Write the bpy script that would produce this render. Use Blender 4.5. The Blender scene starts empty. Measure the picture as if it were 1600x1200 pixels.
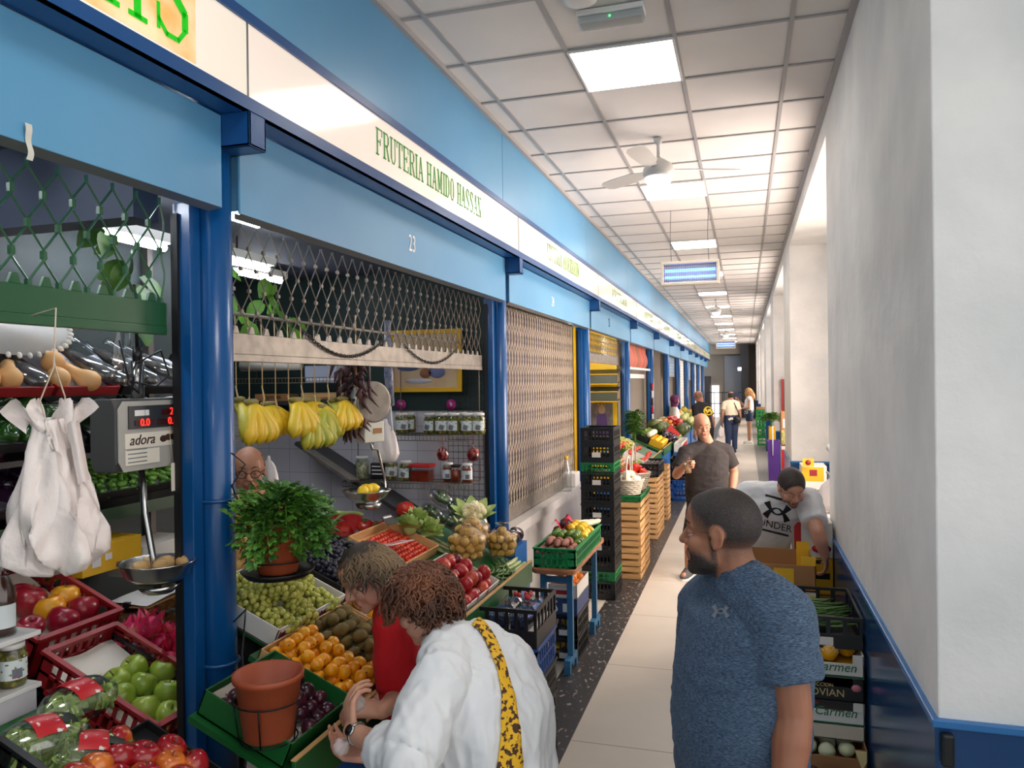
import bpy, math, random
from math import sin, cos, pi, radians, sqrt, atan2, floor
from mathutils import Vector as V, Matrix, Euler, noise
random.seed(7)
SC = bpy.context.scene; COL = SC.collection
# ---------------------------------------------------------------- camera (2 m above the floor, corridor runs along +Y)
FPX, CAMH = 1200.0, 2.0
def _basis():
    dy = V(((1164-800)/FPX, -(593-600)/FPX, -1)).normalized()
    up = V((-0.0126, 1, 0)); up.z = -(up.x*dy.x+up.y*dy.y)/dy.z; up.normalize()
    dx = dy.cross(up)
    return Matrix((dx, dy, up))
CM = _basis()
cam = bpy.data.objects.new('camera', bpy.data.cameras.new('camera')); COL.objects.link(cam)
cam.data.sensor_width = 36; cam.data.lens = 36*FPX/1600; cam.data.clip_start = 0.05; cam.data.clip_end = 200
cam.matrix_world = Matrix.Translation((0, 0, CAMH)) @ CM.to_4x4(); SC.camera = cam
# survey helpers: a sight line of the photograph met with a known plane of the place
def ray(px, py): return CM @ V(((px-800)/FPX, -(py-600)/FPX, -1))
def AX(px, py, x): r = ray(px, py); return V((0, 0, CAMH)) + r*(x/r.x)
def AY(px, py, y): r = ray(px, py); return V((0, 0, CAMH)) + r*(y/r.y)
def AZ(px, py, z): r = ray(px, py); return V((0, 0, CAMH)) + r*((z-CAMH)/r.z)
def AD(px, py, d): return V((0, 0, CAMH)) + ray(px, py)*d
# sloped display plane of the stalls: front edge at X0, Z0, rising by SL per metre towards the stall
X0, Z0, SL = -1.3, 0.83, 0.43
SN = V((SL, 0, 1)).normalized(); SW = V((-1, 0, SL)).normalized()
def SP(y, w, n=0.0): return V((X0, y, Z0)) + SW*w + SN*n
SROT = Matrix(((0, -SW.x*-1, SN.x), (1, 0, 0), (0, SW.z, SN.z)))      # local x -> +Y, local y -> up the slope, local z -> plane normal
SROT = Matrix((V((0, 1, 0)), SW, SN)).transposed()
# ---------------------------------------------------------------- materials
def lin(c): c /= 255.0; return c/12.92 if c <= .04045 else ((c+.055)/1.055)**2.4
def rgb(c): return (lin(c[0]), lin(c[1]), lin(c[2]), 1)
MATS = {}
def mat(name, c, rough=.5, metal=0, var=None, c2=None, bump=None, coat=0, emit=None, trans=0, alpha=1, spec=None, stops=(.35, .65), sss=0, ior=None, vscale=(1, 1, 1), coord='Object'):
    if name in MATS: return MATS[name]
    m = bpy.data.materials.new(name); m.use_nodes = True; nt = m.node_tree; N = nt.nodes; L = nt.links
    b = N['Principled BSDF']; b.inputs['Base Color'].default_value = rgb(c); b.inputs['Roughness'].default_value = rough
    b.inputs['Metallic'].default_value = metal
    if coat: b.inputs['Coat Weight'].default_value = coat; b.inputs['Coat Roughness'].default_value = .12
    if trans: b.inputs['Transmission Weight'].default_value = trans
    if alpha < 1: b.inputs['Alpha'].default_value = alpha
    if spec is not None: b.inputs['Specular IOR Level'].default_value = spec
    if ior: b.inputs['IOR'].default_value = ior
    if sss: b.inputs['Subsurface Weight'].default_value = sss; b.inputs['Subsurface Radius'].default_value = (.012, .005, .003); b.inputs['Subsurface Scale'].default_value = 1
    if emit: b.inputs['Emission Color'].default_value = rgb(emit[0]); b.inputs['Emission Strength'].default_value = emit[1]
    tc = mp = None
    if var or bump:
        tc = N.new('ShaderNodeTexCoord'); mp = N.new('ShaderNodeMapping'); mp.inputs['Scale'].default_value = vscale
        L.new(tc.outputs[coord], mp.inputs['Vector'])
    if var:
        n = N.new('ShaderNodeTexNoise'); n.inputs['Scale'].default_value = var; n.inputs['Detail'].default_value = 4
        r = N.new('ShaderNodeValToRGB'); r.color_ramp.elements[0].position = stops[0]; r.color_ramp.elements[1].position = stops[1]
        r.color_ramp.elements[0].color = rgb(c); r.color_ramp.elements[1].color = rgb(c2 or c)
        L.new(mp.outputs[0], n.inputs['Vector']); L.new(n.outputs['Fac'], r.inputs[0]); L.new(r.outputs[0], b.inputs['Base Color'])
    if bump:
        n = N.new('ShaderNodeTexNoise'); n.inputs['Scale'].default_value = bump[0]; n.inputs['Detail'].default_value = 5
        bp = N.new('ShaderNodeBump'); bp.inputs['Strength'].default_value = bump[1]; bp.inputs['Distance'].default_value = bump[2] if len(bump) > 2 else .01
        L.new(mp.outputs[0], n.inputs['Vector']); L.new(n.outputs['Fac'], bp.inputs['Height']); L.new(bp.outputs[0], b.inputs['Normal'])
    MATS[name] = m; return m
def fruit(name, c, c2, rough=.35, var=6, coat=0, bump=None, stops=(.35, .65), sss=0):
    """skin whose colour also differs from fruit to fruit"""
    m = mat(name, c, rough, var=var, c2=c2, coat=coat, bump=bump, stops=stops, sss=sss)
    if 'oi' not in m.node_tree.nodes:
        nt = m.node_tree; oi = nt.nodes.new('ShaderNodeObjectInfo'); oi.name = 'oi'
        mp = [n for n in nt.nodes if n.type == 'MAPPING'][0]; mu = nt.nodes.new('ShaderNodeMath'); mu.operation = 'MULTIPLY'; mu.inputs[1].default_value = 37
        nt.links.new(oi.outputs['Random'], mu.inputs[0]); cb = nt.nodes.new('ShaderNodeCombineXYZ')
        for i in range(3): nt.links.new(mu.outputs[0], cb.inputs[i])
        nt.links.new(cb.outputs[0], mp.inputs['Location'])
    return m
def glass(name, c=(235, 245, 245), a=.25, rough=.05):
    """thin clear plastic or glass film"""
    if name in MATS: return MATS[name]
    m = bpy.data.materials.new(name); m.use_nodes = True; nt = m.node_tree; N = nt.nodes; N.clear()
    o = N.new('ShaderNodeOutputMaterial'); t = N.new('ShaderNodeBsdfTransparent'); t.inputs[0].default_value = rgb(c)
    g = N.new('ShaderNodeBsdfGlossy'); g.inputs['Roughness'].default_value = rough
    fr = N.new('ShaderNodeLayerWeight'); fr.inputs[0].default_value = .12; ad = N.new('ShaderNodeMath'); ad.operation = 'MULTIPLY_ADD'; ad.inputs[1].default_value = .55; ad.inputs[2].default_value = a*.3; ad.use_clamp = True
    mx = N.new('ShaderNodeMixShader'); L = nt.links
    L.new(fr.outputs['Facing'], ad.inputs[0]); L.new(ad.outputs[0], mx.inputs[0]); L.new(t.outputs[0], mx.inputs[1]); L.new(g.outputs[0], mx.inputs[2]); L.new(mx.outputs[0], o.inputs[0])
    MATS[name] = m; return m
# ---------------------------------------------------------------- mesh builder
class MB:
    def __init__(s): s.v = []; s.f = []; s.mi = []; s.sm = []; s.cur = 0; s.T = None
    def slot(s, i): s.cur = i; return s
    def add(s, vs, fs, smooth=False, R=None):
        o = len(s.v)
        for p in vs:
            p = V(p)
            if R is not None: p = R @ p
            if s.T is not None: p = s.T @ p
            s.v.append(p)
        for f in fs: s.f.append([o+i for i in f]); s.mi.append(s.cur); s.sm.append(smooth)
        return s
    def bx(s, x0, x1, y0, y1, z0, z1, R=None):
        return s.add([(x0, y0, z0), (x1, y0, z0), (x1, y1, z0), (x0, y1, z0), (x0, y0, z1), (x1, y0, z1), (x1, y1, z1), (x0, y1, z1)],
                     [(0, 3, 2, 1), (4, 5, 6, 7), (0, 1, 5, 4), (1, 2, 6, 5), (2, 3, 7, 6), (3, 0, 4, 7)], R=R)
    def cb(s, c, d, R=None): return s.bx(c[0]-d[0]/2, c[0]+d[0]/2, c[1]-d[1]/2, c[1]+d[1]/2, c[2]-d[2]/2, c[2]+d[2]/2, R)
    def tube(s, pts, r, n=8, closed=False, caps=True, smooth=True, flat=1.0):
        pts = [V(p) for p in pts]; k = len(pts); rs = r if isinstance(r, (list, tuple)) else [r]*k
        def tan(i):
            a = pts[(i-1) % k] if (closed or i > 0) else pts[i]; b = pts[(i+1) % k] if (closed or i < k-1) else pts[i]
            t = b-a; return t.normalized() if t.length > 1e-9 else V((0, 0, 1))
        t0 = tan(0); up = V((0, 0, 1)) if abs(t0.z) < .9 else V((1, 0, 0)); a = t0.cross(up).normalized(); vs = []
        for i in range(k):
            t = tan(i); a = (a - t*a.dot(t)); a = a.normalized() if a.length > 1e-6 else t.orthogonal().normalized(); b = t.cross(a)
            for j in range(n):
                q = 2*pi*j/n; vs.append(pts[i] + a*(cos(q)*rs[i]) + b*(sin(q)*rs[i]*flat))
        fs = []
        for i in range(k if closed else k-1):
            for j in range(n):
                fs.append((i*n+j, i*n+(j+1) % n, ((i+1) % k)*n+(j+1) % n, ((i+1) % k)*n+j))
        if caps and not closed: fs.append(tuple(range(n))[::-1]); fs.append(tuple((k-1)*n+j for j in range(n)))
        return s.add(vs, fs, smooth)
    def lathe(s, prof, n=20, R=None, smooth=True, wob=None, sy=1.0):
        vs = []; fs = []; k = len(prof)
        for i, (r, z) in enumerate(prof):
            for j in range(n):
                q = 2*pi*j/n; rr = r*(1+(wob(q, z) if wob else 0)); vs.append((rr*cos(q), rr*sin(q)*sy, z))
        for i in range(k-1):
            for j in range(n): fs.append((i*n+j, i*n+(j+1) % n, (i+1)*n+(j+1) % n, (i+1)*n+j))
        if prof[0][0] > 1e-5: fs.append(tuple(range(n))[::-1])
        if prof[-1][0] > 1e-5: fs.append(tuple((k-1)*n+j for j in range(n)))
        return s.add(vs, fs, smooth, R)
    def loft(s, rings, caps=True, smooth=True, closed=True):
        n = len(rings[0]); vs = [p for r in rings for p in r]; fs = []
        for i in range(len(rings)-1):
            for j in range(n if closed else n-1): fs.append((i*n+j, i*n+(j+1) % n, (i+1)*n+(j+1) % n, (i+1)*n+j))
        if caps: fs.append(tuple(range(n))[::-1]); fs.append(tuple((len(rings)-1)*n+j for j in range(n)))
        return s.add(vs, fs, smooth)
    def ell(s, c, r, n=14, m=9, R=None, smooth=True):
        c = V(c); vs = []; fs = []
        if not isinstance(r, (tuple, list)): r = (r, r, r)
        for i in range(m+1):
            t = pi*i/m
            for j in range(n):
                q = 2*pi*j/n; p = V((r[0]*sin(t)*cos(q), r[1]*sin(t)*sin(q), -r[2]*cos(t)))
                if R is not None: p = R @ p
                vs.append(c+p)
        for i in range(m):
            for j in range(n): fs.append((i*n+j, i*n+(j+1) % n, (i+1)*n+(j+1) % n, (i+1)*n+j))
        return s.add(vs, fs, smooth)
    def cap(s, a, b, r1, r2, n=12):
        """tapered limb piece with rounded ends"""
        a = V(a); b = V(b); d = (b-a)
        if d.length < 1e-6: return s.ell(a, r1)
        t = d.normalized(); pts = []; rs = []
        for k in (0, .3, .6, .85): pts.append(a - t*r1*cos(k*pi/2)); rs.append(max(1e-4, r1*sin(k*pi/2)))
        for k in range(5): pts.append(a+d*k/4); rs.append(r1+(r2-r1)*k/4)
        for k in (.85, .6, .3, 0): pts.append(b + t*r2*cos(k*pi/2)); rs.append(max(1e-4, r2*sin(k*pi/2)))
        return s.tube(pts, rs, n)
    def sheet(s, fn, nu, nv, smooth=True):
        vs = [fn(i/nu, j/nv) for j in range(nv+1) for i in range(nu+1)]; w = nu+1
        return s.add(vs, [(j*w+i, j*w+i+1, (j+1)*w+i+1, (j+1)*w+i) for j in range(nv) for i in range(nu)], smooth)
    def poly(s, pts, z0=0, z1=.01, R=None):
        n = len(pts); vs = [(p[0], p[1], z0) for p in pts]+[(p[0], p[1], z1) for p in pts]
        return s.add(vs, [tuple(range(n))[::-1], tuple(range(n, 2*n))]+[(i, (i+1) % n, n+(i+1) % n, n+i) for i in range(n)], R=R)
    def mesh(s, name, mats):
        me = bpy.data.meshes.new(name); me.from_pydata([tuple(p) for p in s.v], [], s.f)
        for m in (mats if isinstance(mats, (list, tuple)) else [mats]): me.materials.append(m)
        me.polygons.foreach_set('material_index', s.mi); me.polygons.foreach_set('use_smooth', s.sm); me.update(); return me
    def build(s, name, mats, parent=None, loc=None, rot=None, bevel=0):
        return link(name, s.mesh(name, mats), parent, loc, rot, bevel)
def link(name, me, parent=None, loc=None, rot=None, bevel=0):
    o = bpy.data.objects.new(name, me); COL.objects.link(o)
    if parent is not None: o.parent = parent
    if loc is not None: o.location = loc
    if rot is not None: setrot(o, rot)
    if bevel:
        b = o.modifiers.new('bevel', 'BEVEL'); b.width = bevel; b.segments = 2; b.limit_method = 'ANGLE'
    return o
def setrot(o, rot):
    if isinstance(rot, Matrix): o.rotation_euler = rot.to_euler()
    elif isinstance(rot, (int, float)): o.rotation_euler = (0, 0, rot)
    else: o.rotation_euler = rot
def tag(o, label, cat, group=None):
    o['label'] = label; o['category'] = cat
    if group: o['group'] = group
    return o
def thing(name, label, cat, loc=(0, 0, 0), rot=None, group=None):
    o = bpy.data.objects.new(name, None); COL.objects.link(o); o.empty_display_size = .1; o.location = loc
    if rot is not None: setrot(o, rot)
    return tag(o, label, cat, group)
def struct(name, mb, mats, bevel=0):
    o = mb.build(name, mats, bevel=bevel); o['kind'] = 'structure'; return o
def kids(o): return [c for c in bpy.data.objects if c.parent == o]
KIDS = {}
def dup(root, loc=None, rot=None, scale=None, label=None, group=None, first=False):
    """a copy of a thing with copies of its parts and their sub-parts; first=True moves the original itself"""
    if first: r = root
    else:
        if root.name not in KIDS: KIDS[root.name] = [(c, kids(c)) for c in kids(root)]
        r = root.copy(); COL.objects.link(r)
        for c, gs in KIDS[root.name]:
            k = c.copy(); COL.objects.link(k); k.parent = r
            for g in gs: q = g.copy(); COL.objects.link(q); q.parent = k
    if loc is not None: r.location = loc
    if rot is not None: setrot(r, rot)
    if scale is not None: r.scale = scale if isinstance(scale, (tuple, list)) else (scale,)*3
    if label: r['label'] = label
    if group: r['group'] = group
    return r
class Kind:
    """first use moves the built thing itself, later uses copy it"""
    def __init__(s, maker): s.mk = maker; s.o = None; s.used = False
    def put(s, loc, rot=None, scale=None, label=None, group=None):
        if s.o is None: s.o = s.mk(); KIDS[s.o.name] = [(c, kids(c)) for c in kids(s.o)]
        f = not s.used; s.used = True
        return dup(s.o, loc, rot, scale, label, group, first=f)
def remesh(mb, name, mats, voxel, smooth=3, parent=None, loc=None, rot=None):
    """fuse overlapping closed shapes into one continuous surface"""
    me = mb.mesh(name+'_raw', mats); o = bpy.data.objects.new(name+'_raw', me); COL.objects.link(o)
    r = o.modifiers.new('r', 'REMESH'); r.mode = 'VOXEL'; r.voxel_size = voxel; r.use_smooth_shade = True
    if smooth: q = o.modifiers.new('s', 'SMOOTH'); q.iterations = smooth; q.factor = .5
    dg = bpy.context.evaluated_depsgraph_get(); dg.update(); ev = o.evaluated_get(dg); m2 = bpy.data.meshes.new_from_object(ev); m2.name = name
    bpy.data.objects.remove(o); bpy.data.meshes.remove(me)
    m2.materials.clear()
    for m in (mats if isinstance(mats, (list, tuple)) else [mats]): m2.materials.append(m)
    return link(name, m2, parent, loc, rot)
ORD = ['first', 'second', 'third', 'fourth', 'fifth', 'sixth', 'seventh', 'eighth', 'ninth', 'tenth', 'eleventh', 'twelfth', 'thirteenth', 'fourteenth', 'fifteenth', 'sixteenth', 'seventeenth', 'eighteenth']
def rz(a): return Matrix.Rotation(a, 3, 'Z')
def rx(a): return Matrix.Rotation(a, 3, 'X')
def ry(a): return Matrix.Rotation(a, 3, 'Y')
def rr(): return Euler((random.uniform(0, 6.28), random.uniform(0, 6.28), random.uniform(0, 6.28))).to_matrix()
def U(a, b): return random.uniform(a, b)
def text(body, name, m, size, parent=None, loc=(0, 0, 0), rot=None, sx=1, ext=.001, shear=0, align='CENTER'):
    cu = bpy.data.curves.new(name, 'FONT'); cu.body = body; cu.size = size; cu.extrude = ext; cu.align_x = align; cu.align_y = 'CENTER'; cu.shear = shear; cu.resolution_u = 3
    o = bpy.data.objects.new(name, cu); COL.objects.link(o); dg = bpy.context.evaluated_depsgraph_get(); dg.update()
    me = bpy.data.meshes.new_from_object(o.evaluated_get(dg)); bpy.data.objects.remove(o); bpy.data.curves.remove(cu)
    me.transform(Matrix.Diagonal((sx, 1, 1, 1))); me.materials.clear(); me.materials.append(m); me.name = name
    return link(name, me, parent, loc, rot)
FACE_X = Matrix(((0, 0, 1), (1, 0, 0), (0, 1, 0)))        # text reading along +Y, facing +X
FACE_Y = Matrix(((1, 0, 0), (0, 0, -1), (0, 1, 0)))       # text reading along +X, facing -Y
# ================================================================ SETTING
XP, PITCH, YP0 = -1.88, 3.44, 2.41
POSTS = [YP0+PITCH*k for k in range(-2, 12)]
YEND = 43.0; ZC = 3.87; XW = 0.555
m_plaster = mat('white plaster', (232, 230, 226), .75, bump=(9, .35, .02), var=2.2, c2=(214, 214, 212))
m_dado = mat('blue wall tile', (36, 96, 160), .22)
m_dadotrim = mat('blue trim tile', (48, 112, 172), .25)
m_blue = mat('gloss blue paint', (10, 80, 142), .3, coat=.25)
m_dkblue = mat('dark blue paint', (20, 74, 132), .35)
m_lblue = mat('light blue sheet metal', (86, 148, 190), .36, var=.8, c2=(98, 158, 196))
m_grey = mat('grey metal', (128, 134, 138), .4, metal=.6)
m_black = mat('black plastic', (20, 20, 22), .45)
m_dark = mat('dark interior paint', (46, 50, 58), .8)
m_white = mat('white enamel', (228, 228, 226), .4)
m_steel = mat('stainless steel', (190, 190, 188), .22, metal=1)
m_alu = mat('galvanised steel', (150, 142, 132), .45, metal=.5, var=14, c2=(126, 120, 112))
def tile_mat(name, c, joint, sx, sy, rough, off=(0, 0), jw=.006, var=None, axes='xy', c2=None):
    m = mat(name, c, rough, var=var or 1.3, c2=c2 or tuple(max(0, x-10) for x in c)); nt = m.node_tree; N = nt.nodes; L = nt.links; b = N['Principled BSDF']
    tc = N.new('ShaderNodeTexCoord'); sp = N.new('ShaderNodeSeparateXYZ'); L.new(tc.outputs['Object'], sp.inputs[0])
    def joint_of(ax, s, o):
        a = N.new('ShaderNodeMath'); a.operation = 'ADD'; a.inputs[1].default_value = 100*s-o; L.new(sp.outputs[ax.upper()], a.inputs[0])
        q = N.new('ShaderNodeMath'); q.operation = 'MODULO'; q.inputs[1].default_value = s; L.new(a.outputs[0], q.inputs[0])
        r = N.new('ShaderNodeMath'); r.operation = 'LESS_THAN'; r.inputs[1].default_value = jw; L.new(q.outputs[0], r.inputs[0]); return r
    j1 = joint_of(axes[0], sx, off[0]); j2 = joint_of(axes[1], sy, off[1])
    mx = N.new('ShaderNodeMath'); mx.operation = 'MAXIMUM'; L.new(j1.outputs[0], mx.inputs[0]); L.new(j2.outputs[0], mx.inputs[1])
    mi = N.new('ShaderNodeMix'); mi.data_type = 'RGBA'; old = b.inputs['Base Color'].links[0].from_socket
    L.new(mx.outputs[0], mi.inputs[0]); L.new(old, mi.inputs[6]); mi.inputs[7].default_value = rgb(joint); L.new(mi.outputs[2], b.inputs['Base Color'])
    bp = N.new('ShaderNodeBump'); bp.invert = True; bp.inputs['Strength'].default_value = .4; bp.inputs['Distance'].default_value = .003
    L.new(mx.outputs[0], bp.inputs['Height']); L.new(bp.outputs[0], b.inputs['Normal']); return m
m_floor = tile_mat('beige floor tile', (208, 198, 184), (140, 132, 122), 1.2, 1.2, .38, (-.96, .58), .008)
b = MB(); b.bx(-6, 1.4, -6, YEND, -.1, 0); struct('floor', b, m_floor)
# dark speckled terrazzo strips
m_strip = mat('speckled terrazzo', (52, 50, 50), .4, var=38, c2=(150, 144, 138), stops=(.60, .66), vscale=(1, .45, 1))
b = MB(); b.bx(-1.235, -.955, -6, YEND, 0, .003); struct('trim_1', b, m_strip)
m_strip2 = mat('grey floor strip', (120, 116, 112), .45, var=30, c2=(140, 136, 130))
b = MB(); b.bx(.24, XW, -6, YEND, 0, .003); struct('trim_2', b, m_strip2)
# suspended ceiling with its T-bar grid
m_ceil = mat('mineral ceiling tile', (226, 222, 218), .85, var=.9, c2=(212, 208, 206), bump=(60, .12, .004))
TY = .626; TY0 = 4.255
b = MB(); b.bx(-1.72, 1.45, -6, YEND, ZC+.006, ZC+.1); ce = struct('ceiling', b, m_ceil)
m_bar = mat('ceiling grid bar', (164, 162, 162), .5)
b = MB()
for x in (-1.545, -.945, -.345, .255): b.bx(x-.012, x+.012, -6, YEND, ZC-.004, ZC+.008)
for k in range(-16, 62):
    y = TY0+TY*k; b.bx(-1.7, XW, y-.011, y+.011, ZC-.003, ZC+.008)
b.bx(XW-.03, XW, -6, YEND, ZC-.03, ZC+.01); b.bx(-1.7, -1.67, -6, YEND, ZC-.03, ZC+.01)
b.build('grid_bar', m_bar, ce)
# soot stains left by the fan are part of the tiles' own noise; dado and pillars of the right wall
PIL = [(2.63, 5.75), (10.4, 12.0), (16.4, 18), (22.4, 24), (28.4, 30), (34.4, 36), (40.4, YEND)]
b = MB(); d = MB(); t = MB()
m_dtile = tile_mat('blue glazed dado tile', (24, 70, 118), (18, 52, 90), .2, .32, .18, (0, 0), .004, axes='yz')
for i, (a, c) in enumerate(PIL):
    b.bx(XW, 1.3, a, c, 0, ZC)
    d.bx(XW-.012, 1.3, a-.012, c+.012, 0, .93); t.bx(XW-.02, 1.3, a-.02, c+.02, .93, .955)
edges = [-6]+[v for p in PIL for v in p]
for k in range(0, len(edges)-1, 2):
    a, c = edges[k], edges[k+1]; b.bx(XW, 1.3, a, c, 3.69, ZC)
    b.bx(1.3, 1.45, a, c, 0, 1.0); b.bx(1.3, 1.45, a, c, 3.45, ZC); b.bx(1.3, 1.45, a, a+.35, 1, 3.45); b.bx(1.3, 1.45, c-.35, c, 1, 3.45)
wr = struct('wall_right', b, m_plaster, bevel=.006); d.build('dado', m_dtile, wr); t.build('dado_trim', m_dadotrim, wr, bevel=.004)
for k in range(0, len(edges)-1, 2):
    a, c = edges[k]+.35, edges[k+1]-.35; w = MB(); n = max(2, int((c-a)/1.1))
    for z in (1, 3.4): w.bx(1.34, 1.41, a, c, z, z+.05)
    for j in range(n+1): y = a+(c-a-.05)*j/n; w.bx(1.34, 1.41, y, y+.05, 1.05, 3.4)
    wo = struct('window_%d' % (k//2+1), w, m_white); MB().bx(1.37, 1.376, a+.05, c-.05, 1.05, 3.4).build('pane', glass('window glass', (250, 250, 250), .05), wo)
    MB().bx(1.26, 1.34, a-.03, c+.03, .97, 1.0).build('sill', m_white, wo)
# far end of the corridor
m_end = mat('greige end wall', (150, 140, 128), .8); m_endgrey = mat('pale grey shutter', (152, 158, 168), .5); m_enddk = mat('charcoal column', (54, 56, 62), .6)
b = MB(); b.bx(-3.6, 1.45, YEND, YEND+.2, 0, ZC+.1); b.bx(-1.9, .2, YEND-.9, YEND, 3.35, ZC); struct('wall_back', b, m_end)
b = MB(); b.bx(-1.05, -.18, YEND-.14, YEND, 0, 3.3)
for k in range(16): b.bx(-1.05, -.18, YEND-.146, YEND-.14, .1+.2*k, .11+.2*k)
struct('door_1', b, m_endgrey)
b = MB(); b.bx(-.16, .2, YEND-1.2, YEND, 0, ZC); b.bx(-.22, .2, YEND-1.25, YEND-1.2, 2.5, ZC); struct('trim_3', b, m_enddk)
b = MB(); b.bx(-2.0, -1.75, YEND-2.2, YEND-.2, 0, 2.2); struct('trim_4', b, m_enddk)
b = MB(); b.bx(-1.72, -1.35, YEND-.1, YEND, 0, 1.7); struct('window_9', b, mat('lit doorway', (250, 250, 250), .5, emit=((255, 255, 255), 1.2)))
# ---------------------------------------------------------------- stall shell
b = MB()
ys = [-.85+3.14*k for k in range(-1, 14)]
for a in ys:
    c = min(a+3.14, 40.6); b.bx(-1.72, -1.70, a+.003, c-.003, 3.335, ZC-.005)
wl = struct('wall_left', b, m_lblue, bevel=.004)
b = MB(); b.bx(-1.76, -1.72, -4, 40.4, 3.3, ZC); b.build('backing', m_dkblue, wl)
b = MB(); b.bx(-1.90, -1.685, -4, 40.4, 2.985, 3.01); b.bx(-1.71, -1.683, -4, 40.4, 2.985, 3.032); b.bx(-1.71, -1.683, -4, 40.4, 3.302, 3.34)
b.build('sign_channel', m_dkblue, wl)
# stall interiors: back walls, ceilings, floor of the stalls
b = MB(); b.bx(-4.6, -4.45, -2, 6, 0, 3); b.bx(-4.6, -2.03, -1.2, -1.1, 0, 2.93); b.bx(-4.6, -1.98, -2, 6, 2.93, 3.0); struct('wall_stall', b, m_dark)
m_wtile = tile_mat('white wall tile', (226, 224, 232), (170, 168, 176), .2, .2, .2, (.03, .05), .004, axes='xz')
b = MB(); b.bx(-4.45, -1.99, 5.78, 5.86, 0, 2.92); struct('wall_tiled', b, m_wtile)
b = MB(); b.bx(-4.45, -1.97, 5.765, 5.779, 1.78, 2.92); struct('trim_5', b, mat('dark green board', (28, 48, 46), .6))
m_beige = mat('beige stall wall', (206, 196, 182), .7, var=1, c2=(196, 186, 174)); m_yel = mat('yellow stall wall', (236, 196, 24), .5)
b = MB()
for k, y in enumerate(POSTS[3:]):
    b.bx(-3.5, -2.03, y-.03, y+.03, 0, 2.93)
b.bx(-3.6, -3.5, 5.9, 40.3, 0, 3.0); b.bx(-3.6, -1.98, 5.9, 40.3, 2.93, 3.0)
struct('wall_partition', b, m_beige)
b = MB(); b.bx(-3.5, -2.03, POSTS[5]-.06, POSTS[5]-.03, 0, 2.9); b.bx(-3.49, -3.46, POSTS[4]+.04, POSTS[5]-.06, 0, 2.9); struct('wall_yellow', b, m_yel)
# posts with their brackets
def mk_post():
    t = thing('post', 'x', 'post')
    b = MB(); b.lathe([(.063, 0), (.063, 2.98)], 20); b.build('pole', m_blue, t)
    b = MB(); b.bx(-.015, .195, -.05, .05, 2.86, 2.872); b.bx(-.015, .195, -.05, -.038, 2.86, 2.985); b.bx(-.015, .195, .038, .05, 2.86, 2.985); b.bx(.185, .195, -.05, .05, 2.86, 2.985); b.build('bracket', m_dkblue, t, bevel=.003)
    b = MB(); b.bx(-.085, -.01, -.118, -.064, 0, 2.66); b.bx(-.085, -.01, .064, .11, 0, 2.66); b.build('shutter_guide', m_blue, t, bevel=.003)
    b = MB(); b.bx(-.083, -.055, -.13, -.119, .0, 2.62); b.build('guide_lip', m_black, t)
    return t
kp = Kind(mk_post); stall_no = {2: 'thick round blue post between the green and the grey shutter', 3: 'round blue post between stall 23 and the fully closed grille', 4: 'round blue post behind the tall stack of black crates', 5: 'round blue post beside the yellow stall', 1: 'blue post at the near edge of the stall with the green shutter'}
for i, y in enumerate(POSTS[:13]):
    if i < 1: continue
    kp.put((XP, y, 0), label=stall_no.get(i, 'round blue stall post, %s beyond the yellow stall along the arcade' % ORD[max(0, i-6)]), group='blue stall posts')
# light blue header panel over each opening
def mk_head():
    t = thing('header_panel', 'x', 'panel')
    for y in (.018, PITCH-.126): MB().bx(-.06, -.001, y, y+.004, 2.66, 2.98).build('return_flange', m_lblue, t)
    b = MB(); b.bx(0, .012, 0, PITCH-.104, 2.645, 2.98); b.build('sheet', m_lblue, t, bevel=.003)
    b = MB(); b.add([(0.012, 0, 2.645), (.012, PITCH-.104, 2.645), (-.03, PITCH-.125, 2.632), (-.03, .02, 2.632), (-.03, .02, 2.655), (-.03, PITCH-.125, 2.655)], [(0, 1, 2, 3), (3, 2, 5, 4)]); b.build('bottom_lip', m_grey, t)
    return t
kh = Kind(mk_head); NUM = {1: None, 2: '23', 3: '24', 4: '25'}
HL = {1: 'light blue header panel over the green shutter, with a strip of tape', 2: 'light blue header panel numbered 23', 3: 'light blue header panel numbered 24 over the closed grille', 4: 'light blue header panel over the yellow stall'}
m_wtxt = mat('white lettering', (240, 240, 240), .5); m_dtxt = mat('dark lettering', (50, 80, 110), .5)
for i in range(1, 13):
    hp = kh.put((XP+.066, POSTS[i]+.052, 0), label=HL.get(i, 'light blue header panel, %s beyond the yellow stall' % ORD[max(0, i-5)]), group='header panels')
    if NUM.get(i):
        q = AX({2: 644, 3: 864, 4: 952}[i], {2: 382, 3: 472, 4: 505}[i], XP+.080)
        text(NUM[i], 'number', m_dtxt if i == 4 else m_wtxt, .135 if i < 4 else .17, hp, q-hp.location, FACE_X, sx=.72)
q = AX(45, 222, XP+.084)
b = MB(); b.sheet(lambda u, v: (.001+.004*sin(v*9), (u-.5)*(.017+.006*abs(v-.4))+.003*sin(v*5), (v-.5)*.095), 3, 10); tag(b.build('tape_strip', mat('masking tape', (206, 206, 196), .6), None, q), 'torn strip of white tape hanging off the near header panel', 'tape')
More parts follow.
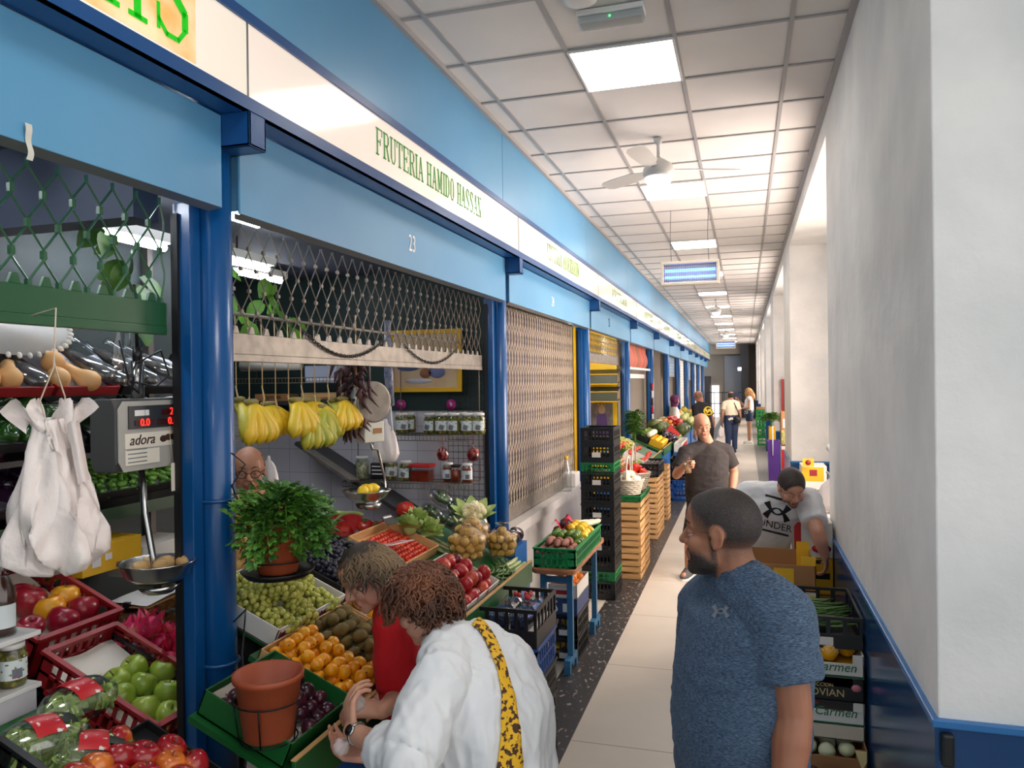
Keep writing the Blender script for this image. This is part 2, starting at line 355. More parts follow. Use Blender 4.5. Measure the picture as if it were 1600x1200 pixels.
# lit signs
def emit_sign(name, c, s): return mat(name, c, .12, emit=(c, s), coat=.6)
m_sign = mat('backlit acrylic', (238, 230, 214), .1, var=1.1, c2=(248, 232, 222), coat=.6, emit=((255, 238, 222), .26))
def mk_sign():
    t = thing('shop_sign', 'x', 'sign')
    b = MB(); b.bx(-.15, 0, .004, PITCH-.004, 3.01, 3.303); b.build('light_box', m_sign, t, bevel=.003)
    b = MB(); b.bx(-.002, .003, PITCH-.01, PITCH-.002, 3.03, 3.303); b.build('joint', m_grey, t)
    return t
ks = Kind(mk_sign); m_green = mat('green sign lettering', (60, 160, 40), .4); m_green2 = mat('pale green sign lettering', (120, 170, 90), .4)
SL_ = {1: 'lit sign box with big green letters on an orange picture', 2: 'lit sign box reading FRUTERIA HAMIDO HASSAN in green', 3: 'lit sign box with green FRUTERIA lettering over the closed grille', 4: 'lit sign box with faint green lettering over the yellow stall'}
# slab serif capitals from strokes on a 5 x 7 grid: (x0,y0,x1,y1,thick)
GL = {'F': [(1, 0, 1, 7, 1), (1, 7, 5, 7, 0), (1, 3.6, 3.6, 3.6, 0), (5, 7, 5, 5.3, 0), (3.6, 4.4, 3.6, 2.8, 0), (0, 0, 2.2, 0, 0), (0, 7, 1, 7, 0)],
 'R': [(1, 0, 1, 7, 1), (1, 7, 3.6, 7, 0), (3.6, 7, 4.5, 6, 0), (4.5, 6.2, 4.5, 4.6, 1), (4.5, 4.6, 3.5, 3.6, 0), (1, 3.6, 3.5, 3.6, 0), (3, 3.6, 4.9, 0, 1), (0, 0, 2.1, 0, 0), (0, 7, 1, 7, 0), (4.4, 0, 5.4, 0, 0)],
 'U': [(1, 7, 1, 1.2, 1), (1, 1.2, 2, .1, 0), (2, 0, 3.6, 0, 0), (3.6, .1, 4.5, 1.2, 0), (4.5, 1.2, 4.5, 7, 0), (0, 7, 2.1, 7, 0), (3.7, 7, 5.4, 7, 0)],
 'T': [(2.6, 0, 2.6, 7, 1), (0, 7, 5.2, 7, 0), (0, 7, 0, 5.4, 0), (5.2, 7, 5.2, 5.4, 0), (1.6, 0, 3.7, 0, 0)],
 'E': [(1, 0, 1, 7, 1), (0, 7, 5, 7, 0), (1, 3.6, 3.6, 3.6, 0), (0, 0, 5, 0, 0), (5, 7, 5, 5.4, 0), (5, 0, 5, 1.6, 0), (3.6, 4.4, 3.6, 2.8, 0)],
 'I': [(1.2, 0, 1.2, 7, 1), (.1, 0, 2.3, 0, 0), (.1, 7, 2.3, 7, 0)],
 'A': [(.6, 0, 2.6, 7, 0), (2.6, 7, 4.6, 0, 1), (1.2, 2.3, 4, 2.3, 0), (-.2, 0, 1.5, 0, 0), (3.6, 0, 5.5, 0, 0)],
 'H': [(1, 0, 1, 7, 1), (4.4, 0, 4.4, 7, 1), (1, 3.6, 4.4, 3.6, 0), (0, 0, 2.1, 0, 0), (0, 7, 2.1, 7, 0), (3.4, 0, 5.5, 0, 0), (3.4, 7, 5.5, 7, 0)],
 'M': [(.9, 0, .9, 7, 0), (1, 7, 3, 1, 1), (3, 1, 5, 7, 0), (5.1, 0, 5.1, 7, 1), (0, 0, 1.9, 0, 0), (0, 7, 1, 7, 0), (4.2, 0, 6.1, 0, 0), (5, 7, 6.1, 7, 0)],
 'D': [(1, 0, 1, 7, 1), (0, 7, 3, 7, 0), (3, 7, 4.4, 5.6, 0), (4.5, 5.7, 4.5, 1.3, 1), (4.4, 1.4, 3, 0, 0), (0, 0, 3, 0, 0)],
 'O': [(.9, 1.5, .9, 5.5, 1), (.9, 5.5, 2, 7, 0), (2, 7, 3.4, 7, 0), (3.4, 7, 4.5, 5.5, 0), (4.5, 5.5, 4.5, 1.5, 1), (4.5, 1.5, 3.4, 0, 0), (3.4, 0, 2, 0, 0), (2, 0, .9, 1.5, 0)],
 'S': [(4.3, 5.2, 4.3, 6.8, 0), (4.2, 6.2, 3.2, 7, 0), (3.2, 7, 1.8, 7, 0), (1.8, 7, .9, 6, 0), (.9, 6, .9, 4.9, 1), (.9, 4.9, 4.4, 2.4, 1), (4.4, 2.4, 4.4, 1.1, 1), (4.4, 1, 3.4, 0, 0), (3.4, 0, 1.8, 0, 0), (1.8, 0, .7, .9, 0), (.7, .2, .7, 2, 0)],
 'N': [(1, 0, 1, 7, 0), (1, 7, 4.4, 0, 1), (4.4, 0, 4.4, 7, 0), (0, 0, 2, 0, 0), (0, 7, 1, 7, 0), (3.5, 7, 5.4, 7, 0)],
 'B': [(1, 0, 1, 7, 1), (0, 7, 3.4, 7, 0), (3.4, 7, 4.2, 6.2, 0), (4.2, 6.2, 4.2, 4.6, 1), (4.2, 4.6, 3.4, 3.7, 0), (1, 3.7, 3.4, 3.7, 0), (3.4, 3.7, 4.5, 2.7, 0), (4.5, 2.7, 4.5, 1, 1), (4.5, 1, 3.4, 0, 0), (0, 0, 3.4, 0, 0)]}
def serif(word, parent, y0, y1, z0, z1, x, m, name='lettering', each=False):
    wd = {'I': 3.2, ' ': 3.4, 'M': 7.2}
    tot = sum(wd.get(c, 6.4) for c in word)-.8; sx = (y1-y0)/tot; sz = (z1-z0)/7; cx = 0; b = MB()
    for c in word:
        for (xa, ya, xb, yb, th) in GL.get(c, []):
            p = V((xa, ya)); q = V((xb, yb)); d = (q-p).normalized(); n = V((-d.y, d.x))*(.42 if th else .2); p -= d*.12; q += d*.12
            vs = [(x, y0+(cx+a.x)*sx, z0+a.y*sz) for a in (p-n, q-n, q+n, p+n)]
            b.add(vs+[(v[0]+.002, v[1], v[2]) for v in vs], [(3, 2, 1, 0), (4, 5, 6, 7), (0, 1, 5, 4), (1, 2, 6, 5), (2, 3, 7, 6), (3, 0, 4, 7)])
        cx += wd.get(c, 6.4)
        if each: b.build('letter', m, parent).location = -V(parent.location); b = MB()
    if each: return
    o = b.build(name, m, parent); o.location = -V(parent.location); return o
for i in range(1, 13):
    s = ks.put((-1.693, POSTS[i]-.04, 0), label=SL_.get(i, 'lit sign box, %s beyond the yellow stall' % ORD[max(0, i-5)]), group='lit sign boxes')
    if i == 1:
        b = MB(); b.bx(.001, .003, 1.05-s.location.y, 2.09-s.location.y, 3.045, 3.3); b.build('picture', mat('orange printed film', (226, 160, 70), .25, var=5, c2=(246, 226, 190), emit=((236, 190, 120), .3)), s)
        serif('AHS', s, 1.5, 2.075, 3.085, 3.36, -1.688, mat('bright green letters', (20, 190, 20), .4, emit=((20, 190, 20), .25)), each=True)
    elif i == 2: serif('FRUTERIA HAMIDO HASSAN', s, 3.365, 4.91, 3.115, 3.24, -1.691, m_green)
    elif i == 3: serif('FRUTERIA ABDERRAHIM', s, 6.72, 8.1, 3.115, 3.25, -1.691, m_green2)
    else: serif('FRUTERIA', s, POSTS[i]+1, POSTS[i]+2.3, 3.12, 3.24, -1.691, m_green2)
# ---------------------------------------------------------------- ceiling fittings
m_panel = mat('led panel diffuser', (255, 255, 255), .4, emit=((255, 250, 244), 9))
def mk_light():
    t = thing('ceiling_light', 'x', 'light')
    MB().bx(-.29, .29, -.3, .3, -.004, .004).build('diffuser', m_panel, t)
    b = MB()
    for x in (-.299, .285): b.bx(x, x+.014, -.312, .312, -.006, .006)
    for y in (-.312, .298): b.bx(-.285, .285, y, y+.014, -.006, .006)
    b.build('frame', m_white, t); return t
kl = Kind(mk_light)
for k in range(-2, 12):
    kl.put((-.645, TY0+TY*(5*k+.5), ZC-.008), label='square white ceiling panel light, %s' % (('%s counted from the nearest seen' % ORD[k]) if k >= 0 else 'over the corridor entrance'), group='square ceiling panel lights')
m_fan = mat('fan white plastic', (206, 204, 200), .4); m_opal = mat('opal glass', (240, 240, 240), .3, emit=((255, 255, 255), .6))
def mk_fan():
    t = thing('ceiling_fan', 'x', 'fan')
    b = MB(); b.lathe([(.0, .30), (.035, .30), (.03, .27), (.012, .25), (.012, .16), (.05, .13), (.0, .12)], 16); b.build('down_rod', m_fan, t)
    b = MB(); b.lathe([(0, .15), (.04, .14), (.1, .1), (.118, .06), (.118, .02), (.1, .0), (0, 0)], 24); b.build('motor', m_fan, t)
    b = MB(); b.lathe([(.104, 0), (.1, -.03), (.075, -.065), (.035, -.082), (0, -.086)], 24); b.build('lamp_bowl', m_opal, t)
    for k in range(3):
        a = 2*pi*k/3+.35; b = MB(); R = rz(a)
        b.loft([[R @ V((x, y*w, .06+y*w*.22+z)) for y, z in ((-1, 0), (1, 0), (1, .006), (-1, .006))] for x, w in ((.1, .02), (.17, .03), (.24, .062), (.45, .07), (.58, .066), (.63, .04))], smooth=False); b.build('blade', m_fan, t)
    return t
kf = Kind(mk_fan)
for y, l in ((6.0, 'white three-blade ceiling fan beside the second panel light'), (18.4, 'white ceiling fan halfway down the corridor'), (28, 'white ceiling fan near the corridor end')): kf.put((-.62, y, ZC-.305), label=l, group='ceiling fans')
m_uv = mat('blue uv tube', (70, 110, 255), .3, emit=((90, 140, 255), 5)); m_brass = mat('zapper casing', (196, 188, 172), .3, metal=.6); m_grid = mat('dark wire', (60, 58, 58), .4, metal=.6)
def mk_zap():
    t = thing('insect_killer', 'x', 'insect killer')
    b = MB(); b.bx(-.31, .31, -.05, .05, .1, .13); b.bx(-.31, .31, -.05, .05, -.13, -.1); b.bx(-.31, -.28, -.05, .05, -.1, .1); b.bx(.28, .31, -.05, .05, -.1, .1); b.bx(-.28, .28, .035, .05, -.1, .1); b.build('casing', m_brass, t, bevel=.004)
    for z in (.035, -.035):
        b = MB(); b.tube([(-.27, 0, z), (.27, 0, z)], .014, 10); b.build('uv_tube', m_uv, t)
    b = MB()
    for k in range(28): b.tube([(-.27+.02*k, -.046, -.1), (-.27+.02*k, -.046, .1)], .0012, 4)
    for z in (-.08, -.03, .03, .08): b.tube([(-.28, -.046, z), (.28, -.046, z)], .002, 4)
    b.build('wire_grid', m_grid, t)
    for x in (-.2, .2): MB().tube([(x, 0, .13), (x-.01, 0, .4), (x, 0, ZC-3.17)], .003, 5).build('chain', m_grid, t)
    return t
kz = Kind(mk_zap)
kz.put((-.56, 8.6, 3.17), label='metal insect killer with blue tubes, hanging beyond the first ceiling fan', group='hanging insect killers')
kz.put((-.6, 26.6, 3.17), label='small far insect killer with violet tubes near the corridor end', group='hanging insect killers')
t = thing('emergency_light', 'clear emergency light with a green dot on the ceiling near the first panel', 'light', AZ(955, 22, ZC-.02), -.0)
b = MB(); b.bx(-.17, .17, -.055, .055, -.01, .02); b.build('base', m_white, t, bevel=.006)
b = MB(); b.bx(-.165, .165, -.05, .05, -.05, -.01); b.build('lens', mat('frosted lens', (214, 220, 220), .2, trans=.4), t, bevel=.012)
MB().ell((0, -.052, -.03), .005).build('indicator', mat('green led', (60, 255, 120), .4, emit=((60, 255, 120), 3)), t)
b = MB(); b.lathe([(0, .02), (.085, .02), (.085, -.02), (.05, -.035), (0, -.035)], 24); tag(b.build('smoke_detector', m_white, None, AZ(905, -6, ZC-.02)), 'round white detector on the ceiling beside the emergency light', 'detector')
# ================================================================ PRODUCE AND GOODS, one of each kind
def single(name, mb, mats, cat, **k): return tag(mb.build(name, mats, **k), 'x', cat)
def stem(parent, pts, r=.0018, m=None, name='stem'):
    MB().tube(pts, r, 6).build(name, m or mat('brown stem', (92, 70, 40), .8), parent)
APPLE = [(0, -.024), (.01, -.030), (.021, -.034), (.033, -.026), (.041, -.006), (.0425, .008), (.038, .024), (.026, .034), (.014, .035), (.005, .027), (0, .022)]
def mk_apple(n, m, cat='apple', s=1.0, sy=1.0):
    def f():
        b = MB(); b.lathe([(r*s, z*s*sy) for r, z in APPLE], 20, wob=lambda q, z: .018*sin(5*q)*(1 if z < 0 else .4)); o = single(n, b, m, cat)
        stem(o, [(0, 0, .022*s*sy), (.002, 0, .034*s*sy), (.006, .002, .044*s*sy)]); return o
    return Kind(f)
def mk_ball(n, m, cat, r, crease=0, st=None, rib=0, lobes=0, prof=None, seg=16):
    def f():
        b = MB(); rx_, rz_ = r
        p = prof or [(rx_*sin(pi*i/10), -rz_*cos(pi*i/10)) for i in range(11)]
        p = [(max(0, a), z) for a, z in p]
        b.lathe(p, max(seg, lobes*4), wob=(lambda q, z: rib*cos(lobes*q)) if lobes else (lambda q, z: -crease*max(0, cos(q))**14))
        o = single(n, b, m, cat)
        if st == 'calyx':
            c = MB(); 
            for k in range(5):
                a = 2*pi*k/5; R = rz(a); c.loft([[R @ V((x, y*w, rz_*.86+z)) for y in (-1, 1)] for x, w, z in ((0, .004, .006), (rx_*.35, .006, .004), (rx_*.62, .001, -.004+.0))], caps=False, closed=False)
            c.tube([(0, 0, rz_*.84), (.002, 0, rz_+.012)], .002, 6); c.build('calyx', mat('leaf green', (62, 104, 40), .6), o)
        elif st == 'stem': stem(o, [(0, 0, rz_*.9), (.001, .001, rz_*1.08), (.004, .0, rz_*1.2)])
        elif st == 'sticker':
            c = MB(); c.ell((0, -rx_*.995, 0), (.006, .0008, .007), 10, 6); c.build('sticker', mat('white sticker', (235, 232, 228), .5), o)
        elif st == 'greenstem': stem(o, [(0, 0, rz_*.8), (.001, .001, rz_*1.05), (.007, .003, rz_*1.3)], .0045, mat('pepper stem', (84, 128, 52), .6))
        return o
    return Kind(f)
m_app_g = fruit('green apple skin', (136, 166, 44), (166, 190, 76), .25, 9, .3); m_app_r = fruit('red apple skin', (150, 14, 26), (226, 130, 40), .25, 9, .3, stops=(.5, .72))
m_app_p = fruit('crimson apple skin', (150, 18, 44), (176, 50, 50), .28, 9, .2, stops=(.4, .7)); m_app_y = fruit('orange apple skin', (226, 110, 30), (236, 170, 40), .28, 8, .2)
K_green_apple = mk_apple('green_apple', m_app_g, s=1.02); K_red_apple = mk_apple('red_apple', m_app_r, s=1.0); K_crimson = mk_apple('crimson_apple', m_app_p, s=1.02); K_orange_apple = mk_apple('orange_apple', m_app_y, s=1.04)
K_plum = mk_ball('purple_plum', fruit('purple plum skin', (46, 18, 32), (84, 30, 52), .3, 14, .2), 'plum', (.028, .029), .06, 'stem')
K_yplum = mk_ball('yellow_plum', fruit('yellow plum skin', (244, 178, 22), (240, 150, 14), .32, 16, .2), 'plum', (.0245, .027), .05, 'stem')
K_kiwi = mk_ball('kiwi', fruit('kiwi skin', (92, 76, 32), (120, 100, 46), .7, 30, bump=(240, .3, .002)), 'kiwi', (.0265, .037), 0, 'sticker')
K_lemon = mk_ball('lemon', fruit('lemon skin', (244, 206, 18), (236, 188, 20), .4, 12, .15, (120, .25, .002)), 'lemon', 0 or (.032, .042), prof=[(0, -.044), (.006, -.041), (.013, -.034), (.025, -.024), (.032, -.006), (.032, .008), (.024, .026), (.012, .035), (.006, .041), (0, .043)])
K_lime = mk_ball('lime', fruit('lime skin', (58, 104, 24), (112, 144, 40), .35, 9, .2, (130, .2, .002)), 'lime', (.026, .029))
K_orange = mk_ball('orange', fruit('orange skin', (232, 130, 30), (226, 150, 60), .45, 9, .1, (140, .3, .002)), 'orange', (.036, .035))
K_pom = mk_ball('pomegranate', fruit('pomegranate skin', (196, 96, 72), (214, 142, 100), .4, 7, .1), 'pomegranate', (.044, .042), st='calyx')
K_tomato = mk_ball('large_tomato', fruit('tomato skin', (196, 34, 28), (214, 60, 36), .22, 5, .4), 'tomato', (.056, .044), rib=.045, lobes=7, st='calyx', prof=[(0, -.042), (.02, -.043), (.042, -.034), (.056, -.006), (.054, .016), (.038, .036), (.016, .038), (.006, .032), (0, .03)])
K_cherry = mk_ball('cherry_tomato', fruit('cherry tomato skin', (206, 40, 22), (220, 70, 30), .22, 9, .4), 'tomato', (.0145, .0145), seg=12)
K_mangoR = mk_ball('red_mango', fruit('red mango skin', (172, 28, 36), (206, 90, 46), .3, 7, .2, stops=(.45, .75)), 'mango', (.038, .047), .03, 'stem')
K_nect = mk_ball('dark_plum', fruit('dark red plum skin', (110, 20, 42), (150, 36, 52), .3, 9, .2), 'plum', (.03, .031), .05, 'stem')
K_bell = mk_ball('green_pepper', fruit('green pepper skin', (22, 62, 20), (46, 92, 30), .2, 6, .4), 'pepper', (.042, .05), rib=.10, lobes=4, st='greenstem', prof=[(0, -.04), (.018, -.048), (.032, -.04), (.036, -.01), (.043, .025), (.036, .044), (.016, .046), (0, .034)])
K_redbell = mk_ball('red_pepper', fruit('red pepper skin', (206, 34, 26), (222, 66, 36), .2, 6, .4), 'pepper', (.042, .05), rib=.09, lobes=4, st='greenstem', prof=[(0, -.04), (.018, -.048), (.032, -.04), (.036, -.01), (.043, .025), (.036, .044), (.016, .046), (0, .034)])
K_aub = mk_ball('aubergine', fruit('aubergine skin', (24, 12, 26), (44, 18, 44), .14, 5, .5), 'aubergine', (.045, .07), st='calyx', prof=[(0, -.085), (.022, -.08), (.042, -.055), (.048, -.02), (.040, .02), (.028, .055), (.018, .075), (0, .08)])
K_redonion = mk_ball('red_onion', fruit('red onion skin', (96, 36, 72), (130, 60, 100), .3, 7, .3), 'onion', (.042, .037), st='stem')
K_squash = mk_ball('butternut_squash', fruit('butternut skin', (216, 160, 96), (224, 176, 118), .5, 6), 'squash', (.055, .12), st='stem', prof=[(0, -.1), (.026, -.1), (.05, -.082), (.058, -.05), (.05, -.015), (.036, .02), (.032, .06), (.035, .095), (.026, .118), (.008, .122), (0, .12)])
K_sweetpot = mk_ball('sweet_potato', fruit('sweet potato skin', (140, 84, 72), (162, 106, 90), .7, 9, bump=(60, .3, .004)), 'sweet potato', (.027, .07), prof=[(0, -.075), (.008, -.07), (.02, -.045), (.028, -.01), (.027, .02), (.017, .05), (.006, .07), (0, .074)])
K_potato = mk_ball('potato', fruit('potato skin', (196, 160, 86), (212, 180, 110), .65, 9, bump=(50, .2, .003)), 'potato', (.022, .03), seg=12)
K_bigpot = mk_ball('large_potato', fruit('large potato skin', (186, 148, 96), (206, 172, 118), .75, 8, bump=(60, .3, .003)), 'potato', (.035, .05))
K_white = mk_ball('white_onion', fruit('white onion skin', (232, 224, 190), (240, 236, 214), .35, 7, .2), 'onion', (.04, .038), st='stem')
K_kohl = mk_ball('kohlrabi', fruit('kohlrabi skin', (206, 214, 170), (224, 226, 196), .4, 7), 'kohlrabi', (.04, .036))
K_avo = mk_ball('avocado', fruit('avocado skin', (48, 36, 34), (72, 56, 44), .6, 20, bump=(110, .5, .004)), 'avocado', (.032, .045))
K_pear = mk_ball('pale_melon', fruit('pale melon skin', (170, 176, 110), (196, 196, 140), .6, 8), 'melon', (.075, .07), st='stem')
def mk_long(n, m, cat, L, r, bend=.02, stemm=None, seg=8):
    def f():
        b = MB(); N = 8; pts = [(-L/2+L*i/N, bend*((2*i/N-1)**2-.5), 0) for i in range(N+1)]
        b.tube(pts, [max(.0006, r*(1-abs(2*i/N-1)**5*.92)) for i in range(N+1)], seg); o = single(n, b, m, cat)
        if stemm: MB().tube([(L/2-.004, bend*.5, 0), (L/2+.014, bend*.7, .002)], r*.22, 6).build('stem', stemm, o)
        return o
    return Kind(f)
m_pstem = mat('pepper stem', (84, 128, 52), .6)
K_cuc = mk_long('cucumber', fruit('cucumber skin', (18, 42, 24), (34, 62, 34), .3, 12, .2, (70, .3, .003)), 'cucumber', .19, .021, .012, m_pstem, 10)
K_padron = mk_long('small_green_pepper', fruit('small pepper skin', (62, 110, 26), (96, 144, 44), .25, 12, .3), 'pepper', .062, .0145, .012, m_pstem)
K_bean = mk_long('green_bean', fruit('bean skin', (60, 96, 42), (92, 128, 62), .45, 14), 'bean', .17, .0052, .03, None, 6)
K_aspar = mk_long('green_spear', fruit('spear skin', (118, 136, 84), (160, 160, 110), .5, 14), 'spear', .2, .006, .006, None, 6)
K_parsnip = mk_long('white_radish', fruit('white radish skin', (236, 228, 208), (224, 210, 180), .45, 9), 'radish', .26, .022, .01, m_pstem, 10)
K_corn = mk_long('leek', fruit('leek stalk', (150, 176, 100), (214, 214, 170), .5, 3), 'leek', .34, .014, .01, None, 8)
m_mango = fruit('yellow mango skin', (242, 160, 22), (238, 182, 40), .35, 7, .1); m_net = mat('white foam net', (240, 226, 206), .7)
def mk_netmango():
    b = MB(); b.ell((0, 0, 0), (.046, .046, .05), 18, 12); o = single('netted_mango', b, m_mango, 'mango'); n = MB()
    for k in range(14):
        for s in (1, -1):
            pts = []
            for i in range(9):
                t = pi*(.5+.46*i/8) if False else pi*(.42+.5*i/8); a = 2*pi*k/14+s*i*.14; pts.append((.0478*sin(t)*cos(a), .0478*sin(t)*sin(a), .052*cos(t)))
            n.tube(pts, .0011, 4, caps=False)
    n.build('foam_net', m_net, o); return o
K_net = Kind(mk_netmango)
m_dragon = fruit('dragon fruit skin', (206, 22, 84), (220, 60, 110), .4, 9); m_dleaf = mat('dragon fruit scale', (214, 46, 96), .45, var=14, c2=(190, 196, 90), stops=(.52, .7))
def mk_dragon():
    b = MB(); b.ell((0, 0, 0), (.042, .042, .055), 16, 10); o = single('dragon_fruit', b, m_dragon, 'dragon fruit')
    for k in range(18):
        t = .5+2.2*(k/18); a = k*2.4; p = V((.041*sin(t)*cos(a), .041*sin(t)*sin(a), .054*cos(t))); n_ = V((p.x, p.y, p.z*.6)).normalized(); u = V((0, 0, 1)); u = (u-n_*u.dot(n_)).normalized(); s_ = n_.cross(u); c = MB()
        c.loft([[p+s_*(w*y)+u*l+n_*h for y in (-1, 1)] for l, w, h in ((-.012, .012, .0), (.008, .012, .006), (.026, .007, .016), (.042, .001, .022))], caps=False, closed=False); c.build('scale', m_dleaf, o)
    return o
K_dragon = Kind(mk_dragon)
m_ban = fruit('banana skin', (220, 180, 30), (196, 182, 50), .45, 9, stops=(.45, .75)); m_bang = fruit('greenish banana skin', (150, 158, 44), (196, 178, 46), .45, 9, stops=(.4, .7)); m_bcrown = mat('banana crown', (120, 112, 56), .7)
def mk_banana(green, n):
    def f():
        t = thing('banana_hand', 'x', 'bananas'); m = m_bang if green else m_ban
        MB().cap((-.02, 0, .01), (.02, 0, .01), .016, .016).build('crown', m_bcrown, t)
        for k in range(n):
            row = k % 2; a = (k/(n-1)-.5)*1.7; out = .10+.03*row; pts = []; rs = []
            for i in range(10):
                q = i/9; w = a*(.35+.65*min(1, q*1.6)); x = sin(w)*(.03+.1*sin(min(1, q*1.15)*pi/2)); d = out*sin(q*pi*.62)*.75-(.03 if row else 0)
                pts.append((x, -d*cos(a)*.75, .01-.185*q**1.08)); rs.append(.006 if i == 0 else (.012 if i == 1 else (.0185 if i < 8 else (.0125 if i == 8 else .004))))
            MB().tube(pts, rs, 7).build('banana', m, t)
        return t
    return Kind(f)
K_banana = mk_banana(False, 9); K_bananag = mk_banana(True, 8)
def mk_grapes(m, cat_, r, n, nm):
    def f():
        t = thing(nm, 'x', cat_); MB().tube([(0, .06, .04), (0, .0, .02), (0, -.07, .005)], .002, 6).build('stalk', mat('grape stalk', (120, 116, 60), .7), t)
        me = None; rnd = random.Random(n); P_ = []
        tries = 0
        while len(P_) < n and tries < 4000:
            tries += 1; a = rnd.uniform(0, 2*pi); y = rnd.uniform(-.085, .07); R_ = .05*(1-abs(y+.0)/.13)**.6*rnd.uniform(.55, 1); p = V((R_*cos(a)*1.15, y, .022+abs(R_)*sin(a)*.75))
            if p.z < -.005: continue
            if all((p-q).length > r*1.62 for q in P_): P_.append(p)
        for p in P_:
            if me is None: b = MB(); b.ell((0, 0, 0), (r, r, r*1.14), 10, 7); me = b.mesh('grape', m)
            o = link('grape', me, t, p); o.rotation_euler = (rnd.uniform(-.7, .7), rnd.uniform(-.7, .7), 0)
        return t
    return Kind(f)
m_grape = fruit('green grape skin', (166, 172, 66), (202, 200, 104), .25, 20, .2, sss=.15); m_bgrape = fruit('black grape skin', (22, 22, 36), (46, 46, 66), .4, 20)
K_grape = mk_grapes(m_grape, 'grapes', .0118, 62, 'grape_bunch'); K_bgrape = mk_grapes(m_bgrape, 'grapes', .0105, 60, 'black_grape_bunch')
m_cauli = mat('cauliflower curd', (230, 218, 176), .8, bump=(90, .6, .006)); m_leafl = mat('pale green leaf', (140, 168, 80), .6, var=9, c2=(184, 200, 124)); m_leafd = mat('dark green leaf', (40, 82, 28), .55, var=9, c2=(72, 116, 40))
def leaf(b, p, d, up, L, W, curl=.3, n=4):
    """one curved leaf blade"""
    d = V(d).normalized(); up = V(up); s = d.cross(up).normalized(); u = s.cross(d); rings = []
    for i in range(n+1):
        q = i/n; w = W*sin(pi*min(.97, .12+.85*q))**.8; c = V(p)+d*(L*q)+u*(-curl*L*q*q); rings.append([c-s*w+u*w*.25, c, c+s*w+u*w*.25])
    b.loft(rings, caps=False, closed=False)
def mk_cauli():
    t = thing('cauliflower', 'x', 'cauliflower'); b = MB(); rnd = random.Random(4)
    for k in range(60):
        a = rnd.uniform(0, 6.28); e = rnd.uniform(.1, 1.5); b.ell((.055*cos(a)*cos(e), .055*sin(a)*cos(e), .03+.05*sin(e)), .016, 8, 6)
    b.ell((0, 0, .03), (.056, .056, .05), 14, 9); b.build('curd', m_cauli, t); c = MB()
    for k in range(9): a = 2*pi*k/9; leaf(c, (.03*cos(a), .03*sin(a), -.01), (cos(a), sin(a), 1.1), (-cos(a), -sin(a), .8), .12, .035, .1)
    c.build('leaf', m_leafl, t); return t
K_cauli = Kind(mk_cauli)
def mk_lettuce():
    t = thing('lettuce', 'x', 'lettuce'); rnd = random.Random(5); b = MB()
    for k in range(34):
        a = k*2.4; e = .35+1.1*(k/34); leaf(b, (.012*cos(a), .012*sin(a), 0), (cos(a)*cos(e), sin(a)*cos(e), sin(e)), (-cos(a)*sin(e), -sin(a)*sin(e), cos(e)), .10-.02*rnd.random(), .034, -.25+.5*rnd.random())
    b.build('leaves', m_leafl, t); MB().ell((0, 0, .02), (.045, .045, .045)).build('heart', m_leafl, t); return t
K_lettuce = Kind(mk_lettuce)
# ---- packaged goods
m_lid = mat('white jar lid', (228, 226, 222), .35); m_glass = glass('jar glass', (236, 244, 238), .2, .03); m_lab = mat('paper label', (214, 224, 226), .6); m_film = glass('clear film', (242, 246, 248), .5, .12)
def mk_jar(nm, content, lidm, cat='jar', H=.12, R=.036, bits=None, label=True):
    def f():
        t = thing(nm, 'x', cat)
        b = MB(); b.lathe([(R*.9, 0), (R, .006), (R, H*.8), (R*.8, H*.88), (R*.8, H*.92)], 20); b.build('glass_body', m_glass, t)
        b = MB(); b.lathe([(0, H*.9), (R*.88, H*.9), (R*.88, H), (R*.8, H*1.02), (0, H*1.02)], 20); b.build('lid', lidm, t)
        c = MB(); c.lathe([(0, .005), (R*.86, .005), (R*.86, H*.74), (0, H*.74)], 14)
        if bits:
            for k in range(38): a = k*2.4; c.ell((R*.78*cos(a), R*.78*sin(a), .012+H*.7*k/38), bits, 8, 6)
        c.build('contents', content, t)
        if label:
            l = MB(); l.add([((R+.0008)*cos(a), (R+.0008)*sin(a), z) for z in (H*.2, H*.66) for a in [(-1.25+2.5*i/10) for i in range(11)]], [(i, i+1, 12+i, 11+i) for i in range(10)], True); lo = l.build('label', m_lab, t)
            l = MB(); l.add([((R+.0014)*cos(a), (R+.0014)*sin(a), z) for z in (H*.24, H*.46) for a in [(-.1+.7*i/6) for i in range(7)]], [(i, i+1, 8+i, 7+i) for i in range(6)], True); l.build('print', mat('label print', (150, 84, 70), .6, var=60, c2=(80, 130, 150)), lo)
        return t
    return Kind(f)
m_olive = fruit('olive', (112, 104, 36), (146, 132, 52), .35, 20); m_olived = mat('dark olive', (70, 50, 26), .35); m_redsauce = mat('red preserve', (140, 26, 14), .35, var=20, c2=(170, 60, 24)); m_beansd = mat('dry beans', (206, 196, 168), .6, var=60, c2=(160, 150, 120))
K_jar = mk_jar('olive_jar', m_olive, m_lid, H=.13, R=.041, bits=.011); K_redjar = mk_jar('red_preserve_jar', m_redsauce, m_lid, H=.12, R=.036, label=True); K_darkjar = mk_jar('red_jar_dark_lid', m_redsauce, m_black, H=.11, R=.036, label=False); K_beanjar = mk_jar('dry_bean_jar', m_beansd, m_lid, H=.15, R=.045, bits=.008, label=False)
